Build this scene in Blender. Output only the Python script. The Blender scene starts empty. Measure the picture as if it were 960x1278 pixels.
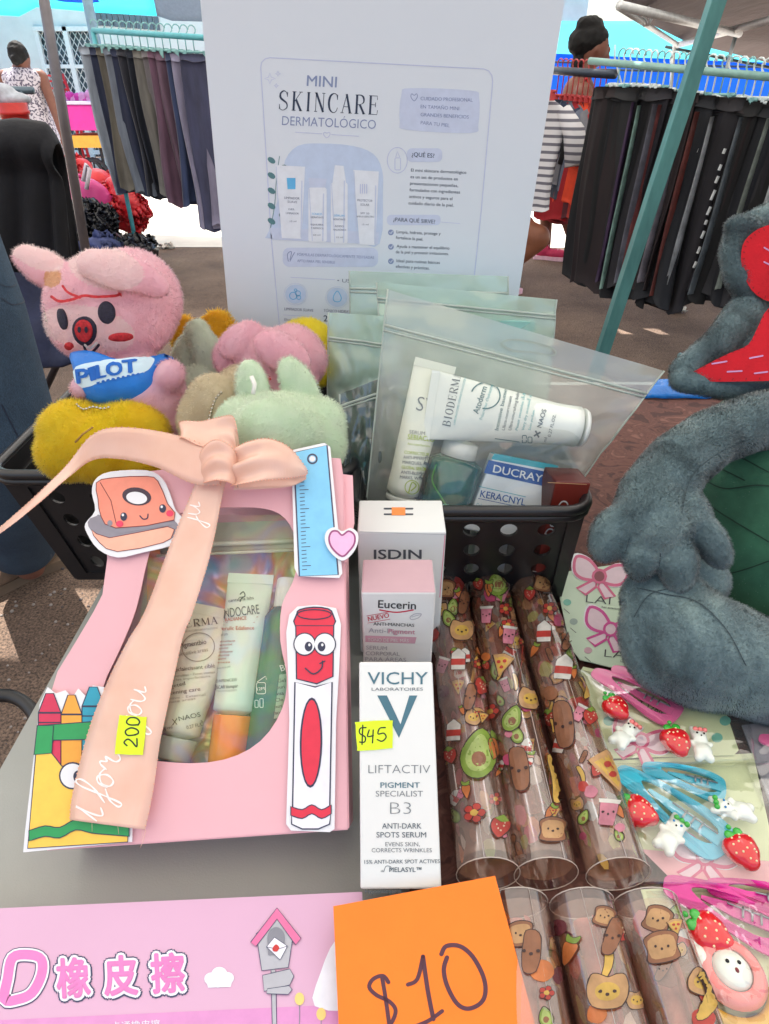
import bpy, bmesh, math, random
import numpy as np
from mathutils import Vector, Matrix, Quaternion, noise
from mathutils.bvhtree import BVHTree
from mathutils.geometry import tessellate_polygon

random.seed(7)
RNG = np.random.default_rng(7)
SC = bpy.context.scene
COL = SC.collection
R = math.radians

# ------------------------------------------------------------------ camera
F, CX, CY = 800.0, 480.0, 639.0
PITCH = R(33.7)
CAM = Vector((0.0, 0.0, 1.12))
SP, CP = math.sin(PITCH), math.cos(PITCH)
cam_data = bpy.data.cameras.new('camera')
cam = bpy.data.objects.new('camera', cam_data)
COL.objects.link(cam)
cam.location = CAM
cam.rotation_euler = (R(90) - PITCH, 0, 0)
cam_data.sensor_fit = 'VERTICAL'
cam_data.sensor_height = 24.0
cam_data.lens = 24.0 * F / 1278.0
cam_data.clip_start = 0.02
cam_data.clip_end = 500
SC.camera = cam

# ------------------------------------------------------------------ world, sun, exposure
SUN_EL, SUN_AZ = R(64), R(-28)          # azimuth measured from +Y towards +X
world = bpy.data.worlds.new('World')
SC.world = world
world.use_nodes = True
wn = world.node_tree
bg = wn.nodes['Background']
sky = wn.nodes.new('ShaderNodeTexSky')
sky.sky_type = 'NISHITA'
sky.sun_disc = False
sky.sun_elevation = SUN_EL
sky.sun_rotation = SUN_AZ
sky.air_density = 1.0
sky.dust_density = 3.5
sky.ozone_density = .4
wn.links.new(sky.outputs[0], bg.inputs[0])
bg.inputs[1].default_value = 0.13
sun_d = bpy.data.lights.new('sun', 'SUN')
sun_d.energy = 5.0
sun_d.angle = R(0.5)
sun_d.color = (1.0, 0.95, 0.88)
sun = bpy.data.objects.new('sun', sun_d)
COL.objects.link(sun)
sundir = Vector((math.sin(SUN_AZ) * math.cos(SUN_EL), math.cos(SUN_AZ) * math.cos(SUN_EL), math.sin(SUN_EL)))
sun.rotation_euler = sundir.to_track_quat('Z', 'Y').to_euler()
sun.location = sundir * 10
SC.view_settings.view_transform = 'Standard'
SC.view_settings.look = 'None'
SC.view_settings.exposure = 1.42
SC.view_settings.gamma = 1.0
SC.cycles.transparent_max_bounces = 32
SC.cycles.max_bounces = 10
SC.cycles.sample_clamp_indirect = 6.0

# ------------------------------------------------------------------ pixel rays (photo pixels, 960 x 1278)
def ray(px, py):
    u = (CY - py) / F
    return Vector(((px - CX) / F, CP + u * SP, -SP + u * CP))
def atd(px, py, t): return CAM + ray(px, py) * t
def atz(px, py, z):
    r = ray(px, py); return CAM + r * ((z - CAM.z) / r.z)
def aty(px, py, y):
    r = ray(px, py); return CAM + r * (y / r.y)
def proj(p):
    d = Vector(p) - CAM
    dep = d.y * CP - d.z * SP
    up = d.y * SP + d.z * CP
    return CX + F * d.x / dep, CY - F * up / dep

class Pl:
    """a plane standing in the scene"""
    def __init__(s, p, n):
        s.p = Vector(p); s.n = Vector(n).normalized()
        if (CAM - s.p).dot(s.n) < 0: s.n = -s.n
    def hit(s, px, py):
        r = ray(px, py)
        t = (s.p - CAM).dot(s.n) / r.dot(s.n)
        return CAM + r * t, s.n
    fine = 0
def pl3(a, b, c): return Pl(a, (b - a).cross(c - a))

class Sf:
    """a curved surface to print on"""
    def __init__(s, ob, fine=10, back=None):
        me = ob.data if hasattr(ob, 'data') else ob
        off = Vector((0, 0, 0))
        if hasattr(ob, 'data'):
            o = ob
            while o: off += o.location; o = o.parent
        vs = [v.co + off for v in me.vertices]
        s.b = BVHTree.FromPolygons(vs, [tuple(p.vertices) for p in me.polygons])
        s.fine = fine; s.last = back
    def hit(s, px, py):
        r = ray(px, py).normalized()
        loc, n, i, d = s.b.ray_cast(CAM, r)
        if loc is None:
            loc, n, i, d = s.b.find_nearest(s.last[0] if s.last else CAM + r * .5)
            if s.last:   # keep depth of the last good hit
                t = (s.last[0] - CAM).length
                q = CAM + r * t
                loc, n, i, d = s.b.find_nearest(q)
            if n.dot(r) > 0: n = -n
            return loc, n
        if n.dot(r) > 0: n = -n
        s.last = (loc, n)
        return loc, n

# ------------------------------------------------------------------ materials
MATS = {}
def nodes(name):
    m = bpy.data.materials.new(name); m.use_nodes = True
    nt = m.node_tree; b = nt.nodes['Principled BSDF']
    return m, nt, b
def rgb(c):
    """sRGB 0-255 -> linear"""
    if isinstance(c, str):
        c = tuple(int(c[i:i + 2], 16) for i in (0, 2, 4))
    o = []
    for v in c[:3]:
        v = v / 255.0
        o.append(v / 12.92 if v <= .04045 else ((v + .055) / 1.055) ** 2.4)
    return (*o, 1.0)
def noise_node(nt, scale, detail=4, rough=.6, coord='Object', vec_scale=None):
    tc = nt.nodes.new('ShaderNodeTexCoord'); n = nt.nodes.new('ShaderNodeTexNoise')
    n.inputs['Scale'].default_value = scale; n.inputs['Detail'].default_value = detail
    n.inputs['Roughness'].default_value = rough
    if vec_scale:
        mp = nt.nodes.new('ShaderNodeMapping'); mp.inputs['Scale'].default_value = vec_scale
        nt.links.new(tc.outputs[coord], mp.inputs[0]); nt.links.new(mp.outputs[0], n.inputs['Vector'])
    else:
        nt.links.new(tc.outputs[coord], n.inputs['Vector'])
    return n
def ramp(nt, src, stops):
    r = nt.nodes.new('ShaderNodeValToRGB')
    e = r.color_ramp.elements
    while len(e) < len(stops): e.new(.5)
    for i, (p, c) in enumerate(stops): e[i].position = p; e[i].color = c
    nt.links.new(src, r.inputs[0]); return r
def M(name, c=(128, 128, 128), rough=.6, metal=0, vary=.08, scale=30, bump=.0, bscale=200, coat=0, trans=0, spec=None,
      sheen=0, transl=0, c2=None, vec_scale=None, bdist=.002, sss=0):
    """plain procedural material: base colour with a little noise, fine bump"""
    if name in MATS: return MATS[name]
    m, nt, b = nodes(name)
    col = rgb(c); MATS[name] = m
    if vary or c2:
        n = noise_node(nt, scale, vec_scale=vec_scale)
        lo = rgb(c2) if c2 else tuple(max(0, x * (1 - vary)) for x in col[:3]) + (1,)
        hi = tuple(min(1, x * (1 + vary)) for x in col[:3]) + (1,)
        r = ramp(nt, n.outputs[0], [(.35, lo), (.65, hi)])
        nt.links.new(r.outputs[0], b.inputs['Base Color'])
    else: b.inputs['Base Color'].default_value = col
    b.inputs['Roughness'].default_value = rough
    b.inputs['Metallic'].default_value = metal
    if spec is not None: b.inputs['Specular IOR Level'].default_value = spec
    if coat: b.inputs['Coat Weight'].default_value = coat; b.inputs['Coat Roughness'].default_value = .08
    if trans: b.inputs['Transmission Weight'].default_value = trans
    if sheen: b.inputs['Sheen Weight'].default_value = sheen; b.inputs['Sheen Roughness'].default_value = .4
    if sss:
        b.inputs['Subsurface Weight'].default_value = sss
        b.inputs['Subsurface Radius'].default_value = (.01, .006, .004)
    if bump:
        n2 = noise_node(nt, bscale, 5, vec_scale=vec_scale); bp = nt.nodes.new('ShaderNodeBump')
        bp.inputs['Strength'].default_value = bump; bp.inputs['Distance'].default_value = bdist
        nt.links.new(n2.outputs[0], bp.inputs['Height']); nt.links.new(bp.outputs[0], b.inputs['Normal'])
    if transl:
        t = nt.nodes.new('ShaderNodeBsdfTranslucent'); mx = nt.nodes.new('ShaderNodeMixShader')
        t.inputs[0].default_value = tuple(min(1, x * 1.1) for x in col[:3]) + (1,)
        mx.inputs[0].default_value = transl
        out = nt.nodes['Material Output']
        nt.links.new(b.outputs[0], mx.inputs[1]); nt.links.new(t.outputs[0], mx.inputs[2]); nt.links.new(mx.outputs[0], out.inputs[0])
    return m
def ink(name, c=(90, 90, 90), rough=.55): return M('ink ' + name, c, rough, vary=.04, scale=120)
def film(name, c=(255, 255, 255), clear=.9, rough=.12, gloss=.25, bump=.3, bscale=18, gcol=None, bdist=.01):
    """thin plastic film: see-through, with a frosted share and glossy highlights"""
    if name in MATS: return MATS[name]
    m, nt, b = nodes(name); MATS[name] = m
    out = nt.nodes['Material Output']
    nt.nodes.remove(b)
    tr = nt.nodes.new('ShaderNodeBsdfTransparent'); gl = nt.nodes.new('ShaderNodeBsdfGlossy')
    df = nt.nodes.new('ShaderNodeBsdfDiffuse'); tl = nt.nodes.new('ShaderNodeBsdfTranslucent')
    c_ = rgb(c); tr.inputs[0].default_value = tuple(.88 + .12 * x for x in c_[:3]) + (1,)
    df.inputs[0].default_value = c_; tl.inputs[0].default_value = c_
    gl.inputs['Roughness'].default_value = rough
    a = nt.nodes.new('ShaderNodeMixShader'); a.inputs[0].default_value = .5
    nt.links.new(df.outputs[0], a.inputs[1]); nt.links.new(tl.outputs[0], a.inputs[2])
    b1 = nt.nodes.new('ShaderNodeMixShader'); b1.inputs[0].default_value = 1 - clear
    nt.links.new(tr.outputs[0], b1.inputs[1]); nt.links.new(a.outputs[0], b1.inputs[2])
    if gcol:
        gn = noise_node(nt, 30, 2, .5); gn.inputs['Distortion'].default_value = 1.2; gr_ = ramp(nt, gn.outputs[0], gcol); nt.links.new(gr_.outputs[0], gl.inputs[0])
    fr = nt.nodes.new('ShaderNodeLayerWeight'); fr.inputs[0].default_value = .5
    pw = nt.nodes.new('ShaderNodeMath'); pw.operation = 'POWER'; pw.inputs[1].default_value = 3.5; nt.links.new(fr.outputs['Facing'], pw.inputs[0])
    mt = nt.nodes.new('ShaderNodeMath'); mt.operation = 'MULTIPLY_ADD'
    mt.inputs[1].default_value = .75; mt.inputs[2].default_value = .02 + gloss * .25; mt.use_clamp = True
    nt.links.new(pw.outputs[0], mt.inputs[0])
    b2 = nt.nodes.new('ShaderNodeMixShader')
    nt.links.new(mt.outputs[0], b2.inputs[0]); nt.links.new(b1.outputs[0], b2.inputs[1]); nt.links.new(gl.outputs[0], b2.inputs[2])
    if bump:
        n = noise_node(nt, bscale, 2.5, .45); bp = nt.nodes.new('ShaderNodeBump')
        bp.inputs['Strength'].default_value = bump; bp.inputs['Distance'].default_value = bdist
        nt.links.new(n.outputs[0], bp.inputs['Height'])
        nt.links.new(bp.outputs[0], gl.inputs['Normal']); nt.links.new(bp.outputs[0], fr.inputs['Normal'])
    nt.links.new(b2.outputs[0], out.inputs[0])
    return m

# ------------------------------------------------------------------ objects
def tag(o, label=None, cat=None, group=None, kind=None):
    if label: o['label'] = label
    if cat: o['category'] = cat
    if group: o['group'] = group
    if kind: o['kind'] = kind
    return o
def thing(name, label, cat, loc=(0, 0, 0), group=None):
    o = bpy.data.objects.new(name, None); COL.objects.link(o)
    o.location = loc; o.empty_display_size = .02
    return tag(o, label, cat, group)
def origin_of(p):
    off = Vector((0, 0, 0))
    while p: off += p.location; p = p.parent
    return off

class MB:
    def __init__(s): s.v = []; s.f = []; s.mi = []; s.mats = []; s.sm = []
    def mat(s, m):
        if m not in s.mats: s.mats.append(m)
        return s.mats.index(m)
    def add(s, vs, fs, m, smooth=False):
        k = len(s.v); s.v.extend([Vector(v) for v in vs]); i = s.mat(m)
        for f in fs: s.f.append(tuple(a + k for a in f)); s.mi.append(i); s.sm.append(smooth)
    def box(s, c, size, m, rot=None, taper=1.0):
        c = Vector(c); x, y, z = [a / 2 for a in size]
        vs = [Vector((sx * x * (taper if sz > 0 else 1), sy * y * (taper if sz > 0 else 1), sz * z)) for sz in (-1, 1) for sy in (-1, 1) for sx in (-1, 1)]
        if rot is not None: vs = [rot @ v for v in vs]
        s.add([c + v for v in vs], [(0, 2, 3, 1), (4, 5, 7, 6), (0, 1, 5, 4), (2, 6, 7, 3), (0, 4, 6, 2), (1, 3, 7, 5)], m)
    def tube(s, pts, r, m, seg=8, cap=True, smooth=True, closed=False, flat=None):
        pts = [Vector(p) for p in pts]; n = len(pts)
        rs = r if hasattr(r, '__len__') else [r] * n
        prev = None; vs = []
        for i, p in enumerate(pts):
            if closed: d = pts[(i + 1) % n] - pts[i - 1]
            else: d = pts[min(i + 1, n - 1)] - pts[max(i - 1, 0)]
            d = d.normalized() if d.length > 1e-9 else Vector((0, 0, 1))
            if prev is None:
                a = d.orthogonal().normalized() if flat is None else (Vector(flat) - d * d.dot(Vector(flat))).normalized()
            else:
                a = (prev - d * d.dot(prev)); a = a.normalized() if a.length > 1e-6 else d.orthogonal().normalized()
            prev = a; b = d.cross(a)
            for k in range(seg):
                t = 2 * math.pi * k / seg
                vs.append(p + (a * math.cos(t) + b * math.sin(t)) * rs[i])
        fs = []
        for i in range(n - 1 + (1 if closed else 0)):
            j = (i + 1) % n
            for k in range(seg):
                k2 = (k + 1) % seg
                fs.append((i * seg + k, i * seg + k2, j * seg + k2, j * seg + k))
        if cap and not closed:
            fs.append(tuple(range(seg - 1, -1, -1))); fs.append(tuple((n - 1) * seg + k for k in range(seg)))
        s.add(vs, fs, m, smooth)
    def sphere(s, c, r, m, seg=10, rings=7, rot=None):
        c = Vector(c); r = Vector(r) if hasattr(r, '__len__') else Vector((r, r, r))
        vs = [Vector((0, 0, r.z))]
        for i in range(1, rings):
            a = math.pi * i / rings
            for k in range(seg):
                b = 2 * math.pi * k / seg
                vs.append(Vector((r.x * math.sin(a) * math.cos(b), r.y * math.sin(a) * math.sin(b), r.z * math.cos(a))))
        vs.append(Vector((0, 0, -r.z)))
        if rot is not None: vs = [rot @ v for v in vs]
        fs = [(0, 1 + k, 1 + (k + 1) % seg) for k in range(seg)]
        for i in range(rings - 2):
            o = 1 + i * seg
            for k in range(seg): fs.append((o + k, o + seg + k, o + seg + (k + 1) % seg, o + (k + 1) % seg))
        o = 1 + (rings - 2) * seg; e = len(vs) - 1
        fs += [(o + k, e, o + (k + 1) % seg) for k in range(seg)]
        s.add([c + v for v in vs], fs, m, True)
    def lathe(s, p, axis, prof, m, seg=20, smooth=True):
        """prof: [(dist along axis, radius)]"""
        ax = Vector(axis).normalized(); a = ax.orthogonal().normalized(); b = ax.cross(a); p = Vector(p)
        vs = [p + ax * h + (a * math.cos(2 * math.pi * k / seg) + b * math.sin(2 * math.pi * k / seg)) * r for h, r in prof for k in range(seg)]
        fs = [(i * seg + k, i * seg + (k + 1) % seg, (i + 1) * seg + (k + 1) % seg, (i + 1) * seg + k) for i in range(len(prof) - 1) for k in range(seg)]
        s.add(vs, fs, m, smooth)
    def prism(s, poly, n, thick, m, m2=None, smooth=False):
        """poly: 3-D points of a flat outline; solid of given thickness going along -n"""
        k = len(poly); n = Vector(n).normalized()
        back = [Vector(p) - n * thick for p in poly]
        nn = Vector((0, 0, 0))
        for i in range(k): nn += (Vector(poly[i]) - Vector(poly[0])).cross(Vector(poly[(i + 1) % k]) - Vector(poly[0]))
        order = list(range(k)) if nn.dot(n) > 0 else list(range(k))[::-1]
        s.add([poly[i] for i in order], [tuple(range(k))], m)
        s.add([back[i] for i in order], [tuple(range(k - 1, -1, -1))], m)
        vs = [poly[i] for i in order] + [back[i] for i in order]
        s.add(vs, [(i, k + i, k + (i + 1) % k, (i + 1) % k) for i in range(k)], m2 or m, smooth)
    def grid(s, rows, m, smooth=True, wrap=False):
        nr, nc = len(rows), len(rows[0])
        fs = [(i * nc + j, i * nc + (j + 1) % nc, (i + 1) * nc + (j + 1) % nc, (i + 1) * nc + j) for i in range(nr - 1) for j in range(nc if wrap else nc - 1)]
        s.add([p for r in rows for p in r], fs, m, smooth)
    def build(s, name, parent=None, label=None, cat=None, group=None, kind=None, origin=None, bevel=0, weld=False, solid=0, seg=2, subsurf=0):
        me = bpy.data.meshes.new(name)
        if parent is not None: off = origin_of(parent)
        elif origin is not None: off = Vector(origin)
        else:
            xs = [v.x for v in s.v]; ys = [v.y for v in s.v]
            off = Vector(((min(xs) + max(xs)) / 2, (min(ys) + max(ys)) / 2, min(v.z for v in s.v)))
        me.from_pydata([v - off for v in s.v], [], s.f)
        for m in s.mats: me.materials.append(m)
        me.polygons.foreach_set('material_index', s.mi)
        me.polygons.foreach_set('use_smooth', s.sm)
        me.update()
        o = bpy.data.objects.new(name, me); COL.objects.link(o)
        if parent is not None: o.parent = parent
        else: o.location = off
        if weld:
            w = o.modifiers.new('weld', 'WELD'); w.merge_threshold = 1e-5
        if solid:
            w = o.modifiers.new('solid', 'SOLIDIFY'); w.thickness = solid; w.offset = -1
        if bevel:
            w = o.modifiers.new('bevel', 'BEVEL'); w.width = bevel; w.segments = seg; w.limit_method = 'ANGLE'; w.angle_limit = R(40)
        if subsurf:
            w = o.modifiers.new('sub', 'SUBSURF'); w.levels = w.render_levels = subsurf
        return tag(o, label, cat, group, kind)

def dup(root, loc=None, label=None, rot=None):
    r = root.copy(); COL.objects.link(r)
    if loc is not None: r.location = loc
    if rot is not None: r.rotation_euler = rot
    if label: r['label'] = label
    for ch in list(root.children):
        c = ch.copy(); COL.objects.link(c); c.parent = r
        for g in ch.children:
            d = g.copy(); COL.objects.link(d); d.parent = c
    return r

# ------------------------------------------------------------------ 2-D helpers
def spline(pts, closed=True, n=5):
    k = len(pts); out = []
    rng = range(k) if closed else range(k - 1)
    g = (lambda i: pts[i % k]) if closed else (lambda i: pts[min(max(i, 0), k - 1)])
    for i in rng:
        p0, p1, p2, p3 = g(i - 1), g(i), g(i + 1), g(i + 2)
        for j in range(n):
            t = j / n
            out.append(tuple(.5 * (2 * b + (-a + c) * t + (2 * a - 5 * b + 4 * c - d) * t * t + (-a + 3 * b - 3 * c + d) * t ** 3) for a, b, c, d in zip(p0, p1, p2, p3)))
    if not closed: out.append(tuple(pts[-1]))
    return out
def ell(cx, cy, rx, ry, ang=0, n=24, a0=0, a1=360):
    ca, sa = math.cos(R(ang)), math.sin(R(ang)); o = []
    full = abs(a1 - a0) >= 360
    for i in range(n if full else n + 1):
        t = R(a0 + (a1 - a0) * i / n); x, y = rx * math.cos(t), ry * math.sin(t)
        o.append((cx + x * ca - y * sa, cy + x * sa + y * ca))
    return o
def rrect(x0, y0, x1, y1, r, n=4):
    o = []
    for cx, cy, a in ((x1 - r, y0 + r, -90), (x1 - r, y1 - r, 0), (x0 + r, y1 - r, 90), (x0 + r, y0 + r, 180)):
        for i in range(n + 1): t = R(a + 90 * i / n); o.append((cx + r * math.cos(t), cy + r * math.sin(t)))
    return o
def quad(q, pts):
    """unit coordinates -> pixel coordinates inside the pixel quadrilateral q (tl, tr, br, bl)"""
    tl, tr, br, bl = q; o = []
    for x, y in pts:
        o.append(tuple((tl[i] * (1 - x) + tr[i] * x) * (1 - y) + (bl[i] * (1 - x) + br[i] * x) * y for i in (0, 1)))
    return o

TEXT_CACHE = {}
def text_mesh(s, bold=0, res=3):
    k = (s, bold)
    if k in TEXT_CACHE: return TEXT_CACHE[k]
    cu = bpy.data.curves.new('t', 'FONT'); cu.body = s; cu.offset = bold; cu.resolution_u = res
    ob = bpy.data.objects.new('t', cu)
    me = bpy.data.meshes.new_from_object(ob)
    vs = [(v.co.x, v.co.y) for v in me.vertices]; fs = [tuple(p.vertices) for p in me.polygons]
    bpy.data.objects.remove(ob); bpy.data.curves.remove(cu); bpy.data.meshes.remove(me)
    TEXT_CACHE[k] = (vs, fs)
    return vs, fs

# serif letters drawn with thick and thin strokes: (points, width) in a unit box, y up
W_, T_ = .17, .05
SERIF = {
    'I': [([(.5, 0), (.5, 1)], W_), ([(.25, .02), (.75, .02)], T_), ([(.25, .98), (.75, .98)], T_)],
    'N': [([(.14, 0), (.14, 1)], T_), ([(.14, 1), (.86, 0)], W_), ([(.86, 0), (.86, 1)], T_), ([(0, .02), (.3, .02)], T_), ([(0, .98), (.2, .98)], T_), ([(.7, .98), (1, .98)], T_)],
    'K': [([(.2, 0), (.2, 1)], W_), ([(.2, .42), (.85, 1)], T_), ([(.4, .58), (.9, 0)], W_), ([(.02, .02), (.4, .02)], T_), ([(.02, .98), (.4, .98)], T_), ([(.66, .98), (1, .98)], T_), ([(.72, .02), (1.02, .02)], T_)],
    'A': [([(.5, 1), (.1, 0)], T_), ([(.48, 1), (.88, 0)], W_), ([(.24, .34), (.72, .34)], T_), ([(-.04, .02), (.26, .02)], T_), ([(.7, .02), (1.06, .02)], T_)],
    'E': [([(.22, 0), (.22, 1)], W_), ([(.05, .98), (.85, .98), (.87, .78)], T_), ([(.05, .02), (.88, .02), (.92, .24)], T_), ([(.22, .52), (.7, .52)], T_), ([(.7, .4), (.7, .64)], T_)],
    'R': [([(.2, 0), (.2, 1)], W_), (spline([(.05, .98), (.55, .98), (.82, .86), (.84, .62), (.55, .5), (.2, .5)], False, 4), [.05, .05, .06, .07, .09, .11, .13, .15, .15, .15, .14, .12, .1, .08, .06, .05, .05, .05, .05, .05, .05]), ([(.48, .5), (.92, 0)], W_), ([(.02, .02), (.4, .02)], T_), ([(.76, .02), (1.05, .02)], T_)],
    'B': [([(.2, 0), (.2, 1)], W_), (spline([(.05, .98), (.55, .98), (.78, .86), (.76, .64), (.5, .53), (.2, .53)], False, 3), [.05, .05, .05, .07, .1, .14, .15, .15, .12, .08, .06, .05, .05, .05, .05, .05]), (spline([(.4, .53), (.8, .44), (.88, .24), (.65, .03), (.05, .02)], False, 3), [.05, .07, .1, .14, .16, .16, .13, .1, .06, .05, .05, .05, .05])],
    'O': [([(x, y) for x, y in ell(.5, .5, .4, .49, n=20)] + [(.9, .5)], [.05 + .12 * abs(math.cos(2 * math.pi * i / 20)) for i in range(21)])],
    'D': [([(.2, 0), (.2, 1)], W_), (spline([(.05, .98), (.45, .97), (.8, .78), (.88, .5), (.8, .2), (.45, .03), (.05, .02)], False, 3), [.05, .05, .05, .06, .08, .11, .14, .16, .17, .17, .17, .16, .14, .11, .08, .06, .05, .05, .05])],
    'M': [([(.08, 0), (.12, 1)], T_), ([(.12, 1), (.5, .1)], W_), ([(.5, .08), (.86, 1)], T_), ([(.88, 1), (.92, 0)], W_), ([(-.04, .02), (.2, .02)], T_), ([(.76, .02), (1.06, .02)], T_)],
    'C': [(spline([(.9, .72), (.82, .92), (.55, 1), (.22, .85), (.1, .5), (.22, .15), (.55, 0), (.82, .08), (.93, .27)], False, 3), [.05, .05, .05, .05, .06, .06, .07, .1, .14, .16, .17, .17, .17, .17, .16, .14, .12, .09, .07, .06, .06, .05, .05, .05, .05]), ([(.9, .68), (.9, .95)], T_)],
    'S': [(spline([(.82, .76), (.72, .94), (.45, 1), (.18, .86), (.2, .64), (.5, .5), (.8, .36), (.84, .14), (.5, 0), (.2, .06), (.12, .26)], False, 3), [.05, .05, .06, .06, .06, .08, .1, .12, .13, .14, .15, .16, .17, .17, .16, .15, .14, .13, .12, .1, .09, .08, .07, .06, .06, .05, .05, .05, .05, .05, .05]), ([(.84, .7), (.84, .96)], T_), ([(.12, .04), (.12, .3)], T_)],
}

class Art:
    """flat print laid on a surface, drawn in photo pixels and stepped up a hair per layer"""
    def __init__(s, surf, lift=.00012, base=.00015):
        s.s = surf; s.mb = MB(); s.step = lift; s.base = base
    def _put(s, v2, fs, m, layer):
        off = s.base + s.step * layer; vs = []
        for p in v2:
            q, n = s.s.hit(p[0], p[1]); vs.append(q + n * off)
        # orient faces toward the camera
        out = []
        for f in fs:
            a = sum(v2[f[i]][0] * v2[f[(i + 1) % len(f)]][1] - v2[f[(i + 1) % len(f)]][0] * v2[f[i]][1] for i in range(len(f)))
            out.append(tuple(f) if a < 0 else tuple(reversed(f)))
        s.mb.add(vs, out, m)
    def poly(s, pts, m, layer=0):
        if not s.s.fine:
            s._put(pts, [tuple(range(len(pts)))], m, layer); return
        bm = bmesh.new()
        vs = [bm.verts.new((p[0], p[1], 0)) for p in pts]
        try: bm.faces.new(vs)
        except Exception: bm.free(); return
        bmesh.ops.triangulate(bm, faces=bm.faces[:])
        for _ in range(4):
            es = [e for e in bm.edges if e.calc_length() > s.s.fine]
            if not es: break
            bmesh.ops.subdivide_edges(bm, edges=es, cuts=1)
            bmesh.ops.triangulate(bm, faces=bm.faces[:])
        bm.verts.index_update()
        v2 = [(v.co.x, v.co.y) for v in bm.verts]; fs = [tuple(v.index for v in f.verts) for f in bm.faces]
        bm.free(); s._put(v2, fs, m, layer)
    def stroke(s, pts, w, m, layer=0, closed=False, cap=True):
        n = len(pts)
        if n < 2: return
        ws = w if hasattr(w, '__len__') else [w] * n
        L, Rr = [], []
        for i in range(n):
            a = pts[i - 1] if (i > 0 or closed) else pts[0]; b = pts[(i + 1) % n] if (i < n - 1 or closed) else pts[-1]
            dx, dy = b[0] - a[0], b[1] - a[1]; l = math.hypot(dx, dy) or 1
            nx, ny = -dy / l * ws[i] / 2, dx / l * ws[i] / 2
            L.append((pts[i][0] + nx, pts[i][1] + ny)); Rr.append((pts[i][0] - nx, pts[i][1] - ny))
        v2 = L + Rr; fs = []
        for i in range(n - (0 if closed else 1)):
            j = (i + 1) % n; fs.append((i, j, n + j, n + i))
        s._put(v2, fs, m, layer)
        if cap and not closed:
            for p, ww in ((pts[0], ws[0]), (pts[-1], ws[-1])):
                s._put(ell(p[0], p[1], ww / 2, ww / 2, n=8), [tuple(range(8))], m, layer + .3)
    def line(s, pts, w, m, layer=0, closed=False, n=4):
        s.stroke(spline(pts, closed, n), w, m, layer, closed)
    def shape(s, pts, fill, outline=None, w=2, layer=0, smooth=0):
        if smooth: pts = spline(pts, True, smooth)
        if fill: s.poly(pts, fill, layer)
        if outline: s.stroke(pts, w, outline, layer + .5, closed=True)
    def text(s, t, a, b, h, m, layer=1, bold=0, up=None, shear=0):
        vs, fs = text_mesh(t, min(bold, 0))
        if not vs: return
        if bold > 0:   # heavier strokes: the same glyphs again, nudged sideways
            k = bold * h * 1.1; l = math.hypot(b[0] - a[0], b[1] - a[1]); ex, ey = (b[0] - a[0]) / l, (b[1] - a[1]) / l
            for i, (du, dv) in enumerate(((-1, 0), (1, 0), (0, 1)) if h > 5 else ((-1, 0), (1, 0))):
                ox, oy = (ex * du - ey * dv) * k, (ey * du + ex * dv) * k
                s.text(t, (a[0] + ox, a[1] + oy), (b[0] + ox, b[1] + oy), h, m, layer + .05 * i, 0, up, shear)
            return
        x0 = min(v[0] for v in vs); x1 = max(v[0] for v in vs)
        dx, dy = b[0] - a[0], b[1] - a[1]; l = math.hypot(dx, dy)
        if up is None: ux, uy = dy / l, -dx / l
        else:
            k = math.hypot(*up); ux, uy = up[0] / k, up[1] / k
        v2 = []
        for x, y in vs:
            t_ = (x - x0) / (x1 - x0); hh = y / .727 * h
            v2.append((a[0] + dx * t_ + ux * hh + dx / l * shear * hh, a[1] + dy * t_ + uy * hh + dy / l * shear * hh))
        s._put(v2, fs, m, layer)
    def serif(s, t, a, b, h, m, layer=1, gap=.28, up=None, wk=1.0):
        n = len(t); wd = {'I': .6, 'M': 1.2}
        tot = sum(wd.get(c, 1) for c in t) + gap * (n - 1)
        dx, dy = b[0] - a[0], b[1] - a[1]; l = math.hypot(dx, dy); ex, ey = dx / l, dy / l
        ux, uy = up if up else (ey, -ex)
        x = 0; k = l / tot
        for c in t:
            cw = wd.get(c, 1)
            for pts, w in SERIF.get(c, []):
                q = [(a[0] + ex * (x + p[0] * cw) * k + ux * p[1] * h, a[1] + ey * (x + p[0] * cw) * k + uy * p[1] * h) for p in pts]
                ww = [v * k * 1.15 * wk for v in w] if hasattr(w, '__len__') else w * k * 1.15 * wk
                if hasattr(ww, '__len__') and len(ww) != len(q): ww = (list(ww) + [ww[-1]] * len(q))[:len(q)]
                s.stroke(q, ww, m, layer, cap=False)
            x += cw + gap
    def build(s, name='print', parent=None, **k): return s.mb.build(name, parent, **k)

# ------------------------------------------------------------------ blobs (plush, people) and fur
def blob(elems, voxel=.004, smooth=6, factor=.6):
    """union of ellipsoids / tapered capsules as one continuous surface"""
    mb = MB(); m = M('tmp')
    for e in elems:
        if e[0] == 'e':
            _, c, r = e[:3]; rot = e[3] if len(e) > 3 else None
            mb.sphere(c, r, m, 24, 16, rot)
        else:
            _, pts, rs = e
            mb.tube(pts, rs, m, 16)
            mb.sphere(pts[0], rs[0], m, 16, 10); mb.sphere(pts[-1], rs[-1], m, 16, 10)
    o = mb.build('tmp', origin=(0, 0, 0))
    md = o.modifiers.new('r', 'REMESH'); md.mode = 'VOXEL'; md.voxel_size = voxel; md.use_smooth_shade = True
    if smooth:
        ms = o.modifiers.new('s', 'SMOOTH'); ms.factor = factor; ms.iterations = smooth
    dg = bpy.context.evaluated_depsgraph_get()
    me = bpy.data.meshes.new_from_object(o.evaluated_get(dg))
    old = o.data; bpy.data.objects.remove(o); bpy.data.meshes.remove(old)
    return me
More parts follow.
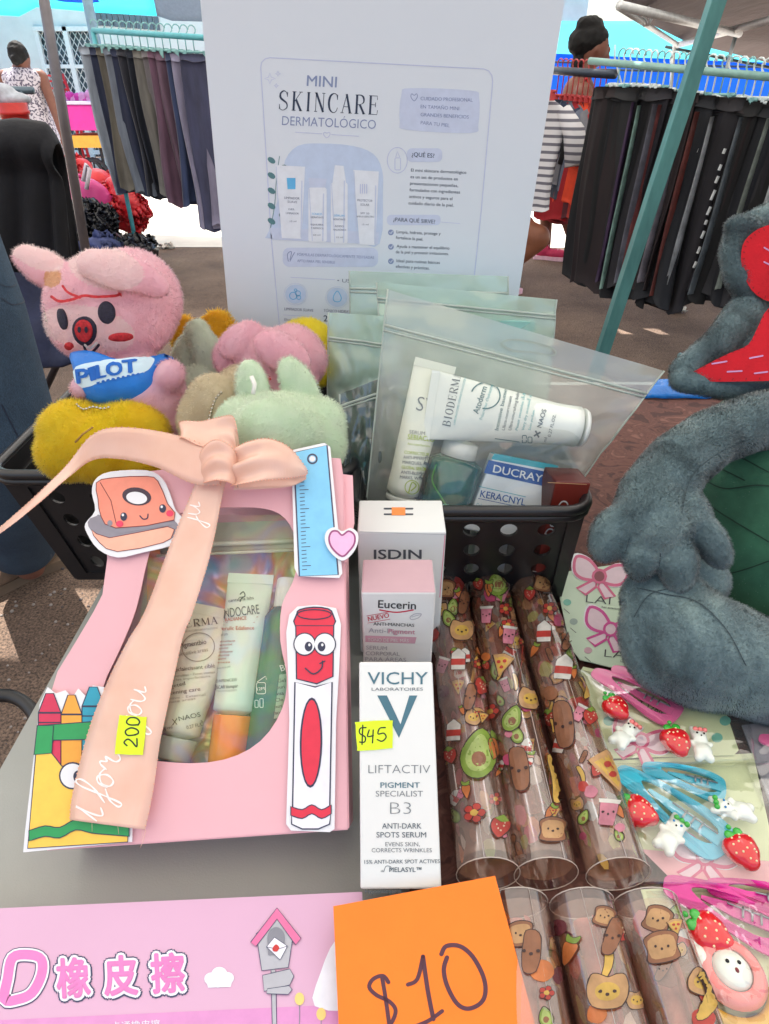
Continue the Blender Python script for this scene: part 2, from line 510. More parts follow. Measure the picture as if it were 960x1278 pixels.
def np_mesh(me):
    nv = len(me.vertices); v = np.empty(nv * 3); me.vertices.foreach_get('co', v); v = v.reshape(-1, 3)
    me.calc_loop_triangles(); nt = len(me.loop_triangles)
    t = np.empty(nt * 3, dtype=np.int32); me.loop_triangles.foreach_get('vertices', t); t = t.reshape(-1, 3)
    vn = np.empty(nv * 3); me.vertices.foreach_get('normal', vn); vn = vn.reshape(-1, 3)
    return v, t, vn
def in_poly(px, py, poly):
    inside = np.zeros(len(px), bool); n = len(poly)
    for i in range(n):
        x1, y1 = poly[i]; x2, y2 = poly[(i + 1) % n]
        if y1 == y2: continue
        c = ((y1 > py) != (y2 > py)) & (px < (x2 - x1) * (py - y1) / (y2 - y1) + x1)
        inside ^= c
    return inside
def finish_soft(me, name, mat_fn, fur_n, L, w, parent=None, origin=None, comb=(0, 0, -.5), rnd=.5, lean=.6, exclude=(), label=None, fur_mats=None, colorfn=None, kind=None, cat=None, group=None):
    """turn a blob mesh into one object, with short fibres grown on it. mat_fn: list of materials; colorfn(points)->material index"""
    v, t, vn = np_mesh(me)
    off = np.array(origin_of(parent)) if parent is not None else np.array(origin if origin is not None else (0, 0, 0))
    a, b, c = v[t[:, 0]], v[t[:, 1]], v[t[:, 2]]
    fn = np.cross(b - a, c - a); ar = np.linalg.norm(fn, axis=1); cum = np.cumsum(ar)
    allv = [v]; tri = [t]; nrm = [vn]
    cen = (a + b + c) / 3
    mi = [colorfn(cen) if colorfn else np.zeros(len(t), int)]
    if fur_n:
        # only where a camera anywhere near could see: skip nothing but the exclusion zones
        k = np.searchsorted(cum, RNG.random(fur_n) * cum[-1]); k = np.clip(k, 0, len(t) - 1)
        r1, r2 = RNG.random(fur_n), RNG.random(fur_n); s1 = np.sqrt(r1)
        w0, w1, w2 = 1 - s1, s1 * (1 - r2), s1 * r2
        P0 = a[k] * w0[:, None] + b[k] * w1[:, None] + c[k] * w2[:, None]
        N0 = vn[t[k, 0]] * w0[:, None] + vn[t[k, 1]] * w1[:, None] + vn[t[k, 2]] * w2[:, None]
        N0 /= np.linalg.norm(N0, axis=1)[:, None] + 1e-9
        if exclude:
            d = P0 - np.array(CAM); dep = d[:, 1] * CP - d[:, 2] * SP; up = d[:, 1] * SP + d[:, 2] * CP
            px = CX + F * d[:, 0] / dep; py = CY - F * up / dep
            facing = (N0 * -d).sum(1) > 0
            ex = np.zeros(len(px), bool)
            for q in exclude: ex |= in_poly(px, py, q)
            keep = ~(ex & facing); P0, N0, k = P0[keep], N0[keep], k[keep]
        n = len(P0)
        D = N0 * (1 - lean * .5) + np.array(comb) * lean + RNG.normal(0, rnd, (n, 3)) * .5
        # clumps: low frequency wobble
        ph = P0 / (L * 6)
        D += np.stack([np.sin(ph[:, 1] * 3.1 + ph[:, 2] * 1.7), np.sin(ph[:, 0] * 2.7 + 1), np.sin(ph[:, 0] * 1.9 + ph[:, 1] * 2.3)], 1) * .22
        D /= np.linalg.norm(D, axis=1)[:, None]
        dn = (D * N0).sum(1); D += N0 * np.clip(.22 - dn, 0, None)[:, None]
        T = np.cross(D, N0 + RNG.normal(0, .25, (n, 3))); T /= np.linalg.norm(T, axis=1)[:, None] + 1e-9
        LL = L * (.6 + .8 * RNG.random(n))[:, None]
        base = P0 - N0 * L * .08
        mid = base + D * LL * .55 + N0 * LL * .12
        tip = base + D * LL
        ww = w * (.6 + .8 * RNG.random(n))[:, None]
        V = np.stack([base - T * ww / 2, base + T * ww / 2, mid + T * ww * .35, mid - T * ww * .35, tip], 1).reshape(-1, 3)
        o = len(v); i0 = o + np.arange(n) * 5
        Tr = np.concatenate([np.stack([i0, i0 + 1, i0 + 2], 1), np.stack([i0, i0 + 2, i0 + 3], 1), np.stack([i0 + 3, i0 + 2, i0 + 4], 1)])
        NN = np.repeat(N0 * .8 + D * .35, 5, axis=0); NN /= np.linalg.norm(NN, axis=1)[:, None]
        allv.append(V); tri.append(Tr); nrm.append(NN)
        fm = colorfn(P0) if colorfn else np.zeros(n, int)
        mi.append(np.tile(fm, 3))
    V = np.concatenate(allv) - off; Tt = np.concatenate(tri); Nn = np.concatenate(nrm); MI = np.concatenate(mi)
    out = bpy.data.meshes.new(name)
    out.vertices.add(len(V)); out.vertices.foreach_set('co', V.ravel())
    out.loops.add(len(Tt) * 3); out.loops.foreach_set('vertex_index', Tt.ravel().astype(np.int32))
    out.polygons.add(len(Tt)); out.polygons.foreach_set('loop_start', (np.arange(len(Tt)) * 3).astype(np.int32))
    for m in mat_fn: out.materials.append(m)
    out.polygons.foreach_set('material_index', MI.astype(np.int32))
    out.polygons.foreach_set('use_smooth', np.ones(len(Tt), bool))
    out.update()
    if fur_n: out.normals_split_custom_set_from_vertices(Nn.tolist())
    o = bpy.data.objects.new(name, out); COL.objects.link(o)
    if parent is not None: o.parent = parent
    else: o.location = Vector(off)
    return tag(o, label, cat, group, kind)
def base_of(me):
    v, t, n = np_mesh(me); lo, hi = v.min(0), v.max(0)
    return Vector(((lo[0] + hi[0]) / 2, (lo[1] + hi[1]) / 2, lo[2]))
def sheet(name, pts_rows, m, thick=.001, parent=None, **k):
    mb = MB(); mb.grid(pts_rows, m); return mb.build(name, parent, solid=thick, **k)
# ================================================================== SETTING
def asphalt():
    m, nt, b = nodes('asphalt')
    n1 = noise_node(nt, 2.2, 6); n2 = noise_node(nt, 160, 3, .7); n3 = noise_node(nt, 38, 4, .7)
    r1 = ramp(nt, n1.outputs[0], [(.3, rgb((92, 74, 62))), (.7, rgb((134, 113, 97)))])
    r2 = ramp(nt, n2.outputs[0], [(.36, (.22, .22, .22, 1)), (.5, (.9, .88, .86, 1)), (.68, (1.5, 1.45, 1.4, 1))])
    r3 = ramp(nt, n3.outputs[0], [(.3, (.72, .72, .72, 1)), (.7, (1.15, 1.15, 1.15, 1))])
    mx = nt.nodes.new('ShaderNodeMix'); mx.data_type = 'RGBA'; mx.blend_type = 'MULTIPLY'; mx.inputs[0].default_value = 1
    nt.links.new(r1.outputs[0], mx.inputs[6]); nt.links.new(r2.outputs[0], mx.inputs[7])
    my = nt.nodes.new('ShaderNodeMix'); my.data_type = 'RGBA'; my.blend_type = 'MULTIPLY'; my.inputs[0].default_value = 1
    nt.links.new(mx.outputs[2], my.inputs[6]); nt.links.new(r3.outputs[0], my.inputs[7])
    nt.links.new(my.outputs[2], b.inputs['Base Color']); b.inputs['Roughness'].default_value = .9
    bp = nt.nodes.new('ShaderNodeBump'); bp.inputs['Distance'].default_value = .006; bp.inputs['Strength'].default_value = .8
    nt.links.new(n2.outputs[0], bp.inputs['Height']); nt.links.new(bp.outputs[0], b.inputs['Normal'])
    return m
g = MB(); g.add([(-200, -60, 0), (200, -60, 0), (200, 200, 0), (-200, 200, 0)], [(0, 1, 2, 3)], asphalt())
g.build('ground', kind='structure')
m_street = M('sunlit street', (196, 190, 180), .9, vary=.1, scale=3, bump=.4, bscale=60)  # road beyond the canopy shade; sun glare is put into its pale colour
g = MB(); g.add([(-60, 6.0, .004), (60, 5.2, .004), (60, 11.2, .004), (-60, 11.2, .004)], [(0, 1, 2, 3)], m_street)
g.build('street', kind='structure')
m_kerb = M('kerb concrete', (176, 172, 168), .9, vary=.1, scale=6)
g = MB(); g.box((0, 11.6, .06), (120, .8, .12), m_kerb); g.build('sidewalk', kind='structure', bevel=.01)
# gravel chips near the left table edge
gm = [M('grit a', (150, 140, 132), .9), M('grit b', (84, 76, 74), .9)]
g = MB()
for i in range(1500):
    x, y = random.uniform(-1.6, -.35), random.uniform(.2, 2.6)
    s = random.uniform(.0016, .0055)
    g.sphere((x, y, s * .3), (s, s * random.uniform(.7, 1.2), s * .7), gm[i % 2], 5, 4)
g.build('gravel', kind='stuff', label='small grit scattered on the asphalt')

# ---- canopy over this stall: a big blue tarp with seams, it shades the whole foreground
m_canopy = M('stall tarp', (216, 214, 206), .6, vary=.06, scale=3, transl=.4)
def tarp(name, x0, x1, y0, y1, zf, m, holes=(), label=None, n=16):
    xs = sorted(set([x0 + (x1 - x0) * i / n for i in range(n + 1)] + [h[i] for h in holes for i in (0, 1)]))
    ys = sorted(set([y0 + (y1 - y0) * i / n for i in range(n + 1)] + [h[i] for h in holes for i in (2, 3)]))
    vs = [(x, y - (.17 * x * max(0, (y - 4.2) / 2.5)), zf(x, y)) for y in ys for x in xs]; nx = len(xs); fs = []
    for j in range(len(ys) - 1):
        for i in range(nx - 1):
            cx, cy = (xs[i] + xs[i + 1]) / 2, (ys[j] + ys[j + 1]) / 2
            if any(h[0] < cx < h[1] and h[2] < cy < h[3] for h in holes): continue
            fs.append((j * nx + i, j * nx + i + 1, (j + 1) * nx + i + 1, (j + 1) * nx + i))
    mb = MB(); mb.add(vs, fs, m, True)
    return mb.build(name, label=label, cat='tarp')
sh = lambda x, y, z=2.5: (x + sundir.x / sundir.z * z, y + sundir.y / sundir.z * z)   # where the sun ray to a ground point crosses height z
a = sh(-.86, 1.13); b_ = sh(1.5, 3.47); c_ = sh(1.35, 2.72)
tarp('canopy_tarp', -3.6, 7.5, -1.5, 6.75, lambda x, y: 2.5 - .03 * min(3, abs(x) * .6) ** 2 + .03 * math.sin(x * 2.1 + y), m_canopy,
     holes=[(.78, .98, 1.2, 3.4), (-1.05, -.85, 1.2, 3.4), (a[0] - .25, a[0] + .42, a[1] - .09, a[1] + .16), (b_[0] - .22, b_[0] + .2, b_[1] - .05, b_[1] + .055), (c_[0] - .03, c_[0] + .04, c_[1] - .02, c_[1] + .02)],
     label='pale blue tarp stretched overhead shading the whole stall')

m_strip = M('white translucent strip', (250, 250, 246), .5, vary=.02, transl=.92)  # unseen bright strips, added so the sticker rolls catch streak highlights
for xs_ in ((.77, .99), (-1.06, -.84)):
    mb = MB(); mb.grid([[(x, y, 2.475 - .03 * min(3, abs(x) * .6) ** 2) for x in xs_] for y in np.linspace(1.15, 3.45, 8)], m_strip)
    mb.build('highlight_strip', label=('white see-through strip sewn into the tarp overhead at the ' + ('right' if xs_[0] > 0 else 'left')), cat='tarp')

# ---- white wall with a lattice gate across the street
m_white = M('white wall paint', (226, 228, 226), .8, vary=.05, scale=4, bump=.3, bscale=20)
m_wbar = M('white painted iron', (232, 234, 234), .5, vary=.04)
m_pane = M('grey window glass', (96, 112, 122), .25, vary=.25, scale=1.5)
WY = 12.0
b = thing('house_wall', 'white rendered wall with lattice gate across the street on the left', 'wall', (-5, WY, 0))
mb = MB()
w0, w1, wt = -9.6, 3.0, 2.62
gl, gr = aty(42, 33, WY).x, aty(119, 42, WY).x
gt, gb = aty(60, 33, WY).z, .12
mb.box(((w0 + gl) / 2, WY + .1, wt / 2), (gl - w0, .2, wt), m_white)
mb.box(((gr + w1) / 2, WY + .1, wt / 2), (w1 - gr, .2, wt), m_white)
mb.box(((gl + gr) / 2, WY + .1, (gt + wt) / 2), (gr - gl, .2, wt - gt), m_white)
mb.build('wall', b)
mb = MB(); mb.box(((w0 + w1) / 2, WY + .05, wt + .05), (w1 - w0, .4, .1), M('coping grey', (170, 176, 178), .8)); mb.build('coping', b, bevel=.01)
mb = MB(); mb.box(((gl + gr) / 2, WY + .16, (gt + gb) / 2), (gr - gl, .02, gt - gb), m_pane); mb.build('pane', b)
gx = (gl + gr) / 2 + .02
for i, (c, s) in enumerate([((gl + .03, WY - .02, (gt + gb) / 2), (.06, .06, gt - gb)), ((gr - .03, WY - .02, (gt + gb) / 2), (.06, .06, gt - gb)),
                            ((gx, WY - .025, (gt + gb) / 2), (.07, .07, gt - gb)), (((gl + gr) / 2, WY - .03, gt - .03), (gr - gl, .06, .06)),
                            (((gl + gr) / 2, WY - .03, aty(80, 83, WY).z), (gr - gl, .05, .05)), (((gl + gr) / 2, WY - .03, .2), (gr - gl, .05, .06))]):
    mb = MB(); mb.box(c, s, m_wbar); mb.build('gate_bar', b, bevel=.004)
mb = MB(); k = .085
x = gl - 2.2
while x < gr:
    for sg in (1, -1):
        z0, z1 = gb, gt
        xa, xb = (x, x + (z1 - z0) * .62) if sg > 0 else (x + (z1 - z0) * .62, x)
        # clip the bar to the gate opening
        pts = []
        for t in np.linspace(0, 1, 60):
            px = xa + (xb - xa) * t
            if gl < px < gr: pts.append((px, WY + .02 + .012 * sg, z0 + (z1 - z0) * t))
        if len(pts) > 2: mb.tube([pts[0], pts[-1]], .0075, m_wbar, 4)
    x += k
mb.build('lattice', b, kind='stuff')
# ribbed vents above the gate and a row of openings
for i in range(11):
    c = aty(124 + i * 7.2, 23.5 + i * .6, WY); mb = MB(); mb.box((c.x, WY - .01, c.z), (.07, .04, .16), M('vent grey', (104, 116, 126), .7)); mb.build('vent_opening', b)

# ---- corrugated metal sheet on the far left
m_cor = M('corrugated zinc', (150, 164, 174), .45, .5, vary=.12, scale=6)
c = thing('corrugated_fence', 'horizontally ribbed grey metal fence at the far left behind the woman', 'fence', (-6.8, 10.4, 0))
for i in range(11):
    z = .05 + i * .155
    mb = MB(); rows = []
    for j in range(6):
        t = j / 5; rows.append([(-9.0, 10.4 - .045 * math.sin(t * math.pi), z + t * .15), (-5.48, 10.4 - .045 * math.sin(t * math.pi), z + t * .15)])
    mb.grid(rows, m_cor, True); mb.build('panel', c, solid=.004)
mb = MB(); mb.box((-5.44, 10.42, .95), (.07, .07, 1.9), M('zinc post', (120, 128, 134), .5, .5)); mb.build('post', c)

# ---- distant tarps
m_cyan = M('cyan tarp', (120, 226, 236), .6, vary=.05, scale=2, transl=.75)
m_blue = M('blue tarp', (24, 128, 222), .5, vary=.1, scale=3, transl=.5, bump=.5, bscale=3, bdist=.05)
m_bluew = M('blue sunshade', (60, 130, 225), .5, vary=.05, transl=.6)
def loft(name, A, B, m, label, n=10, sag=.03, cat='tarp', group=None, thick=.004):
    """sheet between two polylines of world points"""
    rows = []
    for i in range(n + 1):
        t = i / n; rows.append([a.lerp(b, t) - Vector((0, 0, sag * math.sin(t * math.pi) * (1 + .5 * math.sin(j * 1.7)))) for j, (a, b) in enumerate(zip(A, B))])
    mb = MB(); mb.grid(rows, m); return mb.build(name, label=label, cat=cat, group=group, solid=thick)
def dens(pts, n=5):
    out = []
    for i in range(len(pts) - 1):
        for j in range(n): out.append(pts[i].lerp(pts[i + 1], j / n))
    return out + [pts[-1]]
A = dens([aty(x, y, 10.9) for x, y in ((-90, 16), (0, 19), (24, 20.5), (46, 9), (126, 16), (196, 20))])
Bk = [Vector((p.x * .9, 9.9, p.z + 1.0)) for p in A]
loft('canopy_tarp', A, Bk, m_cyan, 'bright cyan tarp hanging in the top left corner over the street')
A = dens([aty(x, y, 10.6) for x, y in ((196, 20), (215, 26), (250, 27), (330, 22))])
Bk = [Vector((p.x * .95, 9.9, p.z + .8)) for p in A]
loft('canopy_tarp', A, Bk, M('grey tarp', (128, 142, 160), .7, transl=.2), 'grey tarp flap above the left trouser rack beside the board')
cc = aty(96, -6, 9.6)
mb = MB(); mb.lathe(cc + Vector((0, 0, .12)), (0, 0, -1), [(0, .005), (.05, .12), (.12, .2), (.17, .24)], m_bluew, 16); mb.build('sunshade', label='small round blue sunshade edge at the top left above the gate', cat='umbrella', solid=.004)
# right: blue tarp wall, pale cyan tarp above
A = dens([aty(x, y, 9.2) for x, y in ((560, 68), (700, 67), (800, 72), (900, 76), (1010, 80))], 4)
Bk = [Vector((p.x, 9.2, .25)) for p in A]
loft('tarp_wall', A, Bk, m_blue, 'strong blue tarp wall behind the woman and the tee shirt rail', sag=0)
A = dens([aty(x, y, 9.5) for x, y in ((560, 72), (700, 72), (800, 76), (900, 80), (1010, 84))], 4)
Bk = [aty(x, y, 11.5) for x, y in [(proj(p)[0] , 26) for p in A]]
loft('canopy_tarp', A, Bk, m_cyan, 'pale cyan tarp roof behind the woman, bleached by the sun')
mb = MB()
for i in range(2):
    mb.tube([aty(600, 75 + i * 8, 9.1), aty(960, 84 + i * 8, 9.1)], .012, M('dark rope', (40, 60, 90), .8), 5)
mb.build('rope', label='dark ropes strung along the top of the blue tarp wall', cat='rope')
# brown canopy at top right with white frame
m_brown = M('brown canvas', (96, 84, 84), .85, vary=.12, scale=2.5, transl=.06, bump=.4, bscale=4, bdist=.05)
A = dens([aty(772, -6, 4.1), aty(800, 24, 4.9), aty(858, 53, 5.9), aty(915, 67, 6.1), aty(965, 80, 6.2), aty(1100, 96, 6.3)], 4)
Bk = [Vector((p.x + 1.0, p.y - 2.6, 2.38)) for p in A]
loft('market_canopy', A, Bk, m_brown, 'dull brown canvas canopy at the top right corner', sag=.06, cat='canopy')
m_wh = M('frame white', (214, 216, 216), .4, .3)
fr = thing('tent_truss', 'white tubular truss under the brown canvas canopy', 'frame', aty(860, 55, 5.8) - Vector((0, 0, 1.4)))
for p, q, r_ in (((775, 0, 4.1), (848, 50, 5.8), .016), ((846, 50, 5.8), (975, 12, 3.9), .02), ((775, -4, 3.6), (925, 34, 4.6), .02), ((922, 30, 4.7), (908, 80, 5.6), .012), ((843, 50, 5.8), (835, 150, 5.7), .014), ((832, 52, 5.82), (1010, 88, 5.9), .01)):
    mb = MB(); mb.tube([aty(p[0], p[1], p[2]) - Vector((0, 0, .03)), aty(q[0], q[1], q[2]) - Vector((0, 0, .03))], r_, m_wh if r_ > .013 else M('frame dark', (70, 90, 96), .5), 8); mb.build('bar', fr)
mb = MB()
for k in range(4):
    x = 800 + k * 4; pts = [aty(x + 4 * math.sin(j * 1.3 + k), -3 + j * 6, 4.6) for j in range(7)]
    mb.tube(pts, .006, m_wh, 5)
mb.build('ribbon_knot', label='knotted white cord dangling from the brown canopy edge', cat='cord')

# ---- poles
m_teal = M('teal painted steel', (74, 124, 122), .45, .3, vary=.2, scale=9, c2=(54, 100, 100), vec_scale=(1, 1, .3))
m_grey = M('grey pole steel', (112, 108, 112), .4, .5, vary=.15, scale=8)
def pole(name, top, bot, r, m, label, cat='pole', sq=False, top_ext=.9):
    d = (top - bot).normalized(); mb = MB()
    top = top + d * top_ext; bot = bot - d * (bot.z / d.z)
    o = thing(name, label, cat, bot)
    if sq: mb.tube([bot + d * .02, top], r, m, 4, smooth=False)
    else: mb.tube([bot + d * .02, top], r, m, 12)
    mb.build('post', o, bevel=.003 if sq else 0)
    mb = MB(); mb.box(bot + Vector((0, 0, .006)), (.1, .1, .012), m); mb.build('foot', o)
    return o
pole('tent_pole', aty(895, 0, 2.62), aty(755, 430, 2.62), .034, m_teal, 'teal green square pole leaning in front of the black trouser rack', sq=True)
pole('tent_pole', aty(55, 0, 3.9), aty(108, 318, 3.9), .026, m_grey, 'brownish grey tent pole at the left in front of the pink cart', top_ext=.7)
pole('tent_pole', aty(108, -5, 5.6), aty(121, 60, 5.6), .035, M('bluish pole', (120, 150, 170), .5, .4), 'pale blue grey post at the left end of the left trouser rack', top_ext=.8)

# ---- fuchsia cart, hand truck
m_fuch = M('fuchsia cloth', (214, 50, 150), .6, vary=.12, scale=5, bump=.4, bscale=8, bdist=.02)
m_yel = M('yellow paint', (222, 168, 60), .5)
m_dk = M('dark metal', (50, 46, 50), .5, .4)
ct = thing('market_cart', 'market cart with fuchsia cloth sides and yellow shelf at left', 'cart', (-4.2, 9, 0))
a, b2 = aty(56, 131, 9), aty(126, 133, 9); lo = aty(60, 163, 9).z
mb = MB(); mb.box(((a.x + b2.x) / 2, 9.35, (a.z + lo) / 2), (b2.x - a.x, .7, a.z - lo), m_fuch); mb.build('cloth_side', ct, bevel=.02)
mb = MB(); mb.box(((a.x + b2.x) / 2, 9.35, a.z + .02), (b2.x - a.x + .04, .74, .03), M('pale rim', (214, 196, 220), .6)); mb.build('rim', ct)
mb = MB(); mb.box(((a.x + b2.x) / 2 + .1, 9.35, lo - .12), (b2.x - a.x - .1, .6, .13), m_yel); mb.build('shelf', ct)
for x in (a.x + .25, b2.x - .15):
    mb = MB(); mb.tube([(x, 9.1, lo - .1), (x, 9.1, .02)], .02, m_dk, 6); mb.build('leg', ct)
for x in (a.x + .42, b2.x - .3):
    mb = MB(); mb.tube([Vector((x, 9.02, .2)) + Vector((.15 * math.cos(t), 0, .15 * math.sin(t))) for t in np.linspace(0, 6.28, 17)[:-1]], .025, m_dk, 6, closed=True); mb.tube([(x - .14, 9.02, .2), (x + .14, 9.02, .2)], .01, m_dk, 5); mb.tube([(x, 9.02, .06), (x, 9.02, .34)], .01, m_dk, 5); mb.build('wheel', ct)
m_red = M('red enamel', (196, 26, 40), .4, vary=.08)
h = thing('hand_truck', 'red hand truck leaning behind the fuchsia cart', 'hand truck', (-4.3, 9.9, 0))
for p, q in (((66, 82), (84, 122)), ((78, 92), (92, 130))):
    mb = MB(); mb.tube([aty(*p, 9.9), aty(*q, 9.9)] + [Vector((aty(*q, 9.9).x + .1, 9.8, .05))], .02, m_red, 6); mb.build('rail', h)
for y in (94, 101, 110):
    mb = MB(); mb.tube([aty(60 + (y - 94) * .3, y, 9.9), aty(80 + (y - 94) * .3, y + 2, 9.9)], .014, m_red, 6); mb.build('crossbar', h)
mb = MB()
for i in range(16):
    p = aty(78 + i % 8 * 5, 118 + random.random() * 12, 9.4); mb.sphere(p, (.07, .06, .06), M('pink foam', (226, 150, 190), .6) if i % 2 else m_fuch, 7, 5)
mb.build('candy_bags', label='heap of small pink bags on the fuchsia cart', cat='bags')

# ================================================================== CLOTHES RACKS
def cloth_slab(top, L, w, th, ang, m, sway=(0, 0), fold=.006, taper=1.0, split=0, prof=None, nz=14, nr=22, seed=0, mats=None):
    """hanging garment: a closed folded slab, broad side along ang (radians from +X)"""
    rr = random.Random(seed); d = Vector((math.cos(ang), math.sin(ang), 0)); e = Vector((-math.sin(ang), math.cos(ang), 0))
    ph = [rr.uniform(0, 6.28) for _ in range(6)]; rows = []
    for i in range(nz + 1):
        t = i / nz; c = top + Vector((sway[0] * t, sway[1] * t, -L * t)); wk = (prof(t) if prof else 1 + (taper - 1) * t) * w / 2
        row = []
        for k in range(nr):
            a = 2 * math.pi * k / nr; x = math.cos(a); y = math.sin(a)
            x = math.copysign(abs(x) ** .7, x)
            f = fold * (.4 + t) * (math.sin(x * 7 + ph[0] + t * 1.2) + .6 * math.sin(x * 13 + ph[1] - t) )
            g_ = fold * 1.5 * t * math.sin(t * 5 + ph[2])
            zz = fold * 1.5 * math.sin(x * 4 + ph[3]) * t
            row.append(c + d * (x * wk + g_) + e * (y * th / 2 * (.6 + .6 * t) + f) + Vector((0, 0, zz)))
        rows.append(row)
    mb = MB(); mb.grid(rows, m, True, wrap=True)
    k = len(mb.v); mb.v += []; mb.f.append(tuple(range(nr))); mb.mi.append(0); mb.sm.append(False)
    mb.f.append(tuple(range(nz * nr + nr - 1, nz * nr - 1, -1))); mb.mi.append(0); mb.sm.append(False)
    return mb
m_hang = M('clear teal plastic', (150, 205, 205), .25, vary=.05, trans=.3)
m_hangw = M('white plastic', (214, 224, 224), .35)
def clip_hanger(p, rail_z, ang, w, m, label, group):
    mb = MB(); d = Vector((math.cos(ang), math.sin(ang), 0))
    mb.tube([p - d * w / 2, p + d * w / 2], .006, m, 6)
    for s in (-1, 1): mb.box(p + d * (w / 2 - .02) * s - Vector((0, 0, .015)), (.022, .016, .045), m)
    hk = [p, p + Vector((0, 0, (rail_z - p.z) * .8))]
    for t in np.linspace(-.5, math.pi, 7): hk.append(Vector((p.x, p.y, rail_z + .002)) + d * (.022 * math.cos(t)) + Vector((0, 0, .022 * math.sin(t) + .012)))
    mb.tube(hk, .0035, m, 5)
    mb.build('clip_hanger', label=label, cat='hanger', group=group)
def rack(name, a, b, m, label, legs=(0, 1), r=.016):
    o = thing(name, label, 'rack', Vector((a.x, a.y, 0)))
    mb = MB(); mb.tube([a, b], r, m, 10); mb.build('rail', o)
    if legs:
        for p in [a.lerp(b, t_) for t_ in legs]:
            mb = MB(); mb.tube([p, (p.x, p.y, .02)], r, m, 8); mb.build('post', o)
            mb = MB(); mb.tube([(p.x, p.y - .3, .02), (p.x, p.y + .3, .02)], r, m, 8); mb.build('foot', o)
    return o
# left rack
m_trail = M('turquoise rail', (92, 178, 190), .4, vary=.08)
LA, LB = aty(116, 38, 5.0), aty(300, 50, 4.55)
rack('clothes_rack', LA, LB, m_trail, 'turquoise clothes rail with hanging trousers left of the board', r=.016)
lefts = [((146, 156, 170), .24, 'light grey', 241), ((34, 42, 66), .2, 'dark navy', 0), ((92, 88, 80), .2, 'brown grey', 238), ((98, 106, 118), .2, 'slate grey', 240),
         ((28, 36, 60), .2, 'midnight blue', 0), ((36, 38, 48), .22, 'charcoal', 0), ((24, 30, 44), .2, 'black', 237), ((94, 92, 88), .2, 'taupe', 238),
         ((112, 108, 112), .18, 'ash grey', 242), ((84, 58, 76), .2, 'plum checked', 250), ((92, 70, 86), .2, 'mauve checked', 254), ((40, 52, 84), .18, 'blue checked', 256),
         ((120, 116, 138), .2, 'pale lilac striped', 276), ((60, 62, 88), .2, 'dusk blue striped', 284)]
n = len(lefts)
for i, (c, w, nm, by) in enumerate(lefts):
    t = (i + .35) / (n + 5.2); p = LA.lerp(LB, t); px = proj(p)[0]
    top = p - Vector((0, .0, .085)); yb = by or 236 + i
    # length from where the hem is seen
    bot = aty(px + 14, yb, p.y).z
    mm = M('trouser cloth ' + nm, c, .85, vary=.25, scale=14, bump=.3, bscale=300, vec_scale=(1, 1, .25), sheen=.2)
    an_ = R(30 + random.uniform(-16, 16)); mb = cloth_slab(top, top.z - bot + random.uniform(-.05, .03), w, .04, an_, mm, sway=(random.uniform(-.02, .03), random.uniform(-.05, .05)), fold=.013, taper=random.uniform(.95, 1.2), seed=i)
    tr_ = mb.build('hanging_trousers', label=f'{nm} trousers hanging on the turquoise rail left of the board', cat='trousers', group='trousers on the left rail')
    cloth_slab(top + Vector((0, 0, .002)), .035, w * 1.02, .048, an_, mm, fold=.004, seed=i, nz=2).build('waistband', tr_)
    clip_hanger(top + Vector((0, 0, .012)), p.z + .02, R(28), .16, m_hang, 'turquoise clip hangers crowded along the left clothes rail', 'clip hangers on the left rail')
# right rack
RA, RB = aty(736, 76, 3.45), aty(1075, 106, 2.55)
rack('clothes_rack', RA.lerp(RB, .0), RB, M('pale green rail', (128, 168, 160), .4, vary=.1), 'pale green clothes rail loaded with black trousers on the right', r=.014, legs=(.8, 1))
dark = [(14, 14, 18), (20, 18, 26), (10, 11, 14), (30, 28, 33), (16, 16, 20), (26, 15, 18), (34, 34, 38), (12, 15, 22)]
hem = lambda px: np.interp(px, [690, 705, 745, 780, 830, 870, 960, 1060], [338, 350, 371, 372, 385, 396, 372, 360])
desc = ['plain black', 'faded black', 'jet black', 'charcoal', 'black washed', 'dark maroon', 'dark grey', 'blue black']
extra = {2: (50, 30, 60), 3: (100, 128, 120), 5: (70, 70, 80), 6: (90, 40, 40), 11: (80, 30, 24), 17: (70, 78, 84), 9: (92, 88, 96), 13: (120, 124, 128), 20: (96, 104, 98), 23: (150, 156, 158), 26: (130, 150, 150)}
ORD = 'first second third fourth fifth sixth seventh eighth ninth tenth eleventh twelfth thirteenth fourteenth fifteenth sixteenth seventeenth eighteenth nineteenth twentieth twenty-first twenty-second twenty-third twenty-fourth twenty-fifth twenty-sixth twenty-seventh twenty-eighth twenty-ninth thirtieth'.split()
n = 30
m_stripe = M('white side stripe', (196, 200, 200), .7); m_orng = M('rust patch', (150, 44, 30), .8)
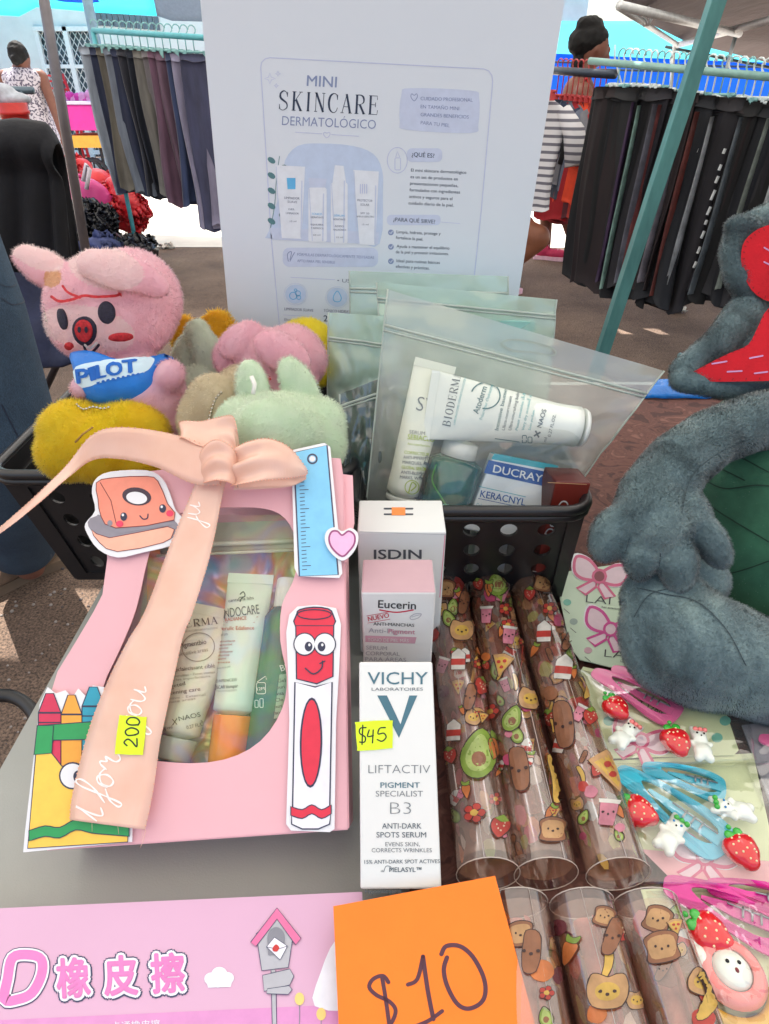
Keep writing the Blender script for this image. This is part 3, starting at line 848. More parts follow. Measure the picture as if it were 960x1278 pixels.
for i in range(n):
    t = .13 + .87 * (i + .6) / (n + 1); p = RA.lerp(RB, t); px = proj(p)[0]
    top = p - Vector((0, 0, .075 + random.uniform(0, .02))); c = dark[i * 5 % 8]
    bx = px - 52 - (px - 745) * .1
    L = top.z - (aty(bx, float(hem(bx)), p.y).z) + random.uniform(-.12, .02)
    mm = M(f'black cloth {i * 5 % 8}', c, .88, vary=.3, scale=10, bump=.3, bscale=260, vec_scale=(1, 1, .2))
    w = random.uniform(.2, .3)
    o = thing('hanging_trousers', f'{desc[i * 5 % 8]} trousers, {ORD[i]} pair from the left end of the pale green rail', 'trousers', (top.x, top.y, top.z - L), 'black trousers on the right rail')
    an = R(118 + random.uniform(-16, 16))
    mb = cloth_slab(top, L, w, .035, an, mm, sway=(-.015 + random.uniform(-.03, .03), random.uniform(-.06, .06)), fold=.014, taper=1.02, seed=100 + i)
    mb.build('cloth', o)
    cloth_slab(top + Vector((0, 0, .003)), .04, w * 1.03, .044, an, mm, fold=.004, seed=i, nz=2).build('waistband', o)
    if i in extra:
        me_ = M(f'piping {i}', extra[i], .7, vary=.3, scale=20)
        mb = cloth_slab(top - Vector((0, 0, .05)) + Vector((-.0, -w * .42, 0)), L - .08, .009, .036, an, me_, sway=(-.015, 0), fold=.004, seed=100 + i, nr=10)
        mb.build('side_stripe', o)
    if i in (12, 15):
        mb = MB()
        for q in range(9):
            z = top.z - L * (.2 + q * .065 + random.uniform(0, .02)); mb.box((top.x - .022 + math.cos(an) * -w * .42, top.y - w * .46, z), (.006, .012, random.uniform(.015, .04)), m_stripe, rot=Matrix.Rotation(.2, 3, 'Y'))
        mb.build('print', o)
    clip_hanger(top + Vector((0, 0, .01)), p.z + .018, an, .15, m_hangw if i % 3 else m_hang, 'pale plastic clip hangers hooked along the right clothes rail', 'clip hangers on the right rail')
# tee shirt rail
TA, TB = aty(655, 86, 4.5), aty(768, 93, 3.9)
rack('clothes_rack', TA, TB, M('dark rail', (58, 66, 78), .4, .4), 'short dark rail with hanging shirts just right of the board', r=.02, legs=(0,))
def stripes(name, c1, c2, sc):
    m, nt, b = nodes(name); tc = nt.nodes.new('ShaderNodeTexCoord'); wv = nt.nodes.new('ShaderNodeTexWave')
    wv.bands_direction = 'Z'; wv.inputs['Scale'].default_value = sc; wv.inputs['Distortion'].default_value = .6; wv.inputs['Detail Scale'].default_value = .5
    nt.links.new(tc.outputs['Object'], wv.inputs[0]); r = ramp(nt, wv.outputs[0], [(.62, rgb(c1)), (.72, rgb(c2))])
    nt.links.new(r.outputs[0], b.inputs['Base Color']); b.inputs['Roughness'].default_value = .9; return m
tees = [(stripes('striped jersey', (206, 204, 206), (104, 102, 112), 9), 'white and grey striped', .74, .3), (M('tee charcoal', (58, 60, 72), .9), 'charcoal', .78, .3), (M('tee navy', (36, 44, 68), .9), 'navy', .62, .28),
        (M('tee slate', (88, 94, 110), .9), 'slate', .7, .26), (M('tee grey', (100, 100, 106), .9), 'grey', .66, .26), (M('tee crimson', (150, 18, 28), .85), 'crimson', .98, .3), (M('tee maroon', (104, 18, 26), .85), 'maroon', .98, .28), (M('tee orange', (206, 60, 26), .85), 'orange red', .8, .26),
        (M('tee rust', (160, 44, 32), .85), 'rust', .9, .24), (M('tee wine', (76, 20, 30), .85), 'wine', .92, .24), (M('tee black', (24, 24, 30), .9), 'black', .9, .26)]
for i, (m, nm, L, w) in enumerate(tees):
    t = .36 + .62 * i / len(tees); p = TA.lerp(TB, t); top = p - Vector((0, 0, .13)); L *= .6
    if i == 0: top = aty(676, 120, 3.75); L = .5; w = .22; p = top + Vector((0, 0, .12))
    o = thing('hanging_shirt', f'{nm} shirt on the short rail right of the board', 'shirt', (top.x, top.y, top.z - L), 'shirts on the short rail')
    prof = lambda t: min(1, .28 + t * 6) if t < .12 else 1
    mb = cloth_slab(top, L, w * 1.25, .05, R(160 if i == 0 else 118), m, sway=(-.03, 0), fold=.01, prof=prof, seed=200 + i, nz=20); mb.build('torso', o)
    dd = Vector((math.cos(R(118)), math.sin(R(118)), 0)) if i else Vector((-.94, .34, 0))
    for s in (-1, 1):
        st = top + dd * (w * .5 * s) - Vector((0, 0, .05)); mb = MB()
        mb.tube([st, st + dd * .07 * s - Vector((0, 0, .1)), st + dd * .1 * s - Vector((0, .02, .24))], [.035, .055, .06], m, 10); mb.build('sleeve', o)
    clip_hanger(top + Vector((0, 0, .02)), p.z + .02, R(118), .2, M('coat hanger plastic', (226, 220, 220) if i % 3 else (180, 60, 60), .4), 'plastic hangers carrying shirts on the short dark rail', 'hangers on the short rail')
mb = MB(); mb.tube([aty(772 - 5 * math.sin(k), 40 + k * 16, 3.7) for k in range(1, 8)], .004, m_hangw, 5); mb.build('cord', label='thin white cord hanging beside the short shirt rail', cat='cord')

# ================================================================== PEOPLE
def crumple(me, amp, sc, seed=0):
    me.calc_loop_triangles()
    for v in me.vertices:
        p = v.co * sc + Vector((seed, 0, 0)); v.co += v.normal * amp * (noise.turbulence(p, 2, False) - .5)
    me.update(); return me
m_skin = M('skin', (122, 78, 62), .55, vary=.08, scale=20, sss=.08)
m_skin2 = M('tanned skin', (146, 92, 66), .5, vary=.08, scale=16, sss=.08)
m_hair = M('black hair', (8, 7, 8), .85, vary=.3, scale=60, bump=.5, bscale=80)
def soft(me, name, m, parent):
    if name == 'hair': crumple(me, .007, 26)
    return finish_soft(me, name, [m], 0, 1, 1, parent)
def hand(o, w, d, m, up=Vector((0, 0, 1)), curl=.4, s=1.0):
    """hand with palm, four fingers and a thumb, pointing along d from wrist w"""
    d = d.normalized(); side = d.cross(up).normalized(); nn = side.cross(d).normalized(); mb = MB(); el = []
    pc = w + d * .045 * s
    el.append(('e', pc, (.042 * s, .05 * s, .016 * s), Matrix((side, d, nn)).transposed()))
    for k in range(4):
        b0 = w + d * .085 * s + side * (k - 1.5) * .02 * s; l = (.07, .08, .075, .058)[k] * s
        q1 = b0 + (d - nn * curl * .3).normalized() * l * .5; q2 = q1 + (d - nn * curl * 1.2).normalized() * l * .5
        el.append(('c', [b0, q1, q2], [.0095 * s, .009 * s, .0075 * s]))
    b0 = w + d * .03 * s + side * .035 * s; q1 = b0 + (d * .7 + side * .7).normalized() * .035 * s; q2 = q1 + (d * .95 + side * .2).normalized() * .03 * s
    el.append(('c', [b0, q1, q2], [.012 * s, .0105 * s, .009 * s]))
    return el
def shoe(parent, heel, d, m, sole, L=.27, lace=None):
    d = d.normalized(); e = Vector((0, 0, 1)); s = d.cross(e)
    R3 = Matrix((d, -s, e)).transposed()
    me = blob([('e', heel + d * L * .22 + e * .06, (L * .24, .04, .05), R3), ('e', heel + d * L * .6 + e * .045, (L * .36, .046, .036), R3), ('c', [heel + d * .05 + e * .05, heel + d * .05 + e * .1], [.04, .038])], .008, 4)
    soft(me, 'shoe_upper', m, parent)
    mb = MB(); out = [(-.02, .0), (0, .034), (.3, .032), (.62, .048), (.85, .042), (.98, .018), (1, 0), (.97, -.018), (.85, -.04), (.62, -.044), (.3, -.03), (0, -.034)]
    out = spline(out, True, 3)
    mb.prism([heel + d * L * a + s * b * 1.05 + e * .028 for a, b in out], e, .027, sole); mb.build('sole', parent, bevel=.006)
    if lace:
        mb = MB()
        for k in range(4): q = heel + d * L * (.38 + k * .09) + e * (.1 - k * .008); mb.tube([q - s * .022, q + e * .006, q + s * .022], .0028, lace, 5)
        mb.build('laces', parent)
# -- woman with a hair bun at the shirt rail
W0 = Vector((1.32, 5.15, 0))
o = thing('person', 'woman with black hair in a bun, white top, pink sneakers, behind the shirt rail', 'person', W0)
hd = aty(742, 60, 4.85)
sho = hd - Vector((.06, 0, .2))
me = blob([('e', hd + Vector((0, 0, .0)), (.085, .072, .108)), ('e', hd + Vector((.075, 0, -.055)), (.03, .035, .035)), ('e', hd + Vector((.088, 0, -.008)), (.016, .012, .018)), ('e', hd + Vector((.078, 0, -.045)), (.016, .02, .01)), ('e', hd + Vector((-.005, -.073, -.01)), (.014, .008, .024)),
           ('c', [hd - Vector((.02, 0, .06)), sho], [.05, .055]), ('c', [sho - Vector((0, .13, .03)), sho - Vector((-.0, -.13, .03))], [.055, .055]),
           ('c', [sho - Vector((0, 0, .03)), sho - Vector((0, 0, .3)), sho - Vector((0, 0, .48))], [.1, .12, .13]),
           ('c', [sho + Vector((0, -.14, -.03)), sho + Vector((.12, -.22, -.16)), sho + Vector((.3, -.3, -.02))], [.045, .038, .026]),
           ('c', [sho + Vector((0, .14, -.03)), sho + Vector((.1, .18, -.22)), sho + Vector((.28, .1, -.1))], [.045, .038, .026]),
           ('c', [Vector((1.25, 5.07, .6)), Vector((1.32, 5.1, .34)), Vector((1.44, 5.12, .09))], [.075, .052, .034]),
           ('c', [Vector((1.22, 5.2, .6)), Vector((1.2, 5.2, .34)), Vector((1.24, 5.22, .09))], [.075, .052, .034])] + hand(None, sho + Vector((.3, -.3, -.02)), Vector((1, -.1, .1)), m_skin) + hand(None, sho + Vector((.28, .1, -.1)), Vector((1, -.1, .1)), m_skin), .009, 4)
soft(me, 'body', m_skin, o)
me = blob([('e', hd + Vector((-.03, 0, .045)), (.105, .09, .095)), ('e', hd + Vector((-.11, 0, .03)), (.06, .07, .07)), ('e', hd + Vector((-.05, 0, .115)), (.085, .07, .05)), ('e', hd + Vector((-.09, 0, -.08)), (.045, .06, .05))], .008, 3)
soft(me, 'hair', m_hair, o)
mb = MB(); mb.sphere(hd + Vector((.072, -.03, .012)), (.008, .006, .006), m_hair); mb.sphere(hd + Vector((.072, .03, .012)), (.008, .006, .006), m_hair); mb.build('eyes', o)
me = blob([('c', [sho - Vector((0, 0, .08)), sho - Vector((0, 0, .3)), sho - Vector((0, 0, .5))], [.108, .13, .135]), ('c', [sho - Vector((0, .09, .06)), sho - Vector((0, -.09, .06))], [.06, .06])], .011, 5)
soft(me, 'top', M('white cotton top', (214, 196, 196), .85, vary=.1), o)
me = blob([('c', [sho - Vector((0, 0, .45)), Vector((1.26, 5.12, .5)), Vector((1.28, 5.12, .42))], [.15, .15, .16])], .014, 5)
soft(me, 'shorts', M('red cotton shorts', (150, 26, 40), .85), o)
mb = MB()
for s in (-.07, .07): mb.tube([sho + Vector((.09, s, -.12)), sho + Vector((.02, s, .05)), sho + Vector((-.1, s, -.1))], .009, m_red, 6)
mb.build('straps', o)
m_psh = M('pink sneaker', (196, 50, 92), .7); m_psole = M('pale pink sole', (236, 190, 206), .6)
shoe(o, Vector((1.16, 5.22, 0)), Vector((1, -.35, 0)), m_psh, m_psole, .26, M('pale lace', (230, 200, 210), .8))
shoe(o, Vector((1.37, 5.12, 0)), Vector((1, -.25, 0)), m_psh, m_psole, .26, M('pale lace'))
# -- crouching person behind the board, only a bent knee shows
o = thing('person', 'person crouching behind the board with one bare bent knee showing', 'person', (.7, 4.3, 0))
kn = aty(672, 296, 4.15)
me = blob([('c', [Vector((.52, 4.35, .36)), kn + Vector((-.12, .05, .02)), kn], [.12, .088, .072]), ('c', [kn + Vector((-.0, 0, -.01)), kn + Vector((-.12, .06, -.14)), Vector((.68, 4.25, .08))], [.07, .06, .04]),
           ('c', [Vector((.52, 4.5, .34)), Vector((.75, 4.6, .4)), Vector((.62, 4.6, .08))], [.11, .075, .04]), ('c', [Vector((.5, 4.4, .34)), Vector((.54, 4.38, .6)), Vector((.58, 4.35, .78))], [.14, .13, .12]),
           ('c', [Vector((.58, 4.24, .8)), Vector((.58, 4.46, .8))], [.06, .06]), ('e', Vector((.62, 4.35, 1.02)), (.09, .075, .11)), ('c', [Vector((.6, 4.35, .8)), Vector((.62, 4.35, .95))], [.05, .05]),
           ('c', [Vector((.58, 4.22, .8)), Vector((.68, 4.15, .62)), Vector((.78, 4.2, .5))], [.045, .038, .026])] + hand(None, Vector((.78, 4.2, .5)), Vector((.8, .2, -.4)), m_skin), .011, 6)
soft(me, 'body', m_skin2, o)
me = blob([('c', [Vector((.5, 4.4, .36)), Vector((.54, 4.38, .6)), Vector((.58, 4.35, .78))], [.155, .145, .13])], .014, 4); soft(me, 'shirt', M('grey shirt', (120, 122, 130), .85), o)
me = blob([('e', Vector((.6, 4.35, 1.06)), (.095, .085, .09))], .012, 2); soft(me, 'hair', m_hair, o)
shoe(o, Vector((.62, 4.25, 0)), Vector((1, -.1, 0)), M('grey trainer', (90, 90, 96), .8), m_psole)
shoe(o, Vector((.58, 4.6, 0)), Vector((1, 0, 0)), M('grey trainer'), m_psole)
# -- woman in a grey patterned dress, far left
def dress_mat():
    m, nt, b = nodes('patterned dress'); n_ = noise_node(nt, 55, 2, .5)
    r = ramp(nt, n_.outputs[0], [(.44, rgb((92, 86, 104))), (.5, rgb((198, 192, 200)))])
    nt.links.new(r.outputs[0], b.inputs['Base Color']); b.inputs['Roughness'].default_value = .9; return m
Y = 7.2; s0 = aty(27, 88, Y)
o = thing('person', 'woman in a grey patterned dress seen from behind, far left', 'person', (s0.x, Y, 0))
hd = s0 + Vector((.02, 0, .1))
me = blob([('e', hd, (.08, .09, .105)), ('c', [hd, s0], [.05, .055]), ('c', [s0 + Vector((-.16, 0, -.04)), s0 + Vector((.16, 0, -.04))], [.055, .055]), ('c', [s0 - Vector((0, 0, .05)), s0 - Vector((0, 0, .5))], [.11, .13]),
           ('c', [s0 + Vector((-.18, 0, -.05)), s0 + Vector((-.36, -.05, -.16)), s0 + Vector((-.52, -.15, .02))], [.05, .04, .027]), ('c', [s0 + Vector((.18, 0, -.05)), s0 + Vector((.24, -.05, -.34)), s0 + Vector((.3, -.15, -.52))], [.05, .04, .027]),
           ('c', [(s0.x - .1, Y, .5), (s0.x - .1, Y, .1)], [.06, .038]), ('c', [(s0.x + .1, Y, .5), (s0.x + .1, Y, .1)], [.06, .038])] + hand(None, s0 + Vector((-.52, -.15, .02)), Vector((-.6, -.3, .6)), m_skin) + hand(None, s0 + Vector((.3, -.15, -.52)), Vector((.2, -.3, -1)), m_skin, up=Vector((0, 1, 0))), .012, 4)
soft(me, 'body', m_skin, o)
me = blob([('c', [s0 - Vector((0, 0, .1)), s0 - Vector((0, 0, .35)), s0 - Vector((0, 0, .6)), s0 - Vector((0, 0, .95))], [.15, .165, .2, .22]), ('c', [s0 + Vector((-.13, 0, -.06)), s0 + Vector((.13, 0, -.06))], [.075, .075])], .016, 5)
soft(me, 'dress', dress_mat(), o)
me = blob([('e', hd + Vector((0, -.03, .03)), (.09, .09, .1)), ('e', hd + Vector((0, -.1, -.02)), (.05, .045, .05))], .01, 3); soft(me, 'hair', m_hair, o)
for s in (-.1, .1): shoe(o, Vector((s0.x + s, Y - .05, 0)), Vector((0, 1, 0)), M('dark shoe', (50, 46, 50), .7), m_dk, .24)
# -- person in blue jeans standing at the left edge of the table
def denim(name, c, c2):
    m, nt, b = nodes(name); n1 = noise_node(nt, 6, 4); n2 = noise_node(nt, 700, 2, .8, vec_scale=(1, 1, .35))
    r1 = ramp(nt, n1.outputs[0], [(.3, rgb(c)), (.7, rgb(c2))]); r2 = ramp(nt, n2.outputs[0], [(.3, (.6, .6, .6, 1)), (.7, (1.35, 1.35, 1.4, 1))])
    mx = nt.nodes.new('ShaderNodeMix'); mx.data_type = 'RGBA'; mx.blend_type = 'MULTIPLY'; mx.inputs[0].default_value = 1
    nt.links.new(r1.outputs[0], mx.inputs[6]); nt.links.new(r2.outputs[0], mx.inputs[7]); nt.links.new(mx.outputs[2], b.inputs['Base Color'])
    b.inputs['Roughness'].default_value = .9
    bp = nt.nodes.new('ShaderNodeBump'); bp.inputs['Distance'].default_value = .002; bp.inputs['Strength'].default_value = .5
    nt.links.new(n2.outputs[0], bp.inputs['Height']); nt.links.new(bp.outputs[0], b.inputs['Normal']); return m
Y = 1.15
o = thing('person', 'person in blue jeans and brown suede shoes standing at the left table edge', 'person', (-.85, 1.2, 0))
hip = Vector((-.74, Y, .98)); kne = Vector((-.735, 1.12, .56)); ank = Vector((-.93, 1.32, .12))
me = blob([('c', [hip + Vector((-.17, 0, .05)), hip + Vector((-.17, 0, .3)), hip + Vector((-.17, 0, .52))], [.14, .14, .13]), ('c', [hip + Vector((-.17, -.17, .5)), hip + Vector((-.17, .17, .5))], [.06, .06]), ('c', [hip + Vector((-.17, 0, .5)), hip + Vector((-.16, 0, .68))], [.055, .055]),
           ('e', hip + Vector((-.14, 0, .76)), (.095, .08, .115)), ('e', hip + Vector((-.045, 0, .75)), (.02, .015, .02)),
           ('c', [hip + Vector((-.17, .18, .48)), hip + Vector((-.2, .26, .2)), hip + Vector((-.42, .2, .12))], [.05, .042, .028]), ('c', [hip + Vector((-.17, -.18, .48)), hip + Vector((-.22, -.26, .2)), hip + Vector((-.26, -.3, -.06))], [.05, .042, .028]), ('c', [ank, ank - Vector((0, 0, .05))], [.045, .04])]
          + hand(None, hip + Vector((-.42, .2, .12)), Vector((-.9, -.2, -.2)), m_skin) + hand(None, hip + Vector((-.26, -.3, -.06)), Vector((0, .2, -.9)), m_skin, up=Vector((0, 1, 0))), .011, 5)
soft(me, 'body', m_skin, o)
me = blob([('c', [hip + Vector((-.17, 0, .08)), hip + Vector((-.17, 0, .3)), hip + Vector((-.17, 0, .5))], [.155, .155, .145]), ('c', [hip + Vector((-.17, -.15, .48)), hip + Vector((-.17, .15, .48))], [.08, .08])], .015, 4)
soft(me, 'shirt', M('dark shirt', (48, 52, 66), .85), o)
me = blob([('e', hip + Vector((-.16, 0, .8)), (.1, .09, .09))], .012, 2); soft(me, 'hair', m_hair, o)
dm = denim('blue denim', (38, 56, 74), (58, 80, 98)); dm2 = denim('dark denim', (30, 40, 62), (44, 56, 82))
me = blob([('c', [hip + Vector((-.17, 0, .08)), hip + Vector((-.16, 0, -.02))], [.155, .15]), ('c', [hip + Vector((-.05, 0, .0)), hip + Vector((-.02, -.02, -.2)), kne, kne.lerp(ank, .45), ank + Vector((0, 0, .03))], [.125, .12, .095, .092, .088]),
           ('c', [hip + Vector((-.3, 0, .0)), Vector((-1.12, 1.15, .56)), Vector((-1.2, 1.2, .1))], [.125, .095, .085])], .009, 5)
jeans = soft(me, 'jeans', dm, o)
sf = Sf(jeans, 8); ar = Art(sf, lift=.0006, base=.001)
ms = ink('seam thread', (30, 40, 60)); ar.line([(2, 372), (14, 380), (27, 378), (38, 370)], 1.3, ms); ar.line([(0, 355), (12, 358), (26, 352)], 1.0, ms); ar.line([(2, 505), (20, 540), (36, 575)], 1.6, ms)
ar.build('seam', o)
sd = M('brown suede', (128, 104, 84), .95, vary=.15, scale=40, bump=.5, bscale=500)
hl = atz(78, 700, .0); tt = atz(-22, 742, 0)
shoe(o, Vector((hl.x + .0, hl.y, 0)), tt - hl, sd, M('suede shoe sole', (112, 92, 74), .8), .3, M('brown lace', (84, 72, 66), .9))
shoe(o, Vector((-1.16, 1.3, 0)), Vector((-.2, -1, 0)), sd, M('suede shoe sole'), .3)
# navy trousers leg beyond it: folded director chair with dark cloth
mk = M('black canvas', (14, 15, 22), .85, vary=.35, scale=6, bump=.4, bscale=7, bdist=.03)
mnav = M('navy canvas', (28, 34, 62), .8, vary=.3, scale=7, bump=.4, bscale=9, bdist=.02)
o = thing('folding_chair', 'folding camping chair in navy canvas with black crossed legs at left', 'chair', (-1.25, 2.2, 0))
Y = 2.15
def P3(px, py, y=Y): return aty(px, py, y)
for a, b2 in (((20, 470), (150, 366)), ((60, 352), (165, 470)), ((120, 350), (50, 500)), ((88, 430), (190, 480))):
    mb = MB(); mb.tube([P3(*a), P3(b2[0], b2[1], Y + .15)], .013, m_dk, 8); mb.build('leg', o)
A = [P3(-60, 345), P3(0, 340), P3(50, 338), P3(100, 342), P3(118, 350)]; Bq = [P3(-60, 470, 1.9), P3(0, 470, 1.9), P3(60, 462, 1.9), P3(96, 450, 1.9), P3(112, 440, 1.9)]
rows = [[a.lerp(b, t / 10) + Vector((0, .03 * math.sin(t * .9 + j), 0)) for j, (a, b) in enumerate(zip(dens(A, 3), dens(Bq, 3)))] for t in range(11)]
mb = MB(); mb.grid(rows, mnav); mb.build('seat_canvas', o, solid=.01)
A = [P3(-70, 165), P3(-20, 150), P3(20, 145), P3(56, 150), P3(70, 175)]; Bq = [P3(-70, 350), P3(-10, 352), P3(30, 350), P3(74, 346), P3(90, 320)]
rows = []
for t in range(15):
    rows.append([a.lerp(b, t / 14) + Vector((0, -.05 * math.sin(math.pi * min(1, t / 4)) + .025 * math.sin(j * 1.3 + t * .15) * t / 14, 0)) for j, (a, b) in enumerate(zip(dens(A, 5), dens(Bq, 5)))])
back = [[p + Vector((-.03, .1, -.05)) for p in rows[k]] for k in (0, 4, 9, 14)]
mb = MB(); mb.grid(back[::-1] + rows, mk); mb.build('draped_jacket', label='black jacket draped over the chair back at the left edge', cat='jacket', solid=.012, subsurf=1)
# clutter at the left edge: folding table bars, red pail
o = thing('folding_table', 'grey tubular folding table with red pail at the far left edge', 'table', (-3.2, 4.6, 0))
for a, b2 in (((-30, 111), (42, 113)), ((5, 112), (-8, 160)), ((28, 113), (30, 150))):
    mb = MB(); mb.tube([P3(*a, 4.6), P3(*b2, 4.6)], .02, M('bluish steel', (96, 112, 124), .4, .5), 8); mb.build('bar', o)
q = P3(19, 146, 4.4); mb = MB(); mb.lathe(q - Vector((0, 0, .02)), (0, 0, 1), [(0, .07), (.0, .075), (.03, .078), (.032, .086), (.05, .086), (.052, .08), (.09, .084), (.09, .0)], M('red plastic', (190, 40, 36), .4), 20); mb.build('pail', label='small red plastic pail at the left edge', cat='pail')
me = blob([('e', P3(15, 124, 4.5), (.11, .08, .04)), ('e', P3(2, 118, 4.5), (.09, .08, .06))], .01, 3); finish_soft(me, 'cloth_bundle', [M('pale cloth', (170, 176, 186), .9, vary=.15)], 0, 1, 1, origin=base_of(me), label='pale cloth bundle on the folding table at the left edge', cat='cloth')
# bags
m_rb = M('red bag', (208, 34, 44), .45, vary=.15, scale=6); m_pb = M('pink bag', (206, 60, 130), .5, vary=.1, scale=6)
m_bb = M('black bin liner', (22, 22, 28), .22, vary=.2, scale=6)
def bagblob(name, cs, m, label, amp, sc, seed, voxel=.012):
    me = blob([('e', c, r) for c, r in cs], voxel, 2); crumple(me, amp, sc, seed)
    return finish_soft(me, name, [m], 0, 1, 1, origin=base_of(me), label=label, cat='bag')
YB = 5.3
bagblob('bag', [(P3(158, 262, 5.25), (.17, .15, .17)), (P3(150, 240, 5.3), (.14, .12, .12)), (P3(120, 232, 5.5), (.2, .14, .12)), (P3(96, 212, 5.6), (.12, .1, .1))], m_rb, 'shiny red bag heaped behind the pink bag on the ground', .035, 6, 3)
pbag = bagblob('bag', [(P3(112, 248, 5.15), (.17, .12, .14)), (P3(96, 240, 5.15), (.1, .1, .12))], m_pb, 'pink bag lying on the black bin bags', .03, 5, 5)
bagblob('bag', [(P3(110, 278, 4.9), (.2, .16, .14)), (P3(92, 296, 4.8), (.16, .16, .14))], m_bb, 'black bin bag below the pink bag, left of the pair', .06, 8, 8)
bagblob('bag', [(P3(162, 304, 4.85), (.17, .15, .05)), (P3(140, 308, 4.7), (.16, .14, .05)), (P3(176, 308, 4.75), (.1, .1, .06))], m_bb, 'black bin bag lying flat in front of the red bag', .06, 10, 12)
bagblob('bag', [(P3(128, 308, 4.5), (.13, .1, .08))], M('navy cloth bag', (56, 66, 110), .7, vary=.3, scale=12), 'small navy checked bag between the black bin bags', .04, 9, 15)
mb = MB(); mb.tube([P3(104, 226, 5.0), P3(108, 205, 5.0), P3(112, 212, 5.0), P3(108, 236, 5.0)], .016, M('white handle', (224, 214, 222), .6), 6); mb.build('handle', pbag)
for i, (x, y) in enumerate(((207, 307), (843, 386))):
    q = atz(x, y, .02); me = blob([('e', q, (.06, .04, .02))], .008, 1); crumple(me, .03, 25, i)
    finish_soft(me, 'litter', [M('crumpled paper', (214, 210, 200), .8)], 0, 1, 1, origin=base_of(me), label=('crumpled pale paper on the ground left of the board', 'crumpled pale plastic on the ground under the black trousers')[i], cat='litter')
# ================================================================== TABLE
TZ = .76
m_tab = M('grey table plastic', (156, 160, 154), .45, vary=.09, scale=5, bump=.25, bscale=900, bdist=.0006)
o = thing('table', 'grey plastic folding table carrying all the goods', 'table', (.2, .35, 0))
mb = MB(); out = [(x, y, TZ) for x, y in rrect(-.243, -.12, .66, .88, .035, 6)]
mb.prism([Vector(p) for p in out], (0, 0, 1), .035, m_tab); mb.build('tabletop', o, bevel=.005, seg=3)
for x in (-.17, .6):
    for y in (-.05, .8):
        mb = MB(); mb.tube([(x, y, TZ - .035), (x, y, .0)], .014, M('table leg steel', (120, 124, 126), .4, .6), 10); mb.build('leg', o)
def floral():
    m, nt, b = nodes('brown floral cloth'); n1 = noise_node(nt, 38, 3, .55); n2 = noise_node(nt, 300, 3)
    n1.inputs['Distortion'].default_value = 1.6
    r = ramp(nt, n1.outputs[0], [(.40, rgb((62, 36, 32))), (.47, rgb((94, 58, 50))), (.56, rgb((80, 48, 42))), (.66, rgb((112, 76, 66)))])
    nt.links.new(r.outputs[0], b.inputs['Base Color']); b.inputs['Roughness'].default_value = .85
    bp = nt.nodes.new('ShaderNodeBump'); bp.inputs['Strength'].default_value = .4; bp.inputs['Distance'].default_value = .002
    nt.links.new(n1.outputs[0], bp.inputs['Height']); nt.links.new(bp.outputs[0], b.inputs['Normal']); return m
rows = []
for j in range(30):
    y = -.11 + j * (.865 + .11) / 29; row = []
    for i in range(28):
        x = .012 + i * (.64 - .012) / 27
        row.append(Vector((x + .003 * math.sin(y * 40) * (i == 0), y, TZ + .0022 + .0012 * noise.noise(Vector((x * 14, y * 9, 0))))))
    rows.append(row)
mb = MB(); mb.grid(rows, floral()); mb.build('tablecloth', label='brown floral cloth spread over the right part of the table', cat='tablecloth', solid=.001)
mb = MB()
a = [atz(805, 497, TZ + .004), atz(1010, 497, TZ + .004), atz(1010, 472, TZ + .02), atz(822, 474, TZ + .02)]
rows = []
for j in range(9):
    t = j / 8; rows.append([a[0].lerp(a[3], t).lerp(a[1].lerp(a[2], t), i / 16) + Vector((0, 0, .008 * math.sin(t * 3.1) + .004 * noise.noise(Vector((i * .8, j * .9, 3))))) for i in range(17)])
mb.grid(rows, M('blue plastic film', (18, 120, 210), .2, vary=.2, scale=12, bump=.4, bscale=30, bdist=.01, coat=.5)); mb.build('plastic_bag', label='shiny blue plastic bag at the far edge of the brown cloth', cat='bag', solid=.003)
mb = MB(); pts = [(-60, 872), (0, 868), (22, 872), (38, 884), (47, 902), (48, 930)]
mb.tube([atz(x, y, .70) for x, y in spline(pts, False, 4)], .0055, M('black rubber', (20, 20, 22), .4), 8); mb.build('bag_strap', label='black strap loop sticking out at the left table edge', cat='strap')

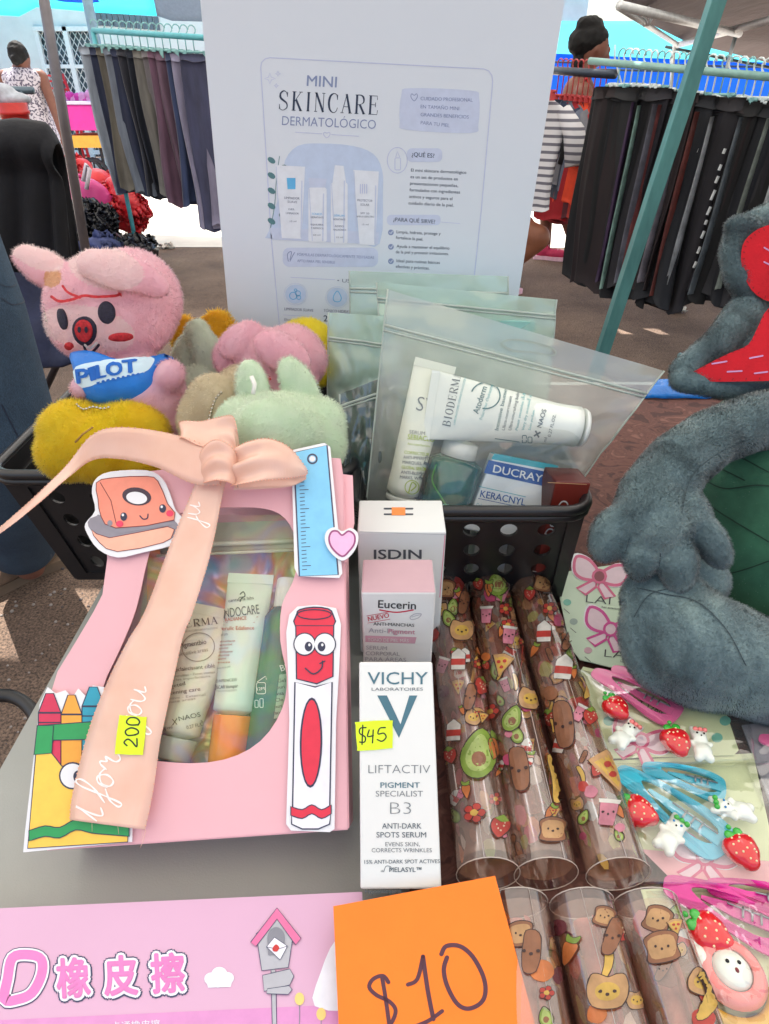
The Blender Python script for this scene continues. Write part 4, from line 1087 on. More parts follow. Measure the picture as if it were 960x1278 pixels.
# ================================================================== BASKETS
m_bsk = M('black basket plastic', (26, 25, 27), .38, vary=.06, bump=.15, bscale=900, bdist=.0006, coat=.15)
def hole_wall(mb, q, nx, ny, r, m, margin=(.06, .12, .06, .06), stag=False):
    """q: four 3-D corners tl,tr,br,bl; a wall pierced by nx*ny round holes"""
    def P(x, y): return q[0].lerp(q[1], x).lerp(q[3].lerp(q[2], x), y)
    w = (q[1] - q[0]).length; h = (q[3] - q[0]).length
    l, t, rr, b = margin; X = np.linspace(l, 1 - rr, nx + 1); Y = np.linspace(t, 1 - b, ny + 1)
    for i in range(nx):
        for j in range(ny):
            x0, x1, y0, y1 = X[i], X[i + 1], Y[j], Y[j + 1]; cx, cy = (x0 + x1) / 2, (y0 + y1) / 2
            n = 16; inner = []; outer = []
            for k in range(n):
                a = 2 * math.pi * (k + .5) / n; c, s = math.cos(a), math.sin(a)
                inner.append(P(cx + r * c / w, cy + r * s / h)); f = 1 / max(abs(c), abs(s))
                outer.append(P(cx + (x1 - x0) / 2 * c * f, cy + (y1 - y0) / 2 * s * f))
            # snap the outer ring to the cell corners
            for k, (sx, sy) in enumerate(((1, 1), (-1, 1), (-1, -1), (1, -1))):
                idx = int(n / 8 + k * n / 4 - .5 + .01); 
                outer[idx] = outer[idx].lerp(P(cx + (x1 - x0) / 2 * sx, cy + (y1 - y0) / 2 * sy), .999); outer[(idx + 1) % n] = outer[(idx + 1) % n].lerp(P(cx + (x1 - x0) / 2 * sx, cy + (y1 - y0) / 2 * sy), .999)
            mb.add(inner + outer, [(k, (k + 1) % n, n + (k + 1) % n, n + k) for k in range(n)], m)
    for x0, x1, y0, y1 in ((0, 1, 0, t), (0, 1, 1 - b, 1), (0, l, t, 1 - b), (1 - rr, 1, t, 1 - b)):
        mb.add([P(x0, y0), P(x1, y0), P(x1, y1), P(x0, y1)], [(0, 1, 2, 3)], m)
def basket(x0, x1, y0, y1, z1, bx0, bx1, by0, by1, label, nx, ny, sx, r):
    o = thing('basket', label, 'basket', ((x0 + x1) / 2, (y0 + y1) / 2, TZ))
    z0 = TZ + .004
    T = [Vector((x0, y0, z1)), Vector((x1, y0, z1)), Vector((x1, y1, z1)), Vector((x0, y1, z1))]
    B = [Vector((bx0, by0, z0)), Vector((bx1, by0, z0)), Vector((bx1, by1, z0)), Vector((bx0, by1, z0))]
    for i, n in ((0, nx), (1, sx), (2, nx), (3, sx)):
        j = (i + 1) % 4; mb = MB(); hole_wall(mb, [T[i], T[j], B[j], B[i]], n, ny, r, m_bsk); mb.build('wall', o, solid=.0022)
    mb = MB(); mb.prism(B[::-1], (0, 0, 1), .003, m_bsk); mb.build('bottom', o)
    ring = []
    for c, a0 in ((T[0], 180), (T[1], 270), (T[2], 0), (T[3], 90)):
        cen = Vector(((x0 + x1) / 2, (y0 + y1) / 2, z1)); d = .014
        q = c + Vector((d if c.x < cen.x else -d, d if c.y < cen.y else -d, 0))
        for k in range(6): a = R(a0 + 18 * k); ring.append(q + Vector((math.cos(a), math.sin(a), 0)) * (d + .005))
    mb = MB(); mb.tube(ring, .0042, m_bsk, 8, closed=True)
    mb.tube([p - Vector((0, 0, .006)) for p in ring], .0032, m_bsk, 8, closed=True)
    mb.build('rim', o)
    return o
basket(-.298, -.028, .428, .588, .872, -.268, -.05, .432, .575, 'black perforated basket at left filled with furry plush keychains', 7, 4, 4, .0062)
basket(-.018, .143, .384, .572, .868, .0, .144, .402, .565, 'black perforated basket in the middle holding the zip bags', 5, 4, 5, .0066)

# ================================================================== DISPLAY BOARD
YB_ = .6
def line_y(p, q, z):
    a, b = aty(*p, YB_), aty(*q, YB_); t = (z - a.z) / (b.z - a.z); return a.lerp(b, t)
bl, tl = line_y((285, 390), (250, 0), TZ + .004), line_y((285, 390), (250, 0), 1.27)
br, tr = line_y((650, 350), (705, 0), TZ + .004), line_y((650, 350), (705, 0), 1.25)
m_board = M('white foam board', (214, 222, 230), .55, vary=.015, scale=3)
o = thing('display_board', 'large white board printed with a skincare poster, standing behind the goods', 'board', (0, YB_, TZ))
mb = MB(); mb.prism([tl, tr, br, bl], (0, -1, 0), .006, m_board, M('board edge', (200, 200, 196), .8)); mb.build('panel', o, bevel=.0006)
A_ = Art(Pl((0, YB_, 1), (0, -1, 0)), lift=.00008, base=.00012)
C1 = ink('poster navy', (40, 56, 82)); C2 = ink('poster slate', (132, 146, 182)); C3 = ink('poster lilac', (190, 198, 226)); C4 = ink('poster pale', (196, 206, 228))
C5 = ink('poster blue', (96, 178, 226)); C6 = ink('poster grey', (120, 128, 148)); C7 = ink('poster green', (84, 128, 134)); CW = ink('poster white', (222, 228, 236)); C8 = ink('poster mid', (190, 206, 230))
fr_ = [(337, 72), (604, 86), (610, 88.5), (614, 94), (615, 102), (601, 260), (592, 345), (584, 440), (352, 440), (339, 300), (325.5, 84), (326.5, 78), (331, 73.5)]
A_.stroke(fr_, 1.2, C3, 0, closed=True)
A_.text('MINI', (383, 107), (420, 109), 14, C2, bold=.012)
A_.serif('SKINCARE', (347, 137), (472, 143.5), 24, C1)
A_.text('DERMATOLÓGICO', (352, 156), (469, 161), 12, C2, bold=-.004)
A_.stroke([(369, 165), (402, 167)], .8, C3); A_.stroke([(414, 168), (448, 170)], .8, C3)
A_.line([(408, 172), (404, 168), (405, 165), (408, 166), (411, 165), (412, 168)], .9, C3, closed=True)
for cx, cy, s in ((337, 98, 7), (347, 92, 3.5), (345, 107, 3)):
    A_.stroke([(cx, cy - s), (cx + s * .25, cy - s * .25), (cx + s, cy), (cx + s * .25, cy + s * .25), (cx, cy + s), (cx - s * .25, cy + s * .25), (cx - s, cy), (cx - s * .25, cy - s * .25)], .8, C3, closed=True)
A_.poly(spline([(512, 110), (588, 113), (598, 122), (597, 155), (588, 166), (508, 162), (499, 152), (501, 118)], True, 4), C4)
A_.line([(517, 126), (513, 121), (514, 117), (517, 119), (520, 117), (521, 121)], .9, C2, 1, closed=True)
for i, s in enumerate(('CUIDADO PROFESIONAL', 'EN TAMAÑO MINI', 'GRANDES BENEFICIOS', 'PARA TU PIEL')):
    wd = (65, 48, 60, 36)[i]; A_.text(s, (525, 125 + i * 10), (525 + wd, 127 + i * 10.6), 4.6, C2, bold=.012)
# product picture
pic = [(352, 230), (356, 200), (372, 182), (400, 179), (440, 182), (466, 192), (477, 212), (478, 240), (474, 304), (440, 302), (340, 298), (336, 288)]
A_.poly(spline(pic, True, 3), C8)
A_.poly([(336, 284), (473, 290), (472, 305), (341, 299)], C4, 1)
for x0, y0, x1, y1, cap in ((344, 206, 381, 298, 0), (385, 222, 408, 302, 12), (413, 206, 434, 304, 22), (441, 212, 473, 306, 0)):
    if cap:
        A_.poly([(x0 + 5 if cap > 15 else x0, y0), (x1 - 5 if cap > 15 else x1, y0 + 1), (x1 - 2, y0 + cap), (x0 + 2, y0 + cap)], C4 if cap < 15 else CW, 2)
        A_.poly(rrect(x0, y0 + cap, x1, y1, 3), CW, 2)
    else: A_.poly([(x0, y0), (x1, y0 + 2), (x1 - 4, y1 - 10), (x1 - 5, y1), (x0 + 8, y1 - 1), (x0 + 7, y1 - 12)], CW, 2)
    A_.stroke([(x1 - 4, y0 + 20), (x1 - 5, y1 - 2)], 1.6, C4, 3); A_.stroke([(x0 + 1, y0 + cap + 2), (x0 + 5, y1 - 2)], 1.0, C4, 3)
A_.poly([(358, 222), (369, 222), (369, 236), (359, 236)], C5, 3.5)
for i in range(4): A_.stroke([(450 + i * 2.6, 230), (450 + i * 2.6, 241)], 1.2, C3, 3.5)
for t, a, b_, h in (('LIMPIADOR', (355, 248), (374, 249), 3), ('SUAVE', (359, 253), (371, 253.5), 3), ('GEL', (360, 262), (368, 262), 2.4), ('LIMPIADOR', (357, 267), (373, 267.5), 2.4), ('15 ml', (362, 277), (370, 277), 2),
                    ('TÓNICO', (389, 268), (402, 268.5), 2.6), ('HIDRATANTE', (388, 272), (404, 272.5), 2.4), ('EQUILIBRA', (388, 281), (404, 281.5), 2.3), ('Y REFRESCA', (388, 285.5), (404, 286), 2.3), ('60 ml', (391, 294), (400, 294), 2),
                    ('SÉRUM', (417, 270), (430, 270.5), 2.6), ('HIDRATANTE', (416, 274.5), (431, 275), 2.4), ('ÁCIDO', (418, 283), (429, 283.5), 2.4), ('HIALURÓNICO', (416, 287.5), (432, 288), 2.3), ('15 ml', (420, 297), (428, 297), 2),
                    ('PROTECTOR', (446, 251), (465, 252), 2.9), ('SOLAR', (450, 256.5), (461, 257), 2.9), ('SPF 50', (450, 267), (461, 267.5), 2.4), ('AMPLIO ESPECTRO', (445, 271), (467, 271.5), 2.2), ('15 ml', (452, 281), (460, 281), 2)):
    A_.text(t, a, b_, h, C5 if t in ('TÓNICO', 'SÉRUM') else C6, 4, bold=.01)
for i in range(9):
    x, y = 344 + (i % 2) * 6 - 3 * (i % 2 == 0), 200 + i * 9.5
    A_.poly(ell(x + (3 if i % 2 else -2), y, 5.5, 3.4, -35 if i % 2 else 35, 10), C7, 1 + i * .1)
A_.line([(349, 195), (345, 225), (343, 255), (338, 284)], .8, C7, 1)
A_.poly(rrect(353, 309, 472, 333, 8), C4)
A_.line([(360, 326), (359, 317), (364, 314), (362, 324)], .9, C2, 1); A_.line([(362, 326), (366, 318), (368, 315)], .9, C2, 1)
A_.text('FÓRMULAS DERMATOLÓGICAMENTE TESTEADAS', (371, 319), (467, 323), 3.5, C2, bold=.01)
A_.text('APTO PARA PIEL SENSIBLE', (371, 327), (418, 329), 3.5, C2, bold=.01)
A_.stroke([(363, 346), (418, 349)], .7, C3); A_.text('• USO', (421, 352), (445, 353), 4.5, C6, bold=.008)
for cx, cy in ((369, 367), (421, 371)):
    A_.poly(ell(cx, cy, 13, 12), C8, 1); A_.stroke(ell(cx, cy, 14.5, 13.5), .6, C4, 1, closed=True)
for cx, cy, r in ((366, 369, 4.5), (372, 366, 3.2), (373, 371, 2.6), (369, 362, 1.6)): A_.stroke(ell(cx, cy, r, r, n=12), .9, C5, 2.5, closed=True)
A_.line([(421, 363), (426, 371), (424, 376), (418, 376), (416, 371)], 1, C5, 2, closed=True)
A_.text('LIMPIADOR SUAVE', (355, 387), (391, 389), 3.6, C6, bold=.012); A_.text('TÓNICO HIDRATANTE', (404, 389), (448, 391.5), 3.6, C6, bold=.012)
A_.stroke([(354, 393), (391, 395)], .6, C3); A_.text('Elimina impurezas', (355, 400), (387, 402), 3.2, C6); A_.text('de grasa y maquillaje', (355, 406), (391, 408), 3.2, C6)
A_.text('2', (404, 401), (409, 401), 8, C1, bold=.01)
# right column
A_.stroke(ell(496, 200, 12.5, 16, n=28), .9, C3, closed=True)
A_.stroke(rrect(493, 197, 500, 212, 1.5, 2), .9, C3, closed=True); A_.stroke([(494, 196), (496, 189), (499, 196)], .9, C3)
A_.poly(rrect(508, 185, 552, 202, 6), C4); A_.text('¿QUÉ ES?', (514, 195), (542, 197), 5.6, C1, bold=.01)
for i, (s, w) in enumerate((('El mini skincare dermatológico', 69), ('es un set de productos en', 59), ('presentaciones pequeñas,', 60), ('formulados con ingredientes', 63), ('activos y seguros para el', 54), ('cuidado diario de la piel.', 56))):
    A_.text(s, (513 - i * .6, 214 + i * 8.2), (513 - i * .6 + w, 217 + i * 8.2), 4, C1, bold=.006)
A_.poly(rrect(483, 268, 550, 281, 5), C4); A_.text('¿PARA QUÉ SIRVE?', (491, 276), (543, 279), 5, C1, bold=.008); A_.stroke([(551, 277), (574, 279)], .6, C3)
for i, (s1, w1, s2, w2) in enumerate((('Limpia, hidrata, protege y', 55, 'fortalece la piel.', 34), ('Ayuda a mantener el equilibrio', 66, 'de la piel y prevenir irritaciones.', 66), ('Ideal para rutinas básicas', 54, 'efectivas y prácticas.', 42))):
    y = 291 + i * 18
    A_.poly(ell(488, y - 1, 3.6, 3.6, n=12), C2, 1); A_.stroke([(486.4, y - 1), (487.8, y + .6), (490, y - 2.6)], .8, CW, 2)
    A_.text(s1, (495, y), (495 + w1, y + 2.4), 3.9, C1, bold=.005); A_.text(s2, (494, y + 7), (494 + w2, y + 9.4), 3.9, C1, bold=.005)
A_.build('print', o)
# easel foot behind the board
mb = MB(); mb.prism([Vector((-.01, .606, TZ + .005)), Vector((-.01, .606, 1.05)), Vector((-.01, .70, TZ + .005))], (1, 0, 0), .004, m_board); mb.build('stand', o)

# ================================================================== SERUM BOXES
def carton(name, label, A, B, D, depth, m_front, m_side, m_top, cat='box', parent=None, bev=.0011):
    """A, B: front top-left and top-right; D: vector down the front; depth: vector into the box"""
    o = thing(name, label, cat, (A + B) / 2 + D + depth / 2)
    f = [A, B, B + D, A + D]; bk = [p + depth for p in f]; mb = MB()
    vs = f + bk
    for face, m in (((0, 3, 2, 1), m_front), ((4, 5, 6, 7), m_side), ((0, 1, 5, 4), m_top), ((3, 7, 6, 2), m_side), ((0, 4, 7, 3), m_side), ((1, 2, 6, 5), m_side)):
        mb.add([vs[i] for i in face], [(0, 1, 2, 3)], m)
    mb.build('carton', o, weld=True, bevel=bev)
    return o, Pl(A, (B - A).cross(D))
m_card = M('white carton', (222, 224, 222), .45, vary=.015, scale=10)
m_cards = M('white carton side', (214, 214, 214), .5, vary=.015, scale=10)
K = ink('black print', (44, 46, 52))
# ISDIN
y0 = .343
A, B = aty(446, 662, y0), aty(557, 666, y0); z = (A.z + B.z) / 2; A.z = B.z = z
dk_ = ink('isdin grey', (70, 74, 84)); org = ink('isdin orange', (236, 140, 70))
o, pf = carton('serum_box', 'tall white box with an orange dash on its flap, hindmost of the three boxes', A, B, Vector((0, .0, TZ + .004 - z)), Vector((0, .039, 0)), m_card, m_card, m_card)
pt = Pl(A, (0, 0, 1)); a = Art(pt)
a.stroke([(480, 635), (515, 635)], 2.2, dk_); a.stroke([(480, 642), (515, 642)], 2.2, dk_); a.poly([(489, 633.5), (506, 633.5), (506, 643.5), (489, 643.5)], org, 1)
a.build('print', o)
a = Art(pf); a.text('ISDIN', (467, 697), (526, 697), 12, dk_, bold=.03)
mb_ = ink('pink edge', (226, 150, 170)); a.stroke([(555.5, 668), (549, 745)], 1.2, mb_)
a.build('print', o)
mb = MB(); q = A.lerp(B, .5) + Vector((0, -.0012, 0))
# tuck flap line
a = Art(pf); a.stroke([(447, 663.5), (556, 667)], .8, ink('fold shade', (186, 190, 192)), 0); a.build('crease', o)
# Eucerin
y0 = .288
A, B = aty(451, 738, y0), aty(544, 741, y0); z = (A.z + B.z) / 2; A.z = B.z = z
m_pk = M('dusty pink carton', (192, 158, 166), .5, vary=.03)
D = aty(447, 822, y0 + .004) - A; D2 = Vector((-.0, .004, TZ + .004 - z))
o, pf = carton('serum_box', 'white box with dusty pink top flap and red brand swoosh, middle of the three boxes', A, B, D2, Vector((0, .032, 0)), m_card, m_card, m_pk)
a = Art(pf); red = ink('brand red', (190, 30, 60)); gy = ink('light grey print', (170, 170, 178)); pkb = ink('pink band', (206, 160, 176)); lpk = ink('rose print', (196, 130, 150))
a.text('Eucerin', (472, 758), (519, 760), 10, K, bold=.02)
a.stroke(spline([(474, 761), (495, 764), (516, 761)], False, 5), 1.6, red)
a.text('NUEVO', (460, 775), (486, 770), 6, red, bold=.02); a.stroke([(459, 777.5), (487, 772.5)], .6, red); a.stroke([(458, 768.5), (486, 763.5)], .6, red)
a.line([(512, 770), (518, 766), (526, 766), (522, 771), (514, 773)], .9, gy, closed=True); a.line([(514, 770), (520, 768), (525, 767)], .7, gy)
a.text('ANTI-MANCHAS', (466, 780), (517, 782), 4, K, bold=.01)
a.text('Anti-Pigment', (460, 789), (518, 791), 6, gy, bold=.012); a.text('Pigment', (485, 790), (518, 791), 6, lpk, 1.5, bold=.012)
a.poly([(456, 793), (520, 795), (518, 803), (456, 801)], pkb); a.text('TONO DE PIEL MÁS', (459, 799.5), (510, 801), 4, m_card, 2)
for i, s in enumerate(('SERUM', 'CORPORAL', 'PARA ÁREAS', 'SENSIBLES')): a.text(s, (457 - i * .5, 810 + i * 7.2), (457 + (26, 42, 50, 48)[i], 811 + i * 7.2), 5, K if i == 3 else gy, bold=.012)
a.build('print', o)
# Vichy, lying tilted against the pink flap box
t0, t1 = .348, .314
A, B = atd(448, 826, t0), atd(540, 826, t0); C_, D_ = atd(450, 1112, t1), atd(551, 1108, t1)
W = ((B - A).length + (D_ - C_).length) / 2; dn = (C_ + D_) / 2 - (A + B) / 2; mid = (A + B) / 2
A = mid - Vector((W / 2, 0, 0)); B = mid + Vector((W / 2, 0, 0)); nrm = (B - A).cross(dn).normalized()
if nrm.z < 0: nrm = -nrm
dep = -nrm * .036
low = (A + dn + dep).z
sh_ = Vector((0, 0, TZ + .004 - low)); 
o, pf = carton('serum_box', 'long white box with a teal letter V and yellow price tag, foremost of the three', A, B, dn, dep, m_card, m_cards, m_card)
a = Art(pf); tl_ = ink('vichy teal', (66, 110, 126)); tg = ink('vichy grey', (84, 98, 108)); tl2 = ink('thin grey', (110, 118, 124))
def TX(s, x0, x1, y, h, m=tg, bold=.0, dy=0): a.text(s, (x0, y), (x1, y + dy), h, m, bold=bold)
TX('VICHY', 459, 534, 854, 16, tl_, .004)
TX('LABORATOIRES', 464, 528, 862, 4, tg, .0)
a.poly([(471, 868), (483, 868), (500, 904), (511, 868), (521, 868), (498, 921)], tl_)
TX('LIFTACTIV', 460, 537, 965, 11, tl2, -.014)
TX('PIGMENT', 475, 524, 983, 7, tl_, .014); TX('SPECIALIST', 469, 528, 994, 7.5, tl2, -.006); TX('B3', 487, 513, 1016, 16, tl2, -.024)
TX('ANTI-DARK', 477, 526, 1034, 7, tg, .008); TX('SPOTS SERUM', 470, 532, 1045, 7, tg, .008)
TX('EVENS SKIN,', 481, 524, 1056, 5.4, tl2, 0); TX('CORRECTS WRINKLES', 464, 539, 1063.5, 5.4, tl2, 0)
TX('15% ANTI-DARK SPOT ACTIVES', 455, 549, 1078, 5, tg, .006, -1); TX('+', 475, 479, 1089, 4, tg, .01); TX('MELASYL™', 486, 526, 1088, 6, tg, .02); a.stroke(spline([(479, 1088), (482, 1081), (488, 1082), (488, 1087)], False, 4), .8, tg)
TX('Hypoallergenic', 456, 502, 1115, 5.5, tg, .01, -1)
a.build('print', o)
def sticker(name, label, plane, pts, strokes, w, off=.0006, col=(214, 244, 24)):
    o_ = thing(name, label, 'price tag', plane.hit(*pts[0])[0])
    m = M('fluorescent yellow label', col, .5, vary=.02); mb = MB()
    n = plane.n; poly = [plane.hit(*p)[0] + n * off for p in pts]; mb.prism(poly, n, .00025, m); mb.build('label_paper', o_)
    a = Art(plane, base=off + .0001)
    for s in strokes: a.stroke(spline(s, False, 5), w, ink('black marker', (24, 34, 28)), 0)
    a.build('handwriting', o_)
sticker('price_sticker', 'yellow sticker reading $45 on the corner of the V box', pf, spline([(447, 901), (486, 899), (490, 903), (490, 930), (486, 934), (450, 937), (446, 933), (444, 905)], True, 2),
        [[(457, 908), (450, 909), (449, 915), (456, 920), (455, 926), (449, 926)], [(453, 905), (452, 929)], [(461, 911), (459, 919), (466, 918)], [(466, 911), (465, 927)], [(481, 908), (474, 909), (472, 916), (479, 915), (482, 920), (477, 925), (471, 923)]], 1.7)

# ================================================================== ERASER BOX (bottom left) and ORANGE CARD
m_pink = M('pink print board', (206, 164, 194), .45, vary=.02, scale=6, coat=.1)
EZ = .783
q = [atz(-120, 1139, EZ), atz(452, 1113, EZ), atz(470, 1420, EZ), atz(-120, 1420, EZ)]
o = thing('eraser_box', 'flat pink box with Chinese lettering and a birdhouse, at the bottom left', 'box', (q[0] + q[2]) / 2 - Vector((0, 0, EZ - TZ)))
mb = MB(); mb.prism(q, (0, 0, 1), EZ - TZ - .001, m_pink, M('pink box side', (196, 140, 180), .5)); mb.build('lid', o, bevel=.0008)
pe = Pl(q[0], (0, 0, 1)); a = Art(pe)
lil = ink('deep pink band', (206, 140, 192)); nvy = ink('navy outline', (52, 62, 96)); ppk = ink('letter pink', (214, 122, 186)); wht = ink('letter white', (226, 226, 238)); gre = ink('pale grey', (172, 174, 184)); dgr = ink('mid grey', (128, 130, 142)); rof = ink('roof pink', (216, 110, 158))
a.poly([(-60, 1276), (420, 1254), (462, 1252), (466, 1400), (-60, 1420)], lil)
def bubble(t, p0, p1, h, n0=.09, n1=.05):
    a.text(t, p0, p1, h, nvy, 1, bold=n0); a.text(t, (p0[0] + 2, p0[1] - 1), (p1[0] - 2, p1[1] - 1), h * .97, wht, 2, bold=n1); a.text(t, (p0[0] + 5, p0[1] - 3), (p1[0] - 5, p1[1] - 3), h * .9, ppk, 3, bold=.008)
def bub_o(pts, w, c_=False):   # rounded letter built from strokes
    a.stroke(pts, w + 7, nvy, 1, c_); a.stroke(pts, w + 4.5, wht, 2, c_); a.stroke(pts, w, ppk, 3, c_)
# 3D
bub_o(spline([(-46, 1190), (-24, 1184), (-16, 1200), (-32, 1214), (-20, 1226), (-28, 1246), (-52, 1248)], False, 4), 10)
bub_o(spline([(16, 1196), (36, 1192), (52, 1198), (52, 1218), (40, 1240), (22, 1248), (6, 1248), (10, 1222)], True, 4), 12, True)
for i, ch in enumerate('橡皮擦'):
    x = 66 + i * 59; y = 1247 - i * 3
    for rr_, mm, ly in ((6.5, nvy, 1), (4.6, wht, 2.2), (1.4, ppk, 4.0)):
        for k in range(12):
            dx, dy = rr_ * math.cos(k * .5236), rr_ * math.sin(k * .5236); a.text(ch, (x + 7 + dx, y - 5 + dy), (x + 47 + dx, y - 7 + dy), 38, mm, ly + k * .09)
a.text('卡通橡皮擦', (140, 1285), (200, 1282), 8, wht, 2)
cl = ink('cloud white', (224, 228, 240)); 
for cx, cy, r in ((264, 1222, 8), (274, 1216, 9), (284, 1221, 7.5), (272, 1225, 8)): a.poly(ell(cx, cy, r * 1.1, r, n=16), cl, 1 + cx * .001)
a.poly([(258, 1226), (290, 1225), (288, 1232), (260, 1233)], cl, 1)
a.poly(spline([(452, 1160), (420, 1172), (400, 1215), (393, 1256), (452, 1253)], True, 3), cl, 1)
# birdhouse
a.stroke([(341, 1212), (343, 1300)], 5, gre, 1); a.stroke([(338.5, 1212), (340.5, 1300)], .8, nvy, 2); a.stroke([(344.5, 1212), (346, 1300)], .8, nvy, 2)
a.shape([(320, 1166), (346, 1144), (367, 1162), (360, 1208), (327, 1212)], gre, nvy, .9, 3)
a.shape([(313, 1177), (346, 1134), (376, 1172), (369, 1180), (346, 1148), (320, 1182)], rof, nvy, .9, 5)
a.poly(ell(345, 1172, 11, 14, n=20), dgr, 6); a.poly([(334, 1172), (356, 1172), (354, 1192), (335, 1193)], dgr, 6.4)
a.shape([(333, 1183), (343, 1171), (359, 1182), (350, 1199)], wht, nvy, .8, 7); a.stroke([(333, 1183), (347, 1186), (359, 1182)], .7, nvy, 8)
a.poly(spline([(341, 1184), (345, 1180), (349, 1184), (346, 1189), (341, 1188)], True, 3), ink('seal red', (190, 50, 50)), 9)
a.shape([(328, 1218), (362, 1210), (367, 1219), (362, 1230), (330, 1238)], gre, nvy, .8, 4); a.shape([(334, 1235), (361, 1231), (365, 1236), (360, 1242), (333, 1241)], gre, nvy, .8, 5)
tul = ink('tulip yellow', (232, 200, 120))
for cx, cy in ((374, 1247), (401, 1266)): a.poly(ell(cx, cy, 6, 8, n=14), tul, 2); a.stroke([(cx, cy + 7), (cx, cy + 40)], 1, dgr, 1.5)
a.build('print', o)
# orange card lying on the pink box, slightly tilted up at its far edge
OZ = EZ + .003
m_or = M('orange card', (244, 122, 32), .75, vary=.03, scale=40, bump=.2, bscale=700, bdist=.0004)
c0, c1 = atz(416, 1131, OZ + .010), atz(618, 1093, OZ + .012); c2 = atz(706, 1420, OZ + .001); c3 = atz(430, 1440, OZ + .001)
o = thing('price_card', 'orange paper card with $10 handwritten, at the bottom centre', 'price card', (c0 + c2) / 2)
po = pl3(c0, c3, c1); c2 = po.hit(*proj(c2))[0]
mb = MB(); mb.prism([c0, c1, c2, c3], po.n, .0008, m_or); mb.build('card', o)
a = Art(po); mk_ = ink('plum marker', (74, 28, 52), .4)
for s, w in (([(485, 1226), (478, 1218), (466, 1222), (461, 1232), (470, 1242), (486, 1250), (494, 1262), (486, 1280), (470, 1288), (462, 1284)], 5), ([(477, 1220), (482, 1250), (488, 1295)], 5),
             ([(509, 1229), (521, 1222), (528, 1194)], 5), ([(528, 1194), (534, 1236), (541, 1272)], 5.5), ([(518, 1281), (535, 1274), (552, 1262)], 5),
             ([(551, 1191), (557, 1181), (574, 1181), (590, 1194), (603, 1218), (606, 1238), (600, 1252), (584, 1259), (570, 1252), (558, 1230), (554, 1210), (558, 1195)], 5.5)):
    a.stroke(spline(s, False, 5), w, mk_)
a.build('handwriting', o)
# ================================================================== PINK GIFT BOX leaning back on the left basket
GP = Pl((0, .184, .80), (0, -.14, .2)); GN = GP.n
def G(px, py, off=0): return GP.hit(px, py)[0] + GN * off
def panel(mb, outer, holes, plane, off, th, m, m2=None):
    n = plane.n
    L = [[plane.hit(*p)[0] + n * off for p in outer]] + [[plane.hit(*p)[0] + n * off for p in h] for h in holes]
    flat = [p for l in L for p in l]
    tris = tessellate_polygon([[Vector((p[0], p[1], 0)) for p in l] for l in [outer] + list(holes)])
    pf2 = [p for l in [outer] + list(holes) for p in l]
    ft = []
    for t in tris:
        a, b, c = [pf2[i] for i in t]; ar = (b[0] - a[0]) * (c[1] - a[1]) - (c[0] - a[0]) * (b[1] - a[1])
        ft.append(tuple(t) if ar < 0 else tuple(reversed(t)))
    mb.add(flat, ft, m); mb.add([p - n * th for p in flat], [tuple(reversed(t)) for t in ft], m2 or m)
    for l in L:
        k = len(l); mb.add(l + [p - n * th for p in l], [(i, k + i, k + (i + 1) % k, (i + 1) % k) for i in range(k)], m2 or m)
m_gp = M('pink card', (228, 174, 182), .55, vary=.03, scale=10, coat=.05)
m_gi = M('lilac pink card inside', (206, 160, 178), .6, vary=.03)
gift = thing('gift_box', 'pink card gift box with oval window leaning against the left basket', 'gift box', (G(240, 1045) - GN * .03))
outer = [(58, 1060), (62, 870), (72, 838), (94, 802), (116, 765), (128, 742), (134, 697), (130, 640), (128, 602), (150, 592), (260, 580), (384, 570), (424, 572), (428, 600), (434, 1034)]
win = spline([(185, 695), (200, 655), (240, 637), (300, 633), (340, 637), (362, 655), (372, 690), (366, 725), (352, 755), (350, 800), (358, 845), (352, 885), (325, 925), (280, 948), (220, 952), (160, 940), (130, 905), (128, 860), (150, 810), (170, 760)], True, 3)
mb = MB(); panel(mb, outer, [win], GP, 0, .0008, m_gp); mb.build('front_panel', gift)
D = .046
mb = MB(); back = [G(p[0], p[1]) - GN * D for p in outer]; mb.prism(back, GN, .0008, m_gi); mb.build('back_panel', gift)
def side(pts, name):
    mb = MB(); a = [G(*p) for p in pts]; rows = [[p - GN * .0009 for p in a], [p - GN * D for p in a]]; mb.grid(rows, m_gp, False); mb.build(name, gift, solid=.0007)
side([(434, 1034), (428, 600), (424, 572)], 'side_panel'); side([(58, 1060), (62, 870), (72, 838), (94, 802), (116, 765), (128, 742), (134, 697), (130, 640), (128, 602)], 'side_panel'); side([(58, 1060), (434, 1034)], 'bottom_panel')
mb = MB(); mb.prism([G(x, y) - GN * .004 for x, y in ((400, 585), (440, 590), (442, 650), (432, 700), (402, 690))], GN, .0008, m_gp); mb.build('rear_tab', gift)
mb = MB(); mb.prism([G(x, y) - GN * .009 for x, y in ((400, 598), (438, 600), (438, 635), (402, 640))], GN, .0008, M('cream card', (214, 220, 200), .6)); mb.build('tissue_card', gift)
# clear window film
wf = film('window film', (240, 244, 244), clear=.995, rough=.06, gloss=.03, bump=.5, bscale=22, bdist=.006)
ws = [(p[0] + (p[0] - 250) * .03, p[1] + (p[1] - 790) * .02) for p in win]
mb = MB(); mb.add([G(*p) - GN * .0012 for p in ws], [tuple(range(len(ws)))], wf); mb.build('window_film', gift)

